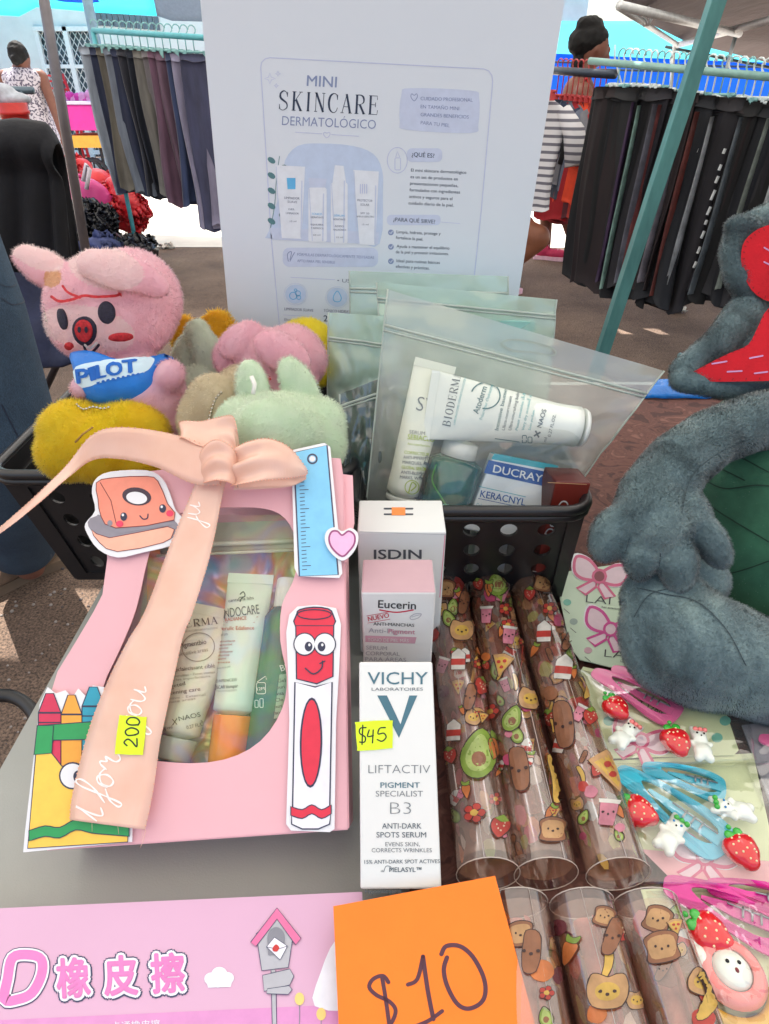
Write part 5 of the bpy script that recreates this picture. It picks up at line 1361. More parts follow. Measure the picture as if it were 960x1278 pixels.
# pouch with tubes inside the box (a thing of its own)
def holo():
    m, nt, b = nodes('iridescent film'); out = nt.nodes['Material Output']
    n1 = noise_node(nt, 26, 2, .5); n1.inputs['Distortion'].default_value = 1.2
    r = ramp(nt, n1.outputs[0], [(.28, rgb((150, 220, 180))), (.38, rgb((226, 230, 140))), (.47, rgb((244, 170, 120))), (.56, rgb((190, 180, 226))), (.66, rgb((130, 190, 226))), (.8, rgb((160, 226, 180)))])
    nt.links.new(r.outputs[0], b.inputs['Base Color']); b.inputs['Roughness'].default_value = .22; b.inputs['Metallic'].default_value = .3; b.inputs['Coat Weight'].default_value = .4
    bp = nt.nodes.new('ShaderNodeBump'); bp.inputs['Distance'].default_value = .02; bp.inputs['Strength'].default_value = .5
    nt.links.new(n1.outputs[0], bp.inputs['Height']); nt.links.new(bp.outputs[0], b.inputs['Normal']); return m
m_holo = holo()
pouch = thing('zip_pouch', 'iridescent zip pouch of tubes seen through the gift box window', 'pouch', G(260, 930) - GN * .03)
rows = []
for j in range(26):
    t = j / 25; row = []
    for i in range(26):
        s = i / 25; px = 150 + s * 250 - (1 - t) * -10; py = 640 + t * 330
        w = .006 * noise.noise(Vector((s * 3, t * 4, 1))) + .003 * noise.noise(Vector((s * 9, t * 7, 5)))
        row.append(G(px, py) - GN * (.036 - .008 * math.sin(math.pi * s) * math.sin(math.pi * t) - w))
    rows.append(row)
mb = MB(); mb.grid(rows, m_holo); mb.build('back_film', pouch)
mb = MB(); mb.tube([G(185, 672) - GN * .016, G(372, 664) - GN * .016], .0016, M('zip strip', (206, 216, 196), .4), 6); mb.tube([G(185, 684) - GN * .016, G(372, 676) - GN * .016], .001, M('zip strip'), 6); mb.build('zip_strip', pouch)
mb = MB(); mb.prism([G(x, y) - GN * .018 for x, y in ((190, 642), (372, 636), (372, 672), (188, 680))], GN, .0006, M('frosted strip', (186, 190, 176), .5, vary=.1, scale=30, transl=.3)); mb.build('top_strip', pouch)

def squeeze_tube(name, label, P0, P1, w0, r1, up, m, mcap, cap_len, cat='tube', crimp=.006, cap_r=None, seg=32, parent=None, mcrimp=None, depth=None):
    """cosmetic tube: flat crimped tail at P0, round shoulder at P1, cap beyond"""
    d = (P1 - P0); L = d.length; d = d / L; up = (up - d * up.dot(d)).normalized(); s = d.cross(up)
    o = thing(name, label, cat, P1 + d * cap_len * .5) if parent is None else parent
    rows = []
    for i in range(19):
        t = i / 18; e = min(1, t / .85); wx = w0 / 2 * (1 - e) + r1 * e; hh = r1 * (1 - (1 - e) ** 2.0) + .0006
        row = []
        for k in range(seg):
            a = 2 * math.pi * k / seg; row.append(P0 + d * (L * t) + s * math.cos(a) * wx + up * math.sin(a) * hh)
        rows.append(row)
    for q in (.86, .55, .4):
        rows.append([P1 + d * (1 - q) * .006 + s * math.cos(2 * math.pi * k / seg) * r1 * q + up * math.sin(2 * math.pi * k / seg) * r1 * q for k in range(seg)])
    mb = MB(); mb.grid(rows, m, True, wrap=True); body = mb.build('tube_body', o)
    mb = MB(); a = P0 - d * crimp; 
    mb.add([a - s * w0 / 2 + up * .0007, a + s * w0 / 2 + up * .0007, P0 + s * w0 / 2 + up * .0009, P0 - s * w0 / 2 + up * .0009, a - s * w0 / 2 - up * .0007, a + s * w0 / 2 - up * .0007, P0 + s * w0 / 2 - up * .0009, P0 - s * w0 / 2 - up * .0009],
           [(0, 1, 2, 3), (7, 6, 5, 4), (0, 4, 5, 1), (1, 5, 6, 2), (3, 2, 6, 7), (0, 3, 7, 4)], mcrimp or m); mb.build('crimp', o)
    if cap_len:
        cr = cap_r or r1 * .95
        mb = MB(); mb.lathe(P1 + d * .003, d, [(0, 0), (0, cr), (.0008, cr), (cap_len - .001, cr * .97), (cap_len, cr * .92), (cap_len, 0)], mcap, 28); mb.build('cap', o)
    return o, body
def T(px, py, off): return G(px, py) + GN * off
m_cream = M('cream tube plastic', (216, 214, 192), .35, vary=.02, coat=.2); m_mintw = M('mint white tube', (204, 222, 204), .35, vary=.02, coat=.2)
m_trans = M('smoky cap', (170, 176, 166), .2, vary=.05, coat=.3)
o, bd = squeeze_tube('cosmetic_tube', 'cream tube lettered in brown, half behind the ribbon in the pink box', T(258, 762, -.018), T(212, 912, -.018), .034, .0115, GN, m_cream, m_trans, .012)
a = Art(Sf(bd, 8), base=.0004); br_ = ink('brown print', (86, 76, 64)); br2 = ink('grey brown print', (150, 142, 122))
a.serif('DERMA', (222, 785), (272, 779), 9, br_, gap=.22)
a.text('LABORATOIRE DERMATOLOGIQUE', (230, 790), (272, 785), 2.4, br2)
a.stroke(ell(248, 808, 20, 17.5, -15, 30), 1.2, br2, 1, closed=True)
a.text('Pigmentbio', (226, 809), (258, 804), 6.5, br_, bold=.01); a.text('Sensitive areas', (224, 819), (260, 813), 5, br2)
for i, (s, x0, x1, h, m) in enumerate((('Soin éclaircissant ciblé', 206, 268, 5, br_), ('Zones sensibles - Zones intimes', 206, 268, 3, br2), ('réduit les imperfections', 205, 262, 3, br2), ('Targeted', 203, 232, 5, br_), ('whitening care', 202, 250, 5, br_), ('Sensitive - External', 200, 256, 3, br2), ('intimate areas', 200, 244, 3, br2))):
    yy = (838, 845, 850, 860, 867, 873, 878)[i]; a.text(s, (x0, yy + 2), (x1, yy - 5), h, m, bold=.008)
a.text('NAOS', (224, 900), (250, 894), 6, br_, bold=.0); a.stroke([(216, 898), (221, 904)], 1, br_); a.stroke([(221, 897), (216, 905)], 1, br_)
a.text('8 ml', (205, 912), (216, 909), 4, br_); a.text('0.27 FL.OZ.', (233, 910), (258, 904), 4.5, br_)
a.build('print', o)
m_or2 = M('translucent orange cap', (232, 132, 20), .15, vary=.15, scale=30, coat=.5)
o, bd = squeeze_tube('cosmetic_tube', 'white tube with slim green lettering and orange cap in the pink box', T(306, 720, -.0155), T(284, 884, -.0165), .028, .0118, GN, m_mintw, m_or2, .027)
a = Art(Sf(bd, 8), base=.0004); gr_ = ink('dark green print', (60, 90, 84)); oc = ink('ochre print', (176, 96, 60)); g2 = ink('grey green print', (120, 140, 130))
a.stroke(spline([(300, 742), (304, 739), (306, 744), (302, 747), (300, 751)], False, 4), 1.4, gr_); a.stroke([(299, 746), (306, 745)], 1, gr_)
a.text('cantabria labs', (286, 752), (317, 748), 4, gr_, bold=.01)
a.text('ENDOCARE', (277, 772), (324, 766), 12, gr_, bold=.0)
a.stroke([(277, 775), (322, 770)], .6, oc); a.text('RADIANCE', (282, 776), (308, 773.5), 4.5, oc, bold=.02); a.stroke([(280, 780), (318, 777)], .5, oc)
a.text('Ferulic Edafence', (276, 787), (317, 786), 5, oc, bold=.014); a.text('serum', (275, 794), (285, 793), 4, g2)
for i in range(7): a.text(('antioxidante', 'luminosidad', 'renovador', 'revitalizante', 'uniforme', 'hidratante', 'firmeza')[i], (273 - i, 802 + i * 4.4), (294 - i - (i % 3) * 3, 801 + i * 4.4), 2.6, oc, bold=.008)
a.text('Cuidado de la piel', (268, 836), (288, 833), 2.4, g2); a.text('EDAFENCE®', (268, 852), (296, 850), 3.6, gr_, bold=.008); a.text('SCA® biorepair', (272, 860), (297, 858), 4.4, gr_, bold=.014); a.text('TECHNOLOGY', (271, 864), (296, 862.5), 2.2, g2)
a.stroke(ell(268, 858, 3, 4, n=12), .8, gr_, 1, closed=True)
a.build('print', o)
# blue green bottle with white cap
m_btl = M('teal bottle', (2, 66, 100), .12, vary=.35, scale=26, c2=(8, 130, 60), coat=.15)
P0, P1 = T(352, 752, -.020), T(328, 940, -.020); d = (P1 - P0); L = d.length
o = thing('small_bottle', 'blue green bottle with white cap at the right of the gift box window', 'bottle', P1)
mb = MB(); mb.lathe(P0, d, [(0, 0), (0, .010), (.002, .0105), (.006, .0135), (L, .0140), (L + .002, .012), (L + .002, 0)], m_btl, 28); bd = mb.build('bottle_body', o)
mb = MB(); mb.lathe(P0 - d.normalized() * .019, d, [(0, 0), (0, .0076), (.001, .0082), (.018, .0085), (.019, .0085), (.019, 0)], M('white cap', (216, 224, 216), .35), 24); mb.build('cap', o)
a = Art(Sf(bd, 6), base=.0004); wp = ink('white print', (220, 230, 226)); lg = M('light green label', (160, 196, 170), .5); bk = ink('bottle ink', (20, 50, 50))
a.poly([(349, 842), (366, 840), (358, 895), (342, 897)], lg); a.text('BI', (351, 838), (358, 836), 8, wp, 2, bold=.01)
for i, s in enumerate(('Gel', 'puri', 'visa', 'Cle', 'puri', 'face')): a.text(s, (347 - i, 852 + i * 8), (356 - i, 851 + i * 8), 4.6, bk, 2, bold=.01)
a.stroke(rrect(321, 852, 332, 866, 2, 2), .8, wp, closed=True); a.stroke([(322, 851), (332, 844), (333, 848)], .8, wp); a.text('12M', (322, 862), (331, 861), 4, wp, bold=.01)
a.stroke(rrect(319, 874, 323, 883, 1, 2), .8, wp, closed=True); a.stroke(rrect(325, 872, 329, 883, 1, 2), .8, wp, closed=True)
a.build('print', o)
# front film of the pouch
rows = []
for j in range(30):
    t = j / 29; row = []
    for i in range(30):
        s = i / 29; w = .0022 * noise.noise(Vector((s * 6, t * 6, 9))) + .001 * noise.noise(Vector((s * 15, t * 13, 2)))
        row.append(G(160 + s * 225, 640 + t * 325) + GN * (-.0034 + w * .8))
    rows.append(row)
pf_ = film('pouch film', (232, 240, 226), clear=.98, rough=.1, gloss=.14, gcol=[(.3, rgb((90, 220, 160))), (.42, rgb((240, 240, 120))), (.5, rgb((255, 150, 110))), (.58, rgb((210, 160, 255))), (.7, rgb((120, 200, 255)))], bump=.6, bscale=40, bdist=.008)
mb = MB(); mb.grid(rows, pf_); mb.build('front_film', pouch)

# ================================================================== PRINTED CUT-OUTS glued on the box
m_pap = M('white cut paper', (226, 226, 230), .5, vary=.01)
OUT = ink('cutout outline', (44, 48, 74)); 
def cutout(name, label, edge, off=.0012, th=.0008, cat='cutout', smooth=0):
    o_ = thing(name, label, cat, G(*edge[0], off))
    pts = spline(edge, True, smooth) if smooth else edge
    mb = MB(); panel(mb, pts, [], GP, off + th, th, m_pap); mb.build('paper', o_)
    a_ = Art(GP, base=off + th + .0001); return o_, a_
# ruler
o, a = cutout('ruler_cutout', 'light blue paper ruler with tick marks at the box top right', [(365, 566), (406, 557), (413, 562), (428, 718), (424, 724), (374, 722), (369, 712)], off=.004)
rb_ = ink('ruler blue', (126, 196, 232)); rh = ink('ruler edge', (66, 64, 90)); lpkk = ink('heart pink', (232, 178, 214))
ruler = [(368, 569), (409, 560), (423, 720), (375, 722)]
a.poly(ruler, rb_); a.stroke(ruler, 1.8, rh, .5, closed=True)
a.stroke(ell(391, 577, 5.6, 5.6, n=20), 2, rh, 1, closed=True); a.poly(ell(391, 577, 3.6, 3.6), m_pap, 1)
for i in range(27):
    t = i / 26; x, y = 377.5 + t * 4, 592 + t * 122; l = 11 if i % 5 == 0 else 6; a.stroke([(x - 3, y), (x - 3 + l, y - .6)], .9, rh, 1, cap=False)
a.build('print', o)
o, a = cutout('heart_cutout', 'small pink paper heart at the right edge of the gift box', [(428, 704), (414, 694), (407, 680), (409, 668), (419, 663), (428, 668), (438, 664), (447, 670), (447, 683), (440, 696)], off=.0065, smooth=4)
hp = spline([(428, 699), (416, 689), (412, 678), (415, 669), (422, 668), (428, 673), (436, 668), (443, 673), (443, 683), (437, 692)], True, 4); a.poly(hp, lpkk); a.stroke(hp, 2.2, ink('heart outline', (150, 70, 120)), .5, closed=True); a.build('print', o)
# hole punch / stapler with a face
o, a = cutout('stapler_cutout', 'peach paper cutout of a smiling hole punch, top left of the box', [(122, 602), (140, 592), (185, 590), (205, 600), (215, 620), (222, 640), (236, 655), (234, 668), (222, 676), (214, 684), (180, 692), (150, 698), (126, 688), (112, 668), (110, 656), (122, 640), (118, 618)], off=.003, smooth=3)
pc = ink('punch peach', (232, 140, 118)); pc2 = ink('punch light', (240, 176, 152)); gry = ink('punch grey', (140, 136, 146)); ol = ink('punch outline', (120, 50, 50)); chk = ink('cheek', (226, 60, 96))
a.shape([(114, 660), (126, 646), (200, 640), (228, 664), (213, 676), (170, 684), (140, 684)], gry, None, 1, 0, 3)
a.shape([(118, 664), (140, 674), (212, 660), (218, 670), (206, 680), (150, 691), (128, 680)], pc2, ol, .9, 1, 2)
a.shape([(126, 645), (148, 660), (212, 652), (218, 658), (150, 669), (120, 652)], gry, None, 1, 2)
a.shape([(124, 606), (142, 600), (186, 598), (200, 604), (212, 632), (220, 652), (148, 662), (130, 648), (126, 626)], pc, ol, 1, 3, 2)
a.stroke([(129, 606), (142, 628), (149, 658)], .9, ol, 4)
a.poly(ell(174, 623, 18, 11, 8), ink('hole rim', (60, 44, 60)), 5); a.poly(ell(174, 625, 13, 7.5, 8), m_pap, 6)
for x, y in ((158, 648), (206, 638)): a.poly(ell(x, y, 4.2, 5.2), OUT, 5); a.poly(ell(x - 1, y - 2, 1.5, 1.7), m_pap, 6)
a.line([(178, 647), (182, 651), (187, 650), (188, 645)], 1.5, OUT, 5); a.poly(ell(153, 657, 4.6, 4), chk, 5); a.poly(ell(215, 644, 4.6, 4), chk, 5); a.poly(ell(141, 656, 3.2, 3.6), gry, 5)
a.build('print', o)
# red marker pen
o, a = cutout('marker_cutout', 'red and white paper marker pen with big eyes, right side of box', [(372, 758), (396, 756), (420, 760), (426, 780), (424, 830), (420, 900), (418, 1034), (412, 1038), (364, 1036), (358, 1028), (362, 900), (360, 830), (358, 790), (362, 768)], off=.0015)
mr = ink('marker red', (216, 44, 70)); mw = ink('marker white', (230, 228, 238)); dr = ink('marker dark red', (170, 24, 52))
a.shape([(371, 768), (375, 762), (392, 759), (410, 761), (416, 768), (416, 784), (370, 784)], mr, OUT, 1.8, 0, 2); a.stroke(ell(393, 768, 21, 6, 0, 20), 1.4, OUT, 2, closed=True)
a.shape([(370, 782), (417, 782), (416, 845), (396, 854), (371, 848)], mr, OUT, 1.8, 1)
for x in (381, 406): a.poly(ell(x, 805, 14, 14.5), OUT, 3); a.poly(ell(x, 805, 12.6, 13), m_pap, 4); 
for x, y in ((386, 808), (402, 808)): a.poly(ell(x, y, 4.8, 6), OUT, 5); a.poly(ell(x + 1, y - 2, 1.5, 1.8), m_pap, 6)
a.line([(382, 835), (392, 842), (402, 835), (403, 826)], 1.8, OUT, 4); a.stroke([(400, 829), (406, 826)], 1.6, OUT, 4)
a.shape([(369, 852), (394, 858), (415, 852), (412, 1014), (366, 1014)], mw, OUT, 1.8, 1)
a.poly(ell(389, 927, 14, 56, 1), OUT, 3); a.poly(ell(389, 927, 11.6, 53, 1), mr, 4)
band = [(364, 1006), (378, 1010), (390, 1004), (402, 1010), (414, 1004)]
a.shape([(365, 1012), (414, 1010), (412, 1028), (398, 1034), (378, 1034), (365, 1028)], mw, OUT, 1.8, 2)
a.shape(spline(band, False, 3) + spline([(p[0], p[1] + 11) for p in band[::-1]], False, 3), mr, OUT, 1.4, 3)
a.build('print', o)
# crayon box
o, a = cutout('crayon_box_cutout', 'paper cutout of a yellow and green crayon box, bottom left of the box', [(62, 858), (72, 866), (84, 862), (92, 872), (100, 860), (112, 872), (118, 856), (132, 858), (166, 930), (167, 1050), (32, 1063), (34, 1040), (50, 900), (52, 880)], off=.0015)
yl = ink('crayon yellow', (240, 196, 80)); gn = ink('crayon green', (40, 150, 84)); cr = (ink('crayon magenta', (204, 48, 84)), ink('crayon orange', (232, 160, 60)), ink('crayon teal', (40, 150, 176)))
for i, (x, w) in enumerate(((65, 14), (92, 13), (119, 14))):
    y0 = (866, 868, 858)[i]; cc_ = cr[i]
    a.shape([(x - w * .35, y0), (x + w * .35, y0), (x + w, y0 + 24), (x + w, 960), (x - w, 960), (x - w, y0 + 24)], cc_, OUT, 1.3, 1)
    a.stroke([(x - w, y0 + 24), (x + w, y0 + 24)], 2.2, OUT, 2, cap=False); a.stroke([(x - w, y0 + 36), (x + w, y0 + 36)], 1.4, OUT, 2, cap=False)
a.shape([(50, 906), (160, 898), (164, 922), (70, 924), (66, 936), (52, 938)], gn, OUT, 1.2, 3)
a.shape([(48, 940), (66, 938), (80, 956), (110, 960), (163, 940), (162, 1050), (38, 1058)], yl, OUT, 1.3, 2)
a.shape([(50, 906), (70, 906), (68, 940), (46, 942)], gn, OUT, 1.2, 4)
a.poly(ell(94, 968, 17, 17), OUT, 5); a.poly(ell(94, 968, 15, 15), m_pap, 6); a.poly(ell(101, 969, 6, 7.5), OUT, 7)
wv = [(40, 1036), (60, 1030), (78, 1032), (98, 1022), (118, 1026), (140, 1028), (164, 1030)]
a.shape(spline(wv, False, 3) + spline([(p[0], p[1] + 13) for p in wv[::-1]], False, 3), gn, OUT, 1.2, 5)
a.build('print', o)

# ================================================================== SATIN RIBBON
def satin():
    m, nt, b = nodes('peach satin'); n1 = noise_node(nt, 1500, 2, .7, vec_scale=(1, .15, .15))
    n0 = noise_node(nt, 30, 3)
    r = ramp(nt, n0.outputs[0], [(.3, rgb((246, 200, 178))), (.7, rgb((255, 220, 202)))]); nt.links.new(r.outputs[0], b.inputs['Base Color'])
    b.inputs['Roughness'].default_value = .22; b.inputs['Specular IOR Level'].default_value = .9; b.inputs['Anisotropic'].default_value = .6; b.inputs['Coat Weight'].default_value = .2; b.inputs['Coat Roughness'].default_value = .3
    bp = nt.nodes.new('ShaderNodeBump'); bp.inputs['Distance'].default_value = .0003; bp.inputs['Strength'].default_value = .3
    nt.links.new(n1.outputs[0], bp.inputs['Height']); nt.links.new(bp.outputs[0], b.inputs['Normal'])
    t = nt.nodes.new('ShaderNodeBsdfTranslucent'); t.inputs[0].default_value = rgb((246, 200, 170)); mx = nt.nodes.new('ShaderNodeMixShader'); mx.inputs[0].default_value = .18
    out = nt.nodes['Material Output']; nt.links.new(b.outputs[0], mx.inputs[1]); nt.links.new(t.outputs[0], mx.inputs[2])
    tp = nt.nodes.new('ShaderNodeBsdfTransparent'); m3 = nt.nodes.new('ShaderNodeMixShader'); m3.inputs[0].default_value = .2; nt.links.new(mx.outputs[0], m3.inputs[1]); nt.links.new(tp.outputs[0], m3.inputs[2]); nt.links.new(m3.outputs[0], out.inputs[0]); return m
m_sat = satin(); m_edge = M('ribbon edge thread', (236, 176, 150), .4)
rib = thing('ribbon_bow', 'peach satin ribbon tied in a bow over the pink gift box', 'ribbon', G(275, 610, .01))
def ribbon(Lp, Rp, offs, name, nl=7, across=None, beads=True, n=6, pleat=None):
    if pleat: nl = 19
    """Lp, Rp: pixel edges; offs: height above the box front per row (left, right) ; across: arch height"""
    L3 = spline([(*p, o_[0]) for p, o_ in zip(Lp, offs)], False, n); R3 = spline([(*p, o_[1]) for p, o_ in zip(Rp, offs)], False, n); rows = []
    for k, (l, r) in enumerate(zip(L3, R3)):
        p, q = G(l[0], l[1], l[2]), G(r[0], r[1], r[2]); row = []
        for i in range(nl):
            s = i / (nl - 1); w = (across or 0) * math.sin(math.pi * s); kk_ = k / (len(L3) - 1); w += (pleat[1] * max(0, 1 - abs(kk_ - pleat[0]) * 1.7) * math.sin(s * 13 + kk_ * 2.5) if pleat else 0) + .0006 * noise.noise(Vector((s * 3, k * .25, len(name))))
            row.append(p.lerp(q, s) + GN * w)
        rows.append(row)
    mb = MB(); mb.grid(rows, m_sat); o_ = mb.build(name, rib, solid=.0003)
    if beads:
        mb = MB()
        for c in (0, -1):
            pts = [r[c] for r in rows]; acc = 0
            for i in range(len(pts) - 1):
                seg = pts[i + 1] - pts[i]; kk = max(1, int(seg.length / .0022))
                for j in range(kk): mb.sphere(pts[i] + seg * (j / kk) + GN * .0003, .00042, m_edge, 5, 3)
        mb.build('edge_stitching', o_)
    return rows
tail = ribbon([(252, 606), (248, 617), (220, 680), (187, 765), (166, 800), (140, 852), (117, 912), (98, 988), (94, 1022)],
              [(298, 606), (286, 617), (270, 690), (248, 765), (234, 800), (220, 861), (206, 927), (197, 987), (187, 1034)],
              [(.016, .016), (.011, .012), (.008, .010), (.007, .010), (.006, .009), (.006, .008), (.006, .008), (.006, .007), (.006, .007)], 'tail')
ribbon([(280, 582), (250, 570), (212, 563), (168, 562), (140, 574), (108, 610), (62, 652), (22, 684), (13, 694)],
       [(284, 620), (250, 618), (208, 600), (166, 592), (134, 596), (110, 624), (72, 664), (34, 694), (15, 701)],
       [(.022, .018), (.024, .018), (.027, .02), (.03, .022), (.032, .024), (.03, .03), (.028, .034), (.026, .034), (.026, .03)], 'tail')
# back loop standing up at the top, right loop, knot
ribbon([(232, 546), (236, 543), (262, 545), (282, 539), (300, 541), (303, 556)], [(236, 572), (242, 570), (262, 578), (282, 580), (298, 590), (303, 612)],
       [(.012, .020), (.018, .026), (.020, .024), (.018, .022), (.02, .022), (.014, .02)], 'loop', across=-.002, pleat=(1, .003))
ribbon([(236, 548), (244, 556), (262, 566), (280, 574)], [(240, 572), (250, 582), (266, 596), (282, 606)], [(.010, .016), (.012, .016), (.013, .016), (.015, .018)], 'loop', across=-.004)
ribbon([(302, 578), (320, 576), (345, 574), (368, 580), (384, 594), (386, 600)], [(298, 624), (316, 624), (340, 620), (362, 614), (380, 606), (386, 602)],
       [(.02, .02), (.026, .024), (.028, .024), (.024, .02), (.014, .014), (.010, .012)], 'loop', across=.003, pleat=(0, .0034))
ribbon([(302, 586), (320, 590), (345, 592), (368, 596), (384, 600)], [(298, 622), (318, 620), (345, 616), (368, 612), (384, 606)], [(.014, .014), (.012, .012), (.009, .009), (.008, .008), (.010, .010)], 'loop', across=-.002, beads=False)
ribbon([(252, 590), (268, 582), (286, 580), (302, 584), (308, 592)], [(262, 616), (272, 622), (286, 624), (298, 624), (304, 622)], [(.014, .016), (.026, .024), (.032, .028), (.028, .026), (.014, .016)], 'knot', across=.001, pleat=(.5, .002))
# white script on the long tail
class Lift:
    fine = 0
    def __init__(s, b): s.b = b
    def hit(s, px, py): q, n = s.b.hit(px, py); return q, n
sfm = MB(); sfm.grid(tail, m_sat); tmp = bpy.data.meshes.new('t'); tmp.from_pydata([tuple(v) for v in sfm.v], [], sfm.f)
sft = Sf(tmp, 0); sft.fine = 0
a = Art(sft, base=.0006); wi = ink('white script ink', (246, 236, 232), .6)
LET = {'f': ([(-.2, .1), (.3, .8), (.55, 1.5), (.4, 1.8), (.22, 1.4), (.12, .2), (0, -.7), (-.2, -.6), (0, -.1), (.45, .25)], .55), 'o': ([(0, .2), (.1, .7), (.4, .8), (.6, .4), (.4, 0), (.1, .1), (.1, .5), (.5, .75), (.85, .6)], .85), 'r': ([(0, .5), (.15, .85), (.3, .9), (.4, .6), (.6, .75), (.5, .2), (.7, 0), (.95, .2)], .95),
       'y': ([(0, .7), (.1, .2), (.35, 0), (.6, .4), (.7, .8), (.5, -.3), (.2, -.9), (0, -.7), (.3, -.1), (.9, .3)], .85), 'u': ([(0, .8), (.05, .2), (.3, 0), (.6, .5), (.62, .8), (.65, .1), (.95, .2)], .9), 't': ([(0, .2), (.25, .9), (.4, 1.4), (.28, .5), (.35, 0), (.7, .2)], .6), 's': ([(0, .1), (.25, .8), (.45, .4), (.3, 0), (.05, .05), (.6, .2)], .6), 'j': ([(.2, .8), (.15, 0), (0, -.9), (-.25, -.7), (.1, -.1), (.45, .2)], .5)}
def cursive(word, x, y, sz, ex, w):
    ux = (ex[1], -ex[0]); c = 0
    for ch in word:
        if ch == ' ': c += .6; continue
        st, adv = LET[ch]; q = [(x + ((c + p_) * ex[0] + q_ * ux[0]) * sz, y + ((c + p_) * ex[1] + q_ * ux[1]) * sz) for p_, q_ in st]
        a.stroke(spline(q, False, 5), [w * (.6 + .6 * abs(math.sin(i_ * .5))) for i_ in range(len(q) * 5 - 4)], wi); c += adv
cursive('t for', 126, 1026, 25, (.3, -.954), 2.2); cursive('you', 170, 912, 21, (.28, -.96), 1.9); cursive('ju', 247, 652, 17, (.2, -.98), 1.6)
a.build('script_print', rib)
mb = MB()
for i in range(9):
    x = 100 + i * 10.5; y = 1022 + i * 1.3
    if i % 3 == 2: mb.tube([G(x, y, .006), G(x - 1 + random.uniform(-3, 3), y + random.uniform(8, 18), .005)], .0001, m_sat, 4)
mb.tube([G(187, 1034, .006), G(184, 1048, .006), G(180, 1056, .0055)], .00016, m_sat, 4); mb.build('frayed_threads', rib)
hw = lambda pts, o_, z_: [(o_[0] + .12 * p_ * z_ - q_ * z_, o_[1] - p_ * z_ - .12 * q_ * z_) for p_, q_ in pts]
sp = Pl(G(160, 915, .0082), GN)
sticker('price_sticker', 'yellow sticker reading 200 stuck on the long ribbon tail', sp, spline([(153, 893), (180, 895), (183, 899), (179, 938), (175, 942), (148, 941), (144, 937), (149, 897)], True, 2),
        [hw([(0, .75), (.22, 1), (.5, .75), (.35, .4), (0, 0), (.62, .05)], (171, 932), 16), hw([(.9, .2), (.8, .8), (1.1, 1), (1.4, .6), (1.3, .1), (1.05, 0), (.88, .3)], (171, 932), 16), hw([(1.7, .1), (1.62, .7), (1.8, 1), (2.15, .8), (2.2, .3), (1.95, 0), (1.68, .1)], (171, 932), 16)], 2.0, off=.0004)
# ================================================================== ZIP BAGS in the middle basket
m_zip = film('frosted zip film', (234, 238, 232), clear=.56, rough=.2, gloss=.22, bump=.6, bscale=26, bdist=.006)
m_zipm = film('mint zip film', (214, 236, 222), clear=.55, rough=.2, gloss=.2, bump=.6, bscale=26, bdist=.006)
m_zipd = film('smoky zip film', (126, 140, 138), clear=.42, rough=.15, gloss=.35, bump=.9, bscale=30, bdist=.01)
m_seal = M('bag seal strip', (196, 206, 198), .35, vary=.03, transl=.3)
def zipbag(label, tl, tr, br, bl, plane, m, mback=None, puff=.012, seal=.16, hole=None, nu=26, nv=26, seed=0, wav=.0012, edge=0):
    """flat pouch with front and back film, puffed out where it is filled"""
    o = thing('zip_bag', label, 'bag', plane.hit((bl[0] + br[0]) / 2, (bl[1] + br[1]) / 2)[0]); n = plane.n
    def pt(s, t, side):
        x = (tl[0] * (1 - s) + tr[0] * s) * (1 - t) + (bl[0] * (1 - s) + br[0] * s) * t; y = (tl[1] * (1 - s) + tr[1] * s) * (1 - t) + (bl[1] * (1 - s) + br[1] * s) * t
        e = edge * math.sin(math.pi * t) * (4 * (s - .5) ** 3 * 2)
        p = plane.hit(x - e, y)[0]; f = max(0, (t - seal) / (1 - seal)); b = (math.sin(math.pi * s) ** .6) * math.sin(min(1, f * 1.6) * math.pi / 2)
        w = wav * (noise.noise(Vector((s * 7, t * 6, seed))) + .6 * noise.noise(Vector((s * 3 + t * 9, t * 3, seed + 4)))) * (1 + 2 * f)
        return p + n * (side * (.0004 + puff * b) + w)
    for side, nm in ((1, 'front_film'), (-1, 'back_film')):
        rows = [[pt(i / nu, j / nv, side * (1 if side > 0 else .6)) for i in range(nu + 1)] for j in range(nv + 1)]
        mb = MB(); mb.grid(rows, m if side > 0 or not mback else mback); mb.build(nm, o)
    for q, w in ((seal, .0011), (seal + .025, .0008)):
        mb = MB(); mb.tube([pt(i / 12, q, 1) + n * .0004 for i in range(13)], w, m_seal, 5); mb.build('zip_strip', o)
    for s in (0, 1):
        mb = MB(); mb.tube([pt(s, j / 12, 1) for j in range(13)], .0007, m_seal, 5); mb.build('side_seal', o)
    if hole:
        a = Art(plane, base=.003); a.stroke(spline(hole, True, 4), 2.0, ink('hole rim shade', (150, 160, 152)), 0, closed=True); a.build('hang_hole', o)
    return o, pt
bp = Pl((0, .425, .87), (0, -.13, .055))
def B(px, py, off=0): return bp.hit(px, py)[0] + bp.n * off
zipbag('frosted mint zip bag standing hindmost against the display board', (436, 338), (634, 345), (640, 520), (440, 520), Pl((0, .552, .9), (0, -1, .12)), m_zipm, None, .006, .12, seed=1, wav=.003)
zipbag('pale mint zip bag between the hindmost bag and the front bag', (470, 352), (695, 374), (680, 540), (480, 520), Pl((0, .52, .9), (0, -1, .2)), m_zipm, None, .008, .12, seed=2, wav=.003)
zipbag('narrow mint zip bag at the left of the middle basket', (410, 390), (500, 396), (500, 560), (408, 530), Pl((0, .50, .9), (0, -1, .2)), m_zipm, None, .008, .22, seed=3, wav=.003)
zipbag('crinkled smoky zip bag low at the left of the middle basket', (424, 492), (500, 462), (476, 660), (428, 640), Pl((0, .455, .9), (0, -1, .3)), m_zipd, None, .010, .1, seed=4, wav=.004)
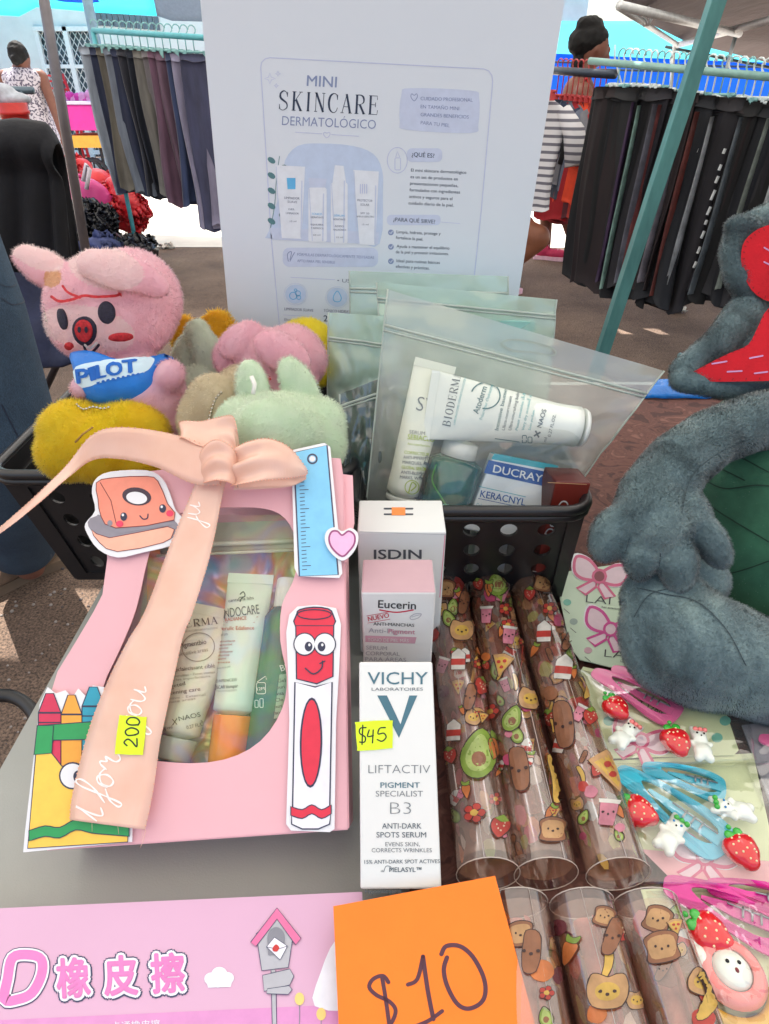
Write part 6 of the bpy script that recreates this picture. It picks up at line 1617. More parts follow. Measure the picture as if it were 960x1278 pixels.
# things seen dimly in the rear bags
def jar(label, a, b, r, m, mc):
    o = thing('small_bottle', label, 'bottle', b); d = (b - a); L = d.length; mb = MB()
    mb.lathe(b, -d, [(0, 0), (0, r * .94), (.002, r), (L * .72, r), (L * .8, r * .6), (L * .8, 0)], m, 22); bo = mb.build('bottle_body', o)
    mb = MB(); mb.lathe(b - d * .8, -d, [(0, 0), (0, r * .66), (L * .2, r * .64), (L * .21, r * .5), (L * .21, 0)], mc, 20); mb.build('cap', o); return o, bo
m_dg = M('dark green bottle glass', (16, 62, 58), .1, vary=.3, scale=30, c2=(24, 92, 70), coat=.7)
m_wc = M('white bottle cap', (222, 226, 220), .3, coat=.3)
jar('dark bottle showing through the smoky zip bag', aty(458, 520, .462), aty(452, 640, .44), .013, m_dg, m_dg)
pb = Pl((0, .545, .9), (0, -1, .12)); mb = MB(); mb.prism([aty(x, y, .53) for x, y in ((612, 400), (668, 402), (664, 520), (606, 518))], (0, -1, 0), .006, M('teal carton', (150, 200, 190), .5)); mb.build('carton', label='teal edged carton seen faintly in the pale mint bag', cat='box')
# ---- front bag and its contents
o, bd = squeeze_tube('cosmetic_tube', 'white tube with green lettering standing at the left in the front bag', B(541, 462, .004), B(502, 614, .002), .031, .0125, bp.n, M('white green tube', (226, 230, 214), .35, vary=.02, coat=.2), M('white cap b', (222, 226, 218), .3), .004)
a = Art(Sf(bd, 8), base=.0004); lim = ink('lime print', (168, 190, 60)); gk = ink('grey print', (112, 120, 124)); 
a.text('SVR', (519, 512), (556, 519), 19, gk, bold=-.01)
a.text('SERUM', (511, 541), (530, 543), 4.5, gk); a.text('SEBIACLEAR', (509, 548), (549, 552), 6.5, lim, bold=.012); a.text('Anti-imperfections', (509, 555), (536, 558), 3, lim)
for i, (s, w) in enumerate((('CORRECTEUR', 30), ('ANTI-IMPERFECTIONS', 44), ('MARQUES, RIDES', 38), ('GLOBAL SERUM', 30), ('ANTI-BLEMISH', 32), ('MARKS, WRINKLES', 40))):
    a.text(s, (505 - i * 1.1, 566 + i * 6.2), (505 - i * 1.1 + w, 569 + i * 6.2), 4, lim if i in (0, 3) else gk, bold=.01)
a.stroke(ell(514, 608, 8.5, 8.5), 1, lim, closed=True); a.line([(510, 614), (514, 602), (519, 606), (513, 612)], 1.4, lim, 1)
a.build('print', o)
o, bd = jar('dark green bottle with white cap between tube and box in the front bag', B(577, 552, -.004), B(553, 640, -.008), .021, m_dg, m_wc)
a = Art(Sf(bd, 6), base=.0004); a.line([(545, 580), (540, 600), (552, 622), (560, 636)], 2, ink('leaf green', (70, 150, 70)), 0); a.text('Cicapair', (552, 634), (584, 636), 6, ink('teal print', (120, 200, 190))); a.build('print', o)
P0, P1 = B(541, 506, .012), B(716, 532, .008)
o, bd = squeeze_tube('cosmetic_tube', 'white tube lying diagonally on top in the front bag, its brand name written sideways', P0, P1, .050, .0150, bp.n, M('milk white tube', (226, 232, 224), .33, vary=.02, coat=.25), m_wc, .003)
a = Art(Sf(bd, 8), base=.0004); sl = ink('slate print', (86, 100, 108)); aq = ink('aqua print', (96, 170, 176)); dgn = ink('petrol print', (60, 110, 116))
a.serif('BIODERMA', (562, 533), (576, 466), 10, sl, gap=.2, up=(-.978, -.2))
a.text('LABORATOIRE DERMATOLOGIQUE', (568, 530), (582, 470), 2.6, aq, bold=0)
a.stroke(ell(606, 494, 18, 16, 0, 30, 200, 460), 1.6, dgn, 1)
a.text('Atoderm', (597, 517), (608, 484), 8, dgn, bold=.006); a.text('Préservateur d’hydratation', (602, 524), (616, 480), 4, aq)
for i, (s, l, m, h) in enumerate((('Intensive baume', 50, dgn, 5), ('Ultra-nourrissant', 42, sl, 4), ('Ultra-nourishing balm', 48, sl, 4), ('Peaux sensibles sèches', 52, aq, 3.4), ('Very dry sensitive skin', 48, aq, 3.4), ('Sans parfum', 24, aq, 3))):
    x = 622 + i * 8; a.text(s, (x, 537), (x + l * .22, 537 - l), h, m, bold=.008)
a.text('✖ NAOS', (672, 546), (682, 512), 6, sl, bold=.006); a.text('0.27 FL.OZ.', (687, 545), (694, 518), 4, sl); a.text('8 ml', (680, 556), (683, 546), 4, sl)
a.stroke([(618, 547), (648, 551)], 1, dgn); a.stroke(rrect(652, 543, 657, 552, 1, 2), 1, dgn, closed=True); a.stroke(rrect(659, 545, 664, 552, 1, 2), 1, dgn, closed=True)
a.build('print', o)
m_du = M('ducray white', (224, 230, 232), .4, vary=.015); m_dub = M('ducray teal', (20, 150, 170), .4)
A, B2 = B(615, 566, .006), B(696, 582, .006); D_ = B(586, 640, .004) - A
D_ = D_.normalized() * .062
o, pf2 = carton('skincare_box', 'white and teal box with blue name band at the right in the front bag', A, B2, D_, -bp.n * .02, m_du, m_du, m_dub)
a = Art(pf2); bl_ = ink('ducray blue', (30, 84, 160)); tq = ink('ducray aqua', (60, 170, 186))
a.poly([(617, 566), (697, 581), (695, 588), (613, 573)], tq); a.poly([(610, 574), (688, 590), (680, 607), (604, 590)], bl_, 1)
a.text('DUCRAY', (615, 589), (676, 602), 10, m_du, 2, bold=.016); a.stroke([(598, 607), (656, 620)], .8, tq)
a.text('KERACNYL', (599, 620), (655, 631), 9, bl_, bold=.012); a.stroke([(597, 622), (655, 634)], .7, bl_)
a.text('Gel moussant / Foaming gel', (594, 632), (646, 642), 5, tq); a.text('Purifying', (592, 640), (630, 648), 5, tq)
a.build('print', o)
# dark red box in the basket corner
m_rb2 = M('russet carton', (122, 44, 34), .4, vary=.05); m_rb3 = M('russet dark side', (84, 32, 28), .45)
A, B2 = aty(694, 601, .398), aty(738, 603, .396); 
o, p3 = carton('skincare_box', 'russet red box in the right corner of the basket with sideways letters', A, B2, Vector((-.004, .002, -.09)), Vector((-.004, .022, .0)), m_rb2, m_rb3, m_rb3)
a = Art(p3); a.text('ND', (699, 652), (712, 628), 13, m_card, bold=.0); a.text('DS', (690, 672), (699, 656), 13, m_card)
a.stroke([(684, 602), (732, 604.5)], .8, ink('gold foil', (210, 170, 120), .3)); a.build('print', o)
# teal and white boxes whose sides show through the holes
for i, (x, c) in enumerate(((.045, (190, 214, 200)), (.085, (208, 208, 204)))):
    mb = MB(); mb.box((x, .425, TZ + .045), (.026, .03, .075), M(f'inner carton {i}', c, .5)); mb.build('skincare_box', label=('pale mint box seen through the holes of the middle basket', 'white box seen through the holes of the middle basket')[i], cat='box', bevel=.0006)
zipbag('large frosted zip bag of skincare minis, front and tallest in the basket', (484, 361), (829, 463), (694, 640), (456, 640), bp, film('clear zip front', (214, 222, 212), clear=.95, rough=.1, gloss=.12, bump=.5, bscale=26, bdist=.005), m_zip, .034, .16, hole=[(626, 429), (640, 424), (676, 430), (692, 438), (688, 444), (664, 440), (640, 438)], seed=7, nu=40, nv=40, wav=.0022)

# ================================================================== CLEAR STICKER ROLLS
m_roll = film('clear roll film', (232, 224, 220), clear=.985, rough=.07, gloss=.55, bump=.5, bscale=16, bdist=.002)
m_inner = film('printed inner film', (240, 184, 150), clear=.75, rough=.2, gloss=.1, bump=.3, bscale=60, bdist=.003)
FC = {k: M('roll ' + k, tuple(int(q * .86 + 12) for q in v), .3, vary=.2, scale=90, transl=.2) for k, v in dict(brown=(150, 96, 64), tan=(204, 156, 104), red=(192, 58, 48), orange=(214, 120, 60), green=(134, 164, 60), lime=(180, 200, 110), pink=(214, 130, 150), cream=(228, 208, 178), dark=(60, 36, 34), plum=(104, 44, 52), yellow=(222, 180, 80), grey=(170, 176, 172), sky=(150, 186, 200), white=(226, 224, 216), magenta=(190, 70, 110)).items()}
def food(a, k, x, y, s, r):
    """generic food stickers"""
    D = FC['dark']; sh = lambda pts, c, w=1.1, l=0, sm=3: a.shape([(x + (px * math.cos(r) - py * math.sin(r)) * s, y + (px * math.sin(r) + py * math.cos(r)) * s) for px, py in pts], FC[c], D if w else None, w, l, sm)
    face = lambda: [a.poly(ell(x + dx * s, y + dy * s, .07 * s, .08 * s, n=8), D, 5) for dx, dy in ((-.28, 0), (.28, 0), (0, .14))]
    if k == 'avocado': sh([(0, -1), (.45, -.5), (.65, .3), (.3, .95), (-.3, .95), (-.65, .3), (-.45, -.5)], 'green', 1.3); sh([(0, -.75), (.3, -.35), (.45, .3), (.2, .7), (-.2, .7), (-.45, .3), (-.3, -.35)], 'lime', 0, 1); a.poly(ell(x, y + .25 * s, .26 * s, .3 * s), FC['brown'], 2)
    elif k == 'bread': sh([(-.8, -.5), (-.3, -.8), (.3, -.8), (.8, -.5), (.7, .1), (.75, .7), (0, .85), (-.75, .7), (-.7, .1)], 'brown', 1.2); sh([(-.6, -.4), (0, -.6), (.6, -.4), (.55, .5), (0, .62), (-.55, .5)], 'tan', 0, 1); face()
    elif k == 'bear': sh([(-.7, -.75), (-.35, -.8), (0, -.65), (.35, -.8), (.7, -.75), (.85, 0), (.6, .65), (0, .8), (-.6, .65), (-.85, 0)], 'tan', 1.2); a.poly(ell(x, y, .5 * s, .42 * s), FC['yellow'], 1); face()
    elif k == 'berry': sh([(0, .9), (-.6, .2), (-.55, -.5), (0, -.45), (.55, -.5), (.6, .2)], 'red', .9); sh([(-.5, -.5), (0, -.9), (.5, -.5), (0, -.3)], 'green', .7, 2, 0); [a.poly(ell(x + dx * s, y + dy * s, .06 * s, .08 * s, n=6), FC['cream'], 4) for dx, dy in ((-.25, -.1), (.2, 0), (0, .35), (-.15, .2), (.25, -.25))]
    elif k == 'carrot': sh([(0, 1), (-.4, .1), (-.35, -.5), (.35, -.5), (.4, .1)], 'orange', .9); sh([(-.3, -.5), (-.4, -1), (0, -.8), (.4, -1), (.3, -.5)], 'green', .7, 2)
    elif k == 'milk': sh([(-.5, -.4), (0, -.85), (.5, -.4), (.5, .85), (-.5, .85)], 'white', 1, 0, 0); sh([(-.5, 0), (.5, 0), (.5, .5), (-.5, .5)], 'red', 0, 2, 0)
    elif k == 'flower': [a.shape(ell(x + .45 * s * math.cos(t), y + .45 * s * math.sin(t), .3 * s, .3 * s, n=10), FC['red'], D, .7, 1) for t in np.arange(5) * 1.2566]; a.poly(ell(x, y, .25 * s, .25 * s), FC['yellow'], 4)
    elif k == 'pizza': sh([(0, .95), (-.75, -.6), (0, -.85), (.75, -.6)], 'tan', 1.2, 0, 0); sh([(0, .75), (-.55, -.45), (0, -.6), (.55, -.45)], 'yellow', 0, 1, 0); [a.poly(ell(x + dx * s, y + dy * s, .13 * s, .13 * s, n=10), FC['red'], 3) for dx, dy in ((-.2, -.2), (.2, -.25), (0, .2))]
    elif k == 'cup': sh([(-.5, -.6), (.5, -.6), (.4, .8), (-.4, .8)], 'pink', 1, 0, 0); sh([(-.6, -.8), (.6, -.8), (.55, -.55), (-.55, -.55)], 'white', .8, 2, 0); face()
    elif k == 'sausage': sh([(-.3, -.9), (.25, -.85), (.4, 0), (.3, .9), (-.2, .95), (-.35, 0)], 'brown', 1.1); face()
    elif k == 'banana': sh([(-.2, -1), (.25, -.9), (.45, 0), (.25, .9), (-.1, 1), (-.1, 0)], 'yellow', 1.1)
    elif k == 'blob': sh([(-.7, -.3), (0, -.7), (.7, -.2), (.5, .6), (-.4, .7)], random.choice(['plum', 'pink', 'orange', 'red', 'brown', 'magenta']), 0, -.5)
KINDS_ = ['avocado', 'bread', 'bear', 'berry', 'carrot', 'milk', 'flower', 'pizza', 'cup', 'sausage', 'banana', 'berry']
def roll(x, y0, y1, r, label, items, seed, z=None):
    z = z or TZ + .0035 + r; a0, b0 = Vector((x, y0, z)), Vector((x + .002 + .0022 * math.sin(seed * 2.3), y1, z)); o = thing('sticker_roll', label, 'roll', (x, (y0 + y1) / 2, z - r), 'clear printed rolls')
    rr = random.Random(seed); d = b0 - a0; L = d.length
    mb = MB(); mb.lathe(a0, d, [(t * L / 16, r * (1 + .012 * math.sin(t * 1.7 + seed) - .012)) for t in range(17)], m_roll, 40); sh_ = mb.build('outer_film', o)
    mb = MB()
    for e in (a0, b0): mb.tube([e + Vector((math.cos(t) * r, 0, math.sin(t) * r)) for t in np.linspace(0, 6.283, 25)[:-1]], .0003, M('film rim', (190, 176, 166), .15, coat=.5), 5, closed=True)
    mb.build('rim', o)
    mb = MB(); ri = r * .93; mb.lathe(a0 + d * .02, d, [(0, ri), (L * .96, ri)], m_inner, 32); inn = mb.build('inner_film', o)
    # loose rolled sheet inside
    mb = MB(); rows = []
    for j in range(14):
        rows.append([a0 + d * (.03 + .8 * j / 13) + Vector((math.cos(t) * r * (.2 + .035 * t) + .001 * math.sin(j), 0, -r * .25 + math.sin(t) * r * (.2 + .035 * t))) for t in np.linspace(0, 7.5, 22)])
    mb.grid(rows, M('rolled card', (206, 130, 120), .5, vary=.5, scale=60, c2=(150, 60, 80), transl=.3)); mb.build('rolled_sheet', o)
    s = Sf(inn, 7); a = Art(s, base=.0003, lift=.00006)
    def C(t, phi, kind, sc, rot):
        sc *= .92
        q = a0 + d * t + Vector((math.sin(phi) * r, 0, math.cos(phi) * r)); px, py = proj(q)
        food(a, kind, px, py, sc, rot)
    for q_ in range(46):
        a.base += .000035; C(rr.uniform(.03, .97), rr.uniform(-1.2, 1.2), rr.choice(KINDS_ + ['blob', 'blob', 'blob']), rr.uniform(9, 19) * (.75 if y0 > .2 else 1.2), rr.uniform(-.6, .6))
    for t, phi, kind, sc, rot in items: a.base += .00003; C(t, phi, kind, sc, rot)
    a.build('printed_stickers', o, kind='stuff')
    # the rest of the printed sheet all round (simple patches)
    mb = MB(); cols = list(FC.values())
    for k in range(110):
        t = rr.uniform(.04, .96); ph = rr.uniform(0, 6.28); s_ = rr.uniform(.0025, .006); cc = rr.choice(cols); n_ = 9
        vs = []
        for q in range(n_):
            u = 2 * math.pi * q / n_; rd = s_ * rr.uniform(.7, 1.15); ang = ph + math.cos(u) * rd / r; vs.append(a0 + d * t + d.normalized() * math.sin(u) * rd * 1.2 + Vector((math.sin(ang), 0, math.cos(ang))) * (ri - .0004 - .00003 * k))
        mb.add(vs, [tuple(range(n_))], cc)
    mb.build('print', o, kind='stuff')
    # film overlap seam: a long straight edge
    mb = MB(); ph = rr.uniform(-.6, .9)
    mb.tube([a0 + Vector((math.sin(ph) * r * 1.0, 0, math.cos(ph) * r * 1.0)), b0 + Vector((math.sin(ph) * r * 1.01, 0, math.cos(ph) * r * 1.01))], .00018, M('film seam', (190, 180, 176), .2), 5); mb.build('seam', o)
    return o
R_ = .0165; YA, YB2 = .400, .172
fx = lambda l: [(t, p, k, s, r) for t, p, k, s, r in l]
roll(.0500, YA, YB2, R_, 'clear sticker roll beside the white box, with the half avocado and carrot', fx([(.1, -.2, 'bread', 15, .1), (.16, .5, 'sausage', 16, .2), (.3, .2, 'bear', 17, 0), (.42, -.1, 'milk', 17, 0), (.5, .75, 'berry', 16, .3), (.56, .1, 'sausage', 18, .2), (.74, .1, 'avocado', 34, .1), (.70, .8, 'carrot', 20, .1), (.93, .4, 'berry', 18, .2), (.66, -.6, 'milk', 17, 0), (.9, -.3, 'flower', 18, 0)]), 1)
roll(.0838, YA, YB2, R_, 'clear sticker roll in the middle of the far row, avocado at its end', fx([(.06, .3, 'avocado', 20, .2), (.10, -.2, 'carrot', 12, 0), (.2, .3, 'flower', 11, 0), (.22, -.5, 'cup', 14, 0), (.32, .2, 'cup', 15, .1), (.44, -.3, 'pizza', 18, .2), (.56, .5, 'bear', 18, .1), (.63, -.3, 'avocado', 18, .3), (.78, -.4, 'sausage', 30, -.1), (.8, .7, 'banana', 32, -.1), (.94, .2, 'bread', 20, 0)]), 2)
roll(.1176, YA, YB2, R_, 'clear sticker roll at the right of the far row next to the hair clips', fx([(.07, .3, 'bread', 14, .2), (.12, -.4, 'berry', 11, 0), (.2, .2, 'flower', 12, .2), (.3, -.3, 'milk', 17, 0), (.33, .6, 'sausage', 14, .4), (.45, 0, 'milk', 20, .1), (.5, .8, 'banana', 18, .1), (.64, -.6, 'sausage', 32, -.1), (.62, .4, 'berry', 14, .1), (.78, .55, 'pizza', 34, -.3), (.9, -.1, 'cup', 22, .1)]), 3)
for i, (x, lab) in enumerate(((.0655, 'nearest clear roll partly under the orange card with a brown bear sausage print'), (.0985, 'near clear roll with reddish brown prints, middle of the near row'), (.1300, 'near clear roll at the right edge of the near row with pale green print'))):
    roll(x, .158, -.06, .0160, lab, fx([[(.13, 0, 'sausage', 30, .1), (.3, .2, 'bear', 34, .1), (.27, -.6, 'flower', 20, 0), (.45, .1, 'bread', 34, 0)], [(.10, .3, 'sausage', 26, .3), (.2, -.2, 'bear', 30, 0), (.34, .3, 'pizza', 36, .2), (.45, -.4, 'berry', 26, .1)], [(.12, -.3, 'bread', 26, -.2), (.2, .5, 'banana', 36, .3), (.33, .1, 'avocado', 34, .1), (.33, -.7, 'milk', 28, 0)]][i]), 10 + i)

# ================================================================== HAIR CLIP CARDS
m_mint = M('mint card', (196, 216, 190), .5, vary=.03, scale=14); m_mint2 = M('pale green card', (206, 216, 170), .5, vary=.04, scale=14)
m_clear = film('crinkled clear bag', (240, 240, 240), clear=.985, rough=.06, gloss=.5, bump=.7, bscale=30, bdist=.004)
cz = TZ + .0045
def card(name, label, q, z, m, cat='card', th=.0008, par=None):
    o = thing(name, label, cat, atz(*q[0], z)); mb = MB(); pts = [atz(x, y, z) for x, y in q]; mb.prism(pts, (0, 0, 1), th, m); mb.build('card', o); return o, Pl(pts[0], (0, 0, 1))
mg = ink('bow rose', (206, 90, 130)); mg2 = ink('bow plum', (128, 40, 60)); pnk = ink('bow pale', (222, 196, 206)); K2 = ink('letter black', (40, 46, 52)); mgm = ink('bow magenta', (200, 60, 140))
def bow(a, x, y, s, col, ang=0, mid=None):
    ca, sa = math.cos(R(ang)), math.sin(R(ang)); t = lambda pts: [(x + (p * ca - q * sa) * s, y + (p * sa + q * ca) * s) for p, q in pts]
    for sg in (-1, 1):
        l = t([(0, -.15), (sg * .6, -.75), (sg * 1.35, -.8), (sg * 1.3, 0), (sg * .8, .35), (0, .2)]); a.shape(l, m_pap, None, 1, 1, 4); a.shape(t([(0, -.12), (sg * .6, -.65), (sg * 1.22, -.68), (sg * 1.18, -.02), (sg * .75, .25), (0, .16)]), pnk, col, s * .14, 2, 4)
        a.shape(t([(sg * .1, .1), (sg * .9, .75), (sg * .45, .95), (sg * .05, .5)]), pnk, col, s * .12, 1.5, 0)
    a.shape([(x + s * .3 * math.cos(k), y + s * .3 * math.sin(k)) for k in np.linspace(0, 6.28, 13)[:-1]], mid or pnk, col, s * .12, 4)
def logo(a, x, y, s): a.text('LAI LAI', (x, y), (x + s * 3.6, y + s * .35), s * .5, K2, 2, bold=-.012); a.text('hair accessories', (x + s, y + s * .35), (x + s * 2.3, y + s * .5), s * .14, K2, 2)
o, p = card('hair_clip_card', 'mint card printed with rose bows under the dinosaur foot, no clips', [(694, 724), (688, 716), (800, 700), (900, 760), (900, 870), (800, 842), (724, 823), (712, 808)], cz + .004, m_mint)
a = Art(p); bow(a, 748, 720, 27, mg, 12, mg2); logo(a, 731, 752, 20); bow(a, 762, 786, 27, mgm, 18); logo(a, 754, 820, 20)
for x, y, c in ((708, 752, (110, 180, 160)), (716, 776, (150, 170, 160)), (734, 812, (200, 160, 170))): a.poly(ell(x, y, 5, 4), ink(f'dot {c[0]}', c), 1); a.stroke([(x - 4, y + 8), (x + 3, y + 14)], .6, K2, 1)
a.build('print', o)
def clip(o, P, m, flip=1):
    """snap clip: P(u,v,h) maps clip space (u along 0..1, v across) to the scene"""
    outer = [(0, 0), (.03, .09), (.2, .13), (.5, .17), (.8, .22), (.97, .2), (1, .1), (.98, -.08), (.9, -.2), (.7, -.22), (.4, -.16), (.1, -.1), (.02, -.06)]
    def ring(hole, name, h, th):
        out = spline(outer, True, 3); mb = MB(); tri = tessellate_polygon([[Vector((u, v, 0)) for u, v in l] for l in [out] + hole]); fl = [q for l in [out] + hole for q in l]
        hh = lambda u: h + .004 * math.sin(math.pi * min(1, max(0, u))) 
        top = [P(u, v, hh(u) - .03 * (v * v)) for u, v in fl]; bot = [P(u, v, hh(u) - .03 * (v * v) - th) for u, v in fl]; k = len(fl)
        mb.add(top, tri, m); mb.add(bot, [tuple(reversed(t)) for t in tri], m); st = 0
        for l in [out] + hole:
            n_ = len(l); mb.add([top[st + i] for i in range(n_)] + [bot[st + i] for i in range(n_)], [(i, (i + 1) % n_, n_ + (i + 1) % n_, n_ + i) for i in range(n_)], m); st += n_
        return mb.build(name, o)
    ring([spline([(.22, .02), (.3, .075), (.6, .11), (.86, .1), (.88, -.06), (.7, -.13), (.4, -.08)], True, 3)], 'clip_frame', .0035, .0012)
    mb = MB(); mb.prism([P(u, v, .0055) for u, v in ((.3, .02), (.55, .055), (.92, .06), (.92, -.05), (.55, -.05), (.3, -.01))], (0, 0, 1), .0012, m); mb.build('spring_tongue', o)
    mb = MB()
    for u in (.62, .69, .76): mb.tube([P(u, .045, .0068), P(u, -.04, .0068)], .0006, M('clip steel', (150, 156, 160), .3, .8), 5)
    mb.tube([P(.5, .03, .0064), P(.88, .04, .0064)], .0005, M('clip steel'), 5); mb.build('teeth', o)
m_berry = M('glossy red resin', (210, 26, 34), .18, vary=.06, coat=.8); m_leaf = M('green resin', (56, 170, 60), .25, coat=.5); m_seed = M('cream seed', (240, 226, 180), .3)
m_bun = M('glossy white resin', (226, 232, 222), .16, vary=.02, coat=.8, sss=.1); m_bpk = M('pink resin', (240, 130, 126), .2, coat=.6); m_eye = M('bead black', (20, 22, 26), .15)
def berry(o, c, r, d, n=14):
    r *= 1.18
    d = d.normalized(); up = Vector((0, 0, 1)); s = d.cross(up).normalized()
    me = blob([('e', c, (r, r, r * .7)), ('e', c + d * r * .7, (r * .55, r * .55, r * .5)), ('e', c - d * r * .2 + s * r * .35, (r * .7, r * .7, r * .6)), ('e', c - d * r * .2 - s * r * .35, (r * .7, r * .7, r * .6))], r * .13, 3)
    o1 = finish_soft(me, 'strawberry', [m_berry], 0, 1, 1, o); mb = MB()
    bv = Sf(o1)
    for k in range(n):
        aa = k * 2.4; rr = r * 1.0 * math.sqrt((k + .5) / n); q = c + d * rr * math.cos(aa) * 1.05 + s * rr * math.sin(aa) * .95; px, py = proj(q + up * r * .6); h, nn = bv.hit(px, py); mb.sphere(h, r * .07, m_seed, 6, 4)
    mb.build('seeds', o1)
    mb = MB(); b0 = c - d * r * .95 + up * r * .35
    for k in range(5):
        an = (k - 2) * .6; dd = (d * math.cos(an) + s * math.sin(an)); mb.sphere(b0 + dd * r * .32, (r * .3, r * .3, r * .14), m_leaf, 8, 5)
    mb.sphere(b0 - d * r * .3, (r * .16, r * .16, r * .14), m_leaf, 8, 5); mb.build('leaf', o1)
def bunny(o, c, d, s, blue=False):
    s *= 1.22
    d = d.normalized(); up = Vector((0, 0, 1)); e = d.cross(up).normalized(); P = lambda a_, b, h: c + d * a_ * s + e * b * s + up * h * s
    me = blob([('e', P(0, 0, .3), (.55 * s, .5 * s, .4 * s)), ('e', P(.9, 0, .35), (.5 * s, .55 * s, .45 * s)), ('c', [P(1.2, .3, .4), P(1.6, .42, .4)], [.22 * s, .2 * s]), ('c', [P(1.2, -.3, .4), P(1.62, -.34, .4)], [.22 * s, .2 * s]),
               ('c', [P(-.3, .25, .3), P(-.6, .35, .3)], [.3 * s, .3 * s]), ('c', [P(-.3, -.25, .3), P(-.6, -.35, .3)], [.3 * s, .3 * s]), ('c', [P(.3, .4, .35), P(.45, .58, .4)], [.2 * s, .2 * s]), ('c', [P(.3, -.4, .35), P(.45, -.58, .4)], [.2 * s, .2 * s]), ('e', P(-.1, 0, .35), (.6 * s, .6 * s, .42 * s))], s * .09, 3)
    b = finish_soft(me, 'resin_rabbit', [m_bun], 0, 1, 1, o); mb = MB()
    for x in (-.22, .22): mb.sphere(P(1.0, x, .78), .075 * s, M('blue bead', (50, 130, 190), .2) if blue else m_eye, 7, 5)
    mb.sphere(P(.8, 0, .8), .06 * s, m_eye, 6, 4); mb.build('eyes', b)
    mb = MB()
    for x in (-.3, .0, .3): mb.sphere(P(1.42, x + .1, .62), .17 * s, m_bpk if not blue else m_leaf, 8, 5)
    mb.build('flower_wreath', b)
def crinkle(o, q, z, seed, puff=.006):
    tl, tr, br, bl = q; rows = []
    for j in range(37):
        t = j / 36; row = []
        for i in range(37):
            s = i / 36; x = (tl[0] * (1 - s) + tr[0] * s) * (1 - t) + (bl[0] * (1 - s) + br[0] * s) * t; y = (tl[1] * (1 - s) + tr[1] * s) * (1 - t) + (bl[1] * (1 - s) + br[1] * s) * t
            e = (math.sin(math.pi * s) * math.sin(math.pi * t)) ** .35; v = Vector((s * 5, t * 5, seed))
            row.append(atz(x, y, z + e * (puff + .0048 * abs(noise.noise(v)) + .0010 * abs(noise.noise(v * 2.3)))))
        rows.append(row)
    mb = MB(); mb.grid(rows, m_clear); mb.build('clear_bag', o)
def uv(p0, p1, z, k=1.0):
    a_, b = atz(*p0, z), atz(*p1, z); d = b - a_; L = d.length; n_ = Vector((-d.y, d.x, 0)).normalized()
    return (lambda u, v, h: a_ + d * u + n_ * (v * L * k) + Vector((0, 0, h))), d
m_cpk = M('pink enamel clip', (236, 110, 166), .25, vary=.03, coat=.6); m_cbl = M('sky blue enamel clip', (60, 180, 206), .25, vary=.03, coat=.6); m_cmg = M('magenta enamel clip', (206, 30, 140), .25, vary=.03, coat=.6)
def cliparts(o, specs, z):
    for kind, *r_ in specs:
        if kind == 'clip': f, d = uv(r_[0], r_[1], z, r_[3]); clip(o, f, r_[2])
        elif kind == 'berry': a_, b = atz(*r_[0], z + .006), atz(*r_[1], z + .006); berry(o, a_ + Vector((0, 0, .001)), r_[2], b - a_)
        elif kind == 'bunny': a_, b = atz(*r_[0], z + .004), atz(*r_[1], z + .004); bunny(o, a_, b - a_, r_[2], r_[3])
# pack 1: pink clips
z1 = cz + .005
o, p = card('hair_clip_pack', 'packet of pink hair clips with red strawberries and white rabbits, uppermost', [(716, 850), (728, 832), (900, 870), (922, 936), (916, 942), (760, 946), (742, 930)], z1, m_mint2)
a = Art(p); bow(a, 800, 925, 30, mg, 20); [a.poly(ell(x, y, 7, 6), ink('dot 110', (110, 180, 160)), 1) for x, y in ((895, 921), (760, 900), (905, 900))]; a.text('T 1288', (796, 880), (826, 892), 7, K2, 3); a.build('print', o)
cliparts(o, [('clip', (738, 842), (846, 900), m_cpk, 1.0), ('clip', (762, 838), (850, 874), m_cpk, .9), ('berry', (768, 884), (772, 888), .0072), ('bunny', (775, 925), (790, 910), .0078, False), ('berry', (843, 926), (846, 932), .0078), ('bunny', (875, 940), (868, 915), .0078, False)], z1)
crinkle(o, [(722, 836), (930, 862), (945, 950), (752, 968)], z1, 3, .009)
# pack 2: blue clips
z2 = cz + .003
o, p = card('hair_clip_pack', 'packet of blue hair clips with strawberries and white rabbits, middle', [(752, 950), (940, 940), (975, 1100), (840, 1092), (800, 1060)], z2, m_mint2)
a = Art(p); bow(a, 880, 1070, 34, mg, 10); a.poly([(800, 1060), (970, 1076), (972, 1104), (836, 1096)], ink('card rose', (226, 170, 176)), .5); a.build('print', o)
cliparts(o, [('clip', (768, 964), (908, 1066), m_cbl, 1.0), ('clip', (800, 962), (905, 992), m_cbl, 1.0), ('berry', (796, 1014), (800, 1016), .0080), ('bunny', (832, 1052), (846, 1030), .0080, True), ('bunny', (922, 1016), (900, 1012), .0078, True), ('berry', (925, 1062), (940, 1082), .0078)], z2)
crinkle(o, [(760, 952), (968, 950), (985, 1112), (785, 1108)], z2, 11, .009)
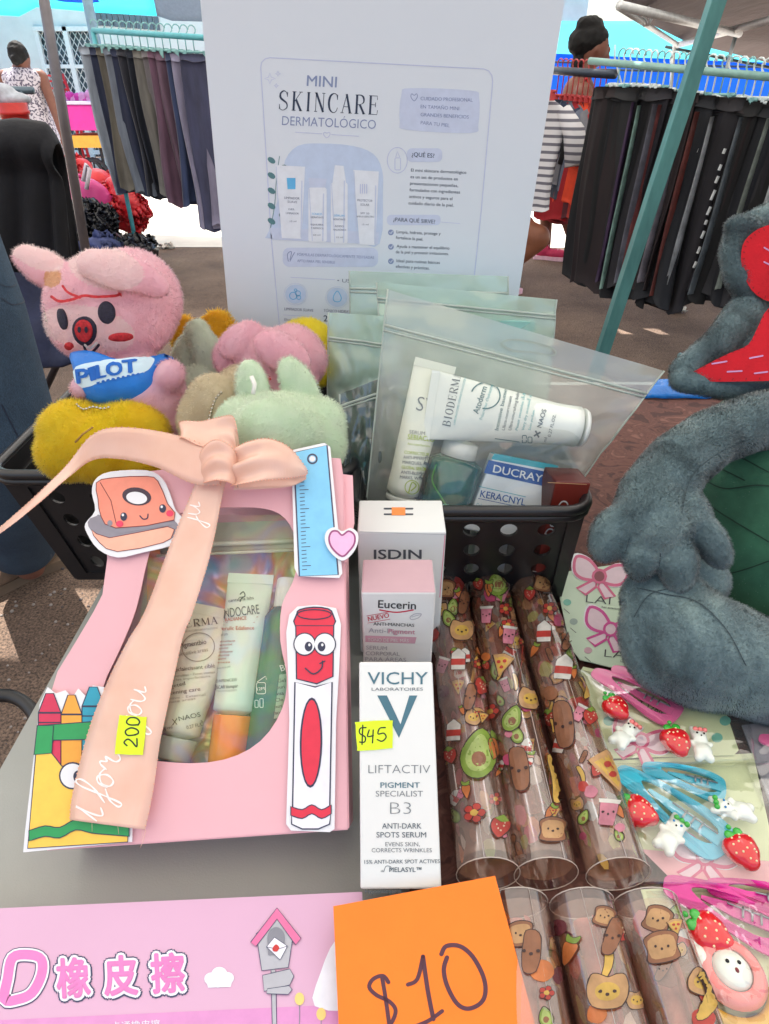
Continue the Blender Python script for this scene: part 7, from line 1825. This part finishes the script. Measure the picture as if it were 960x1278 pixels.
# pack 3: magenta clip
z3 = cz + .002
o, p = card('hair_clip_pack', 'packet with magenta clip and rabbit in a coral strawberry ring, nearest', [(800, 1110), (985, 1100), (1010, 1330), (866, 1330)], z3, m_mint2); a = Art(p); a.poly([(960, 1200), (1000, 1190), (1004, 1290), (960, 1290)], ink('card rose'), 1); a.build('print', o)
cliparts(o, [('clip', (826, 1108), (985, 1172), m_cmg, 1.1), ('clip', (880, 1110), (1000, 1140), m_cmg, 1.0), ('berry', (884, 1166), (900, 1176), .0082), ('bunny', (868, 1196), (850, 1178), .0072, False)], z3)
c = atz(910, 1216, z3 + .004); mb = MB(); mb.lathe(c, (0, 0, 1), [(0, 0), (0, .0148), (.003, .0158), (.006, .0130), (.0065, .0095), (.0055, .009)], m_bpk, 28); mb.lathe(c + Vector((0, 0, .0035)), (0, 0, 1), [(0, 0), (.003, 0.0001)], m_bun, 24)
mb.build('coral_ring', o); mb = MB(); mb.sphere(c + Vector((0, 0, .004)), (.0090, .0090, .005), m_bun, 20, 10); f_ = mb.build('rabbit_face', o)
mb = MB(); [mb.sphere(c + Vector(v), .001, m_eye, 7, 5) for v in ((-.0024, .0022, .0086), (.0028, .0016, .0086))]; mb.sphere(c + Vector((.0004, -.0016, .0086)), (.001, .0013, .001), M('tongue', (120, 40, 50), .3), 7, 5); mb.build('eyes', f_)
mb = MB(); mb.tube([c + Vector((.0175 * math.cos(t), .0175 * math.sin(t) - .004, -.001)) for t in np.linspace(3.4, 6.2, 14)], [.002 + .003 * math.sin(k * .24) for k in range(14)], M('yellow resin', (226, 176, 40), .25, coat=.5), 10); mb.build('yellow_crescent', o)
crinkle(o, [(806, 1112), (990, 1106), (1010, 1320), (860, 1320)], z3, 23, .010)
o, p = card('hair_clip_pack', 'packet with a pink clip at the right edge beyond the dinosaur foot', [(926, 905), (1040, 890), (1060, 1010), (960, 1000)], cz + .001, M('grey lilac card', (150, 150, 158), .5)); cliparts(o, [('clip', (945, 925), (1040, 960), m_cpk, 1.0)], cz + .001); crinkle(o, [(905, 900), (1040, 880), (1060, 1010), (950, 1010)], cz + .001, 31, .008)
# ================================================================== PLUSH TOYS
def E(px, py, t, rx, ry=None, rz=None, ang=0):
    """ellipsoid seen at a pixel: radii in pixels across / up, thickness rz in pixels, turned by ang degrees in the view"""
    ry = ry or rx; rz = rz or min(rx, ry); k = t / F; c = atd(px, py, t)
    right = Vector((1, 0, 0)); upv = Vector((0, SP, CP)); fw = Vector((0, CP, -SP))
    a = R(-ang); r2 = right * math.cos(a) + upv * math.sin(a); u2 = -right * math.sin(a) + upv * math.cos(a)
    return ('e', c, (rx * k, ry * k, rz * k), Matrix((r2, u2, fw)).transposed())
def Cc(pts, rs): return ('c', [atd(*p) for p in pts], [r * p[2] / F for p, r in zip(pts, rs)])
def fur_m(name, c, c2, sc=60):
    m = M(name, c, .8, vary=0, c2=c2, scale=sc, sheen=.3, transl=.5); return m
def plush(name, label, elems, mats, n, L, w, cat='plush toy', voxel=.0022, smooth=6, comb=(0, -.3, -.5), rnd=.6, lean=.7, exclude=(), colorfn=None, part='body'):
    me = blob(elems, voxel, smooth); o = thing(name, label, cat, base_of(me))
    b = finish_soft(me, part, mats, n, L, w, o, comb=comb, rnd=rnd, lean=lean, exclude=exclude, colorfn=colorfn)
    return o, b, me
def patch(surf_me, o, poly, m, off, th, name, fine=7, outline=None):
    a = Art(Sf(surf_me, fine), base=off, lift=.0002); a.poly(poly, m); ob = a.mb.build(name, o, solid=th, weld=True)
    for p in ob.data.polygons: p.use_smooth = True
    return ob
def near(c, r):
    c = np.array(c)
    return lambda P: (((P - c) ** 2).sum(1) < r * r)
# ---- pink piglet with blue neckerchief
fp = fur_m('pink fur', (255, 214, 222), (255, 202, 212)); fp2 = fur_m('pale pink fur', (255, 232, 230), (255, 222, 222)); fb = fur_m('cream fur', (232, 190, 150), (220, 170, 130))
t = .49
elems = [E(140, 385, t, 80, 66, 62, 0), E(165, 372, t, 60, 58, 58), E(118, 402, t, 56, 50, 52),
         E(58, 336, t + .01, 40, 22, 16, 28), E(36, 322, t + .01, 20, 16, 13, 10), E(80, 358, t, 22, 18, 16, 50),
         E(150, 338, t - .045, 52, 25, 12, 14), E(120, 330, t - .045, 26, 20, 12, 5), E(186, 352, t - .04, 28, 17, 13, 24),
         E(178, 500, t + .005, 56, 58, 48), E(150, 480, t + .01, 46, 40, 40), E(196, 530, t + .01, 44, 40, 40), E(212, 468, t - .015, 18, 20, 20, 30), E(104, 484, t - .02, 15, 15, 15)]
eyes = [ell(134, 390, 13, 16, -8), ell(80, 398, 8, 16, -12), ell(107, 412, 18, 21, -8), ell(150, 420, 18, 7, -3), ell(87, 430, 8, 6)]
earc = np.array(atd(120, 330, t - .055))
def pigc(P):
    d = P - np.array(CAM); dep = d[:, 1] * CP - d[:, 2] * SP; up = d[:, 1] * SP + d[:, 2] * CP; px = CX + F * d[:, 0] / dep; py = CY - F * up / dep
    return np.where(in_poly(px, py, ell(133, 335, 48, 26, 12)) | in_poly(px, py, ell(45, 318, 38, 16, 24)) | in_poly(px, py, ell(110, 410, 60, 28, 12)), 1, np.where(in_poly(px, py, ell(66, 346, 11, 13, 20)) & (dep > .3), 2, 0)).astype(int)
scarf = [(96, 446), (120, 444), (150, 452), (180, 450), (207, 446), (214, 452), (200, 468), (190, 488), (160, 500), (130, 503), (110, 498), (102, 480), (100, 462)]
o, b, me = plush('plush_pig', 'pink furry plush piglet with blue neckerchief standing in the left basket', elems, [fp, fp2, fb], 70000, .0027, .00024, exclude=eyes + [scarf], colorfn=pigc, comb=(0, -.35, -.5), rnd=.55)
m_nav = M('navy embroidery', (32, 28, 50), .6, vary=.3, scale=500, bump=.6, bscale=900); m_emb = M('red embroidery', (196, 36, 44), .6, vary=.2, scale=500, bump=.6, bscale=900)
patch(me, o, ell(134, 390, 10.5, 13.5, -8), m_nav, .0024, .002, 'eye', 5); patch(me, o, ell(80, 398, 5, 13, -12), m_nav, .0024, .002, 'eye', 5)
patch(me, o, ell(107, 412, 14.5, 17.5, -8), m_nav, .0026, .002, 'snout', 5); patch(me, o, ell(107, 411, 10.5, 13, -8), m_emb, .0036, .001, 'snout_patch', 5)
a = Art(Sf(me, 5), base=.0044)
for x in (103, 111): a.poly(ell(x, 409, 2.1, 3.6), m_nav)
a.build('nostrils', o)
a = Art(Sf(me, 5), base=.0034); a.line([(105, 424), (109, 434), (117, 435), (125, 427)], 3.0, m_nav, n=6); a.line([(108, 427), (114, 431), (122, 425)], 3.0, M('cream felt', (226, 210, 200), .8), 1); a.build('mouth', o)
patch(me, o, ell(151, 419, 15, 4.8, -3), m_emb, .0028, .0015, 'cheek', 5); patch(me, o, ell(88, 430, 5, 4, 20), m_emb, .0028, .0015, 'cheek', 5)
a = Art(Sf(me, 4), base=.0042); a.line([(71, 372), (80, 377), (95, 375), (108, 371), (125, 372), (148, 370), (151, 362)], 3.2, m_emb, n=8); a.line([(84, 360), (90, 367), (104, 373)], 2.8, m_emb, .5, n=6); a.build('brow_stitching', o)
m_sc = M('blue satin cloth', (20, 116, 206), .45, vary=.1, scale=30, bump=.3, bscale=60, bdist=.004)
me_n = blob([E(154, 470, t + .006, 60, 42, 62), E(160, 486, t + .006, 52, 30, 58)], .003, 8)
sc_ = patch(me_n, o, spline(scarf, True, 3), m_sc, .0052, .0022, 'neckerchief', 6)
a = Art(Sf(me_n, 5), base=.0054); wsc = M('scarf white print', (206, 230, 240), .6); bsc = M('scarf blue print', (20, 100, 190), .6)
a.poly(spline([(103, 459), (140, 452), (183, 450), (186, 456), (178, 464), (150, 472), (108, 481), (102, 474)], True, 3), wsc)
for i, (ch, x) in enumerate((('P', 105), ('I', 120), ('L', 127), ('O', 137), ('T', 154))):
    w_ = (13, 6, 9, 16, 15)[i]; a.text(ch, (x, 475 - i * 2.2), (x + w_, 473.5 - i * 2.2), 14, bsc, 6, bold=.06)
for i in range(9): a.poly(ell(128 + i * 5.2, 476.5 - i * 1.15, 1.7, 1.5), bsc, 5)
a.stroke([(103, 481), (176, 465)], 1.3, wsc, 1); a.build('scarf_print', o)
a = Art(Sf(me_n, 5), base=.0058); a.line([(104, 494), (140, 499), (180, 488), (196, 470)], 1.2, M('scarf hem', (14, 90, 176), .6)); a.build('scarf_hem', o)
# ---- ball chains
m_ch = M('ball chain steel', (190, 184, 170), .2, 1.0, vary=.1)
def chain(label, pts, r=.0011, fine=.0027):
    P = [atd(*p) for p in spline(pts, False, 8)]; mb = MB(); acc = 0; last = P[0]
    for i in range(len(P) - 1):
        s = P[i + 1] - P[i]; L = s.length
        while acc <= L: mb.sphere(P[i] + s * (acc / L), r, m_ch, 7, 5); acc += fine
        acc -= L
    mb.tube(P, r * .3, m_ch, 4); mb.build('ball_chain', label=label, cat='chain', group='plush key chains')
chain('ball chain hanging down the left side of the pink piglet', [(64, 362, .478), (58, 372, .475), (56, 388, .472), (60, 404, .47)])
chain('ball chain lying on top of the yellow plush', [(96, 505, .455), (104, 511, .452), (116, 508, .45), (128, 510, .45), (138, 508, .452)])
chain('ball chain hanging beside the mint plush', [(276, 490, .452), (268, 500, .45), (262, 520, .448), (258, 542, .446)])
chain('ball chain looped on the mint plush between its ears', [(330, 506, .432), (338, 500, .43), (345, 503, .43), (338, 508, .432), (346, 512, .43)])
# ---- yellow plush
fy = fur_m('yellow fur', (255, 230, 66), (255, 218, 44)); 
t = .468
o, b, me = plush('plush_chick', 'bright yellow furry plush at the front left of the left basket', [E(132, 555, t, 80, 46, 46), E(95, 538, t, 44, 38, 38), E(165, 540, t, 46, 38, 40, 10), E(85, 565, t, 36, 34, 36), E(178, 570, t, 36, 36, 36)], [fy, fur_m('deep yellow fur', (255, 232, 50), (255, 218, 40))], 44000, .0036, .00026, comb=(.1, -.3, -.6), colorfn=lambda P: (np.sin(P[:, 0] * 90) + np.sin(P[:, 2] * 110 + 1) > .9).astype(int), rnd=.7)
mb = MB(); q = [atd(x, y, t - .058) for x, y in ((112, 535), (104, 541), (97, 549), (101, 541), (108, 534))]; mb.tube([atd(94, 552, t - .054), atd(103, 542, t - .056), atd(116, 533, t - .056)], .0007, M('thread', (170, 130, 60), .7), 5); mb.build('seam_thread', o)
# ---- mint rabbit plush
fm = fur_m('mint fur', (240, 255, 232), (226, 250, 218)); t = .445
o, b, me = plush('plush_rabbit', 'pale mint furry plush with two upright ears in the left basket', [E(350, 552, t, 82, 62, 52), E(316, 486, t + .005, 21, 40, 12, -10), E(302, 532, t, 34, 36, 30), E(374, 482, t + .005, 21, 42, 12, -30), E(398, 530, t, 34, 34, 28, -20), E(345, 540, t - .02, 60, 44, 36)],
                 [fm], 52000, .0028, .00024, comb=(0, -.2, -.5), rnd=.6)
mb = MB(); mb.tube([atd(314, 470, .425), atd(318, 480, .424), atd(316, 492, .424)], .0016, M('white loop', (226, 224, 216), .6), 6); mb.build('hang_loop', o)
# ---- pink plush with red brow behind
t = .51
el2 = [E(345, 452, t, 58, 40, 44, 12), E(300, 424, t - .02, 32, 20, 12, -35), E(284, 446, t, 18, 24, 16), E(352, 440, t - .035, 40, 24, 12, 30), E(372, 440, t, 40, 30, 36, 40), E(340, 480, t, 50, 40, 36)]
o, b, me = plush('plush_pig', 'pink furry plush with red stitched brow lying behind the mint plush', el2, [fp, fp2], 34000, .0027, .00025, comb=(0, -.3, -.5))
a = Art(Sf(me, 4), base=.004); a.line([(302, 466), (314, 471), (328, 473), (338, 474)], 3, m_emb, n=6); a.line([(310, 460), (322, 462), (338, 470)], 1.5, M('rose crease', (200, 110, 130), .8), 0, n=6); a.build('brow_stitching', o)
# ---- grey green ears, beige body, mustard tufts, yellow plush
fg = fur_m('grey green fur', (224, 230, 212), (204, 212, 194)); t = .53
o, b, me = plush('plush_rabbit', 'grey green furry plush ears between piglet and pink plush', [E(262, 445, t, 20, 44, 14, -24), E(236, 450, t + .01, 22, 40, 16, 14), E(250, 490, t, 36, 34, 28), E(246, 412, t, 16, 14, 10, -30)], [fg], 20000, .0028, .00026)
t = .47
o, b, me = plush('plush_bear', 'cream furry plush half hidden left of the mint plush', [E(268, 510, t, 36, 44, 36), E(248, 525, t, 26, 36, 28), E(300, 490, t + .02, 30, 34, 30)], [fur_m('cream beige fur', (236, 226, 198), (222, 208, 176))], 18000, .0027, .00026)
fo = fur_m('mustard fur', (250, 206, 60), (236, 182, 40))
o, b, me = plush('plush_chick', 'small mustard furry tuft behind the grey green ears', [E(270, 402, .56, 18, 13, 14, -20), E(282, 410, .56, 16, 12, 12, 30), E(266, 430, .56, 24, 30, 20)], [fo], 9000, .0045, .0005)
o, b, me = plush('plush_chick', 'tiny mustard plush tuft peeking beside the piglet ear', [E(230, 402, .57, 12, 8, 10, 10), E(230, 420, .57, 14, 20, 12)], [fo], 5000, .0045, .0005)
o, b, me = plush('plush_chick', 'yellow furry plush behind the pink one at the board foot', [E(385, 432, .54, 34, 34, 30), E(372, 420, .54, 20, 20, 18), E(396, 452, .54, 28, 30, 26)], [fur_m('lemon fur', (255, 238, 80), (248, 220, 50))], 14000, .0028, .00026)

# ================================================================== DINOSAUR PLUSH
def minky():
    m, nt, b = nodes('grey blue minky'); n1 = noise_node(nt, 17, 4, .55); n1.inputs['Distortion'].default_value = 1.4; n2 = noise_node(nt, 420, 3, .7)
    r = ramp(nt, n1.outputs[0], [(.34, rgb((70, 88, 92))), (.5, rgb((100, 122, 126))), (.66, rgb((128, 150, 150)))])
    nt.links.new(r.outputs[0], b.inputs['Base Color']); b.inputs['Roughness'].default_value = .85; b.inputs['Sheen Weight'].default_value = .5; b.inputs['Sheen Roughness'].default_value = .35
    bp_ = nt.nodes.new('ShaderNodeBump'); bp_.inputs['Distance'].default_value = .0025; bp_.inputs['Strength'].default_value = .5; nt.links.new(n2.outputs[0], bp_.inputs['Height']); nt.links.new(bp_.outputs[0], b.inputs['Normal']); return m
m_mk = minky(); m_belly = M('green belly plush', (52, 104, 78), .85, vary=.2, scale=22, c2=(40, 88, 66), bump=.4, bscale=400, bdist=.001, sheen=.4)
m_felt = M('red felt', (206, 22, 38), .9, vary=.1, scale=40, bump=.4, bscale=600, bdist=.0008, sheen=.2); m_stw = M('pale stitch thread', (206, 150, 196), .6)
dino = thing('plush_dinosaur', 'large grey blue plush dinosaur with green belly and red open mouth at right', 'plush toy', atd(1010, 800, .5))
S = lambda me, nm, mats, n=0, L=.0021, w=.00022, **k: finish_soft(me, nm, mats, n, L, w, dino, comb=(0, -.3, -.6), rnd=.7, **k)
tb = .52
me_b = blob([E(1040, 660, tb, 190, 210, 150, 0), E(985, 580, tb + .01, 120, 110, 90, 0), E(1060, 520, tb, 150, 110, 100)], .004, 8); S(me_b, 'belly', [m_belly], 60000, .001)
me_a = blob([Cc([(1010, 515, .48), (938, 527, .462), (888, 546, .45), (846, 578, .438), (818, 618, .43), (812, 652, .42)], [38, 35, 35, 39, 44, 48]), E(830, 640, .420, 58, 40, 32, 10), E(764, 666, .418, 26, 38, 22, 28), E(800, 694, .412, 21, 32, 20, 6), E(846, 702, .410, 24, 38, 20, -4), E(888, 676, .414, 20, 38, 18, -30)], .0022, 5, .6)
S(me_a, 'arm', [m_mk], 130000)
me_l = blob([E(838, 790, .425, 66, 80, 40, 0), E(880, 820, .425, 84, 66, 40, 20), Cc([(860, 800, .425), (960, 840, .43), (1080, 820, .46)], [70, 64, 90]), E(818, 745, .43, 44, 40, 30), E(850, 725, .45, 60, 40, 40)], .0026, 8)
S(me_l, 'leg', [m_mk], 130000)
def felt(poly, c, nm, stitches):
    pl_ = Pl(atd(*c), ray(c[0], c[1])); mb = MB(); mb.prism([pl_.hit(*q)[0] for q in spline(poly, True, 3)], pl_.n, .005, m_felt); ob = mb.build(nm, dino, bevel=.0016, seg=3)
    a = Art(pl_, base=.0003); pp = spline(poly, True, 6); cx_ = sum(q[0] for q in pp) / len(pp); cy_ = sum(q[1] for q in pp) / len(pp)
    for q in pp[::2]: e_ = (q[0] + (cx_ - q[0]) * .06, q[1] + (cy_ - q[1]) * .06); g_ = (q[0] + (cx_ - q[0]) * .10, q[1] + (cy_ - q[1]) * .10); a.stroke([e_, g_], 1.2, M('dark red thread', (140, 10, 24), .7))
    for s in stitches: a.stroke(s, 2.0, m_stw)
    a.build('stitches', ob)
me_j = blob([E(905, 466, .503, 66, 24, 16, 4), E(862, 466, .50, 26, 24, 18), Cc([(852, 462, .5), (892, 434, .5), (925, 396, .505), (950, 362, .51)], [16, 20, 22, 22]), Cc([(850, 474, .495), (910, 483, .49), (1010, 484, .49)], [14, 16, 18]), E(970, 440, .515, 70, 56, 24), E(930, 445, .51, 50, 36, 20)], .0022, 4)
S(me_j, 'jaw', [m_mk], 60000)
felt([(858, 470), (884, 454), (912, 440), (934, 430), (946, 408), (960, 384), (1000, 360), (1040, 400), (1030, 466), (985, 474), (930, 476), (880, 476)], (930, 450, .470), 'tongue', [[(889, 446 + 8), (907, 443 + 8)], [(908, 464), (926, 463)], [(936, 447), (952, 444)], [(942, 466), (958, 464)]])
me_s = blob([Cc([(926, 292, .5), (918, 315, .5), (924, 345, .5), (944, 374, .505), (975, 388, .51)], [20, 19, 18, 18, 18]), E(928, 284, .495, 24, 14, 16, 10), Cc([(925, 284, .5), (960, 268, .505), (1010, 250, .51)], [14, 14, 18]), E(985, 325, .515, 62, 62, 22)], .0022, 4)
S(me_s, 'snout', [m_mk], 60000)
felt([(926, 332), (927, 306), (940, 290), (962, 280), (1010, 270), (1040, 330), (1010, 378), (965, 378), (938, 362)], (960, 330, .481), 'palate', [[(954, 309), (966, 316)], [(954, 327), (966, 333)]])
# seams sewn along the leg, paw and arm
a = Art(Sf(me_l, 5), base=.0007); sdk = M('dark pile seam', (52, 66, 72), .9)
a.line([(800, 735), (830, 742), (870, 752), (905, 785), (930, 830)], 1.5, sdk, n=8); a.line([(792, 770), (812, 742), (850, 733)], 1.3, sdk, n=8)
a.build('leg_seam', dino)
a = Art(Sf(me_a, 5), base=.0007); a.line([(935, 548), (895, 566), (862, 596), (850, 640)], 1.3, sdk, n=8); a.line([(786, 672), (780, 690)], 1.5, sdk); a.line([(824, 690), (822, 712)], 1.5, sdk); a.build('arm_seam', dino)
# belly seams
a = Art(Sf(me_b, 5), base=.0012); ds = ink('seam shadow thread', (22, 54, 42), .8)
for s in ([(876, 596), (905, 610), (950, 606), (1000, 615)], [(862, 612), (900, 640), (960, 676)], [(900, 585), (930, 600)], [(890, 720), (925, 712), (960, 700)], [(925, 545), (960, 560)], [(905, 560), (960, 590)]): a.line(s, 1.6, ds, n=6)
a.build('belly_seams', dino)
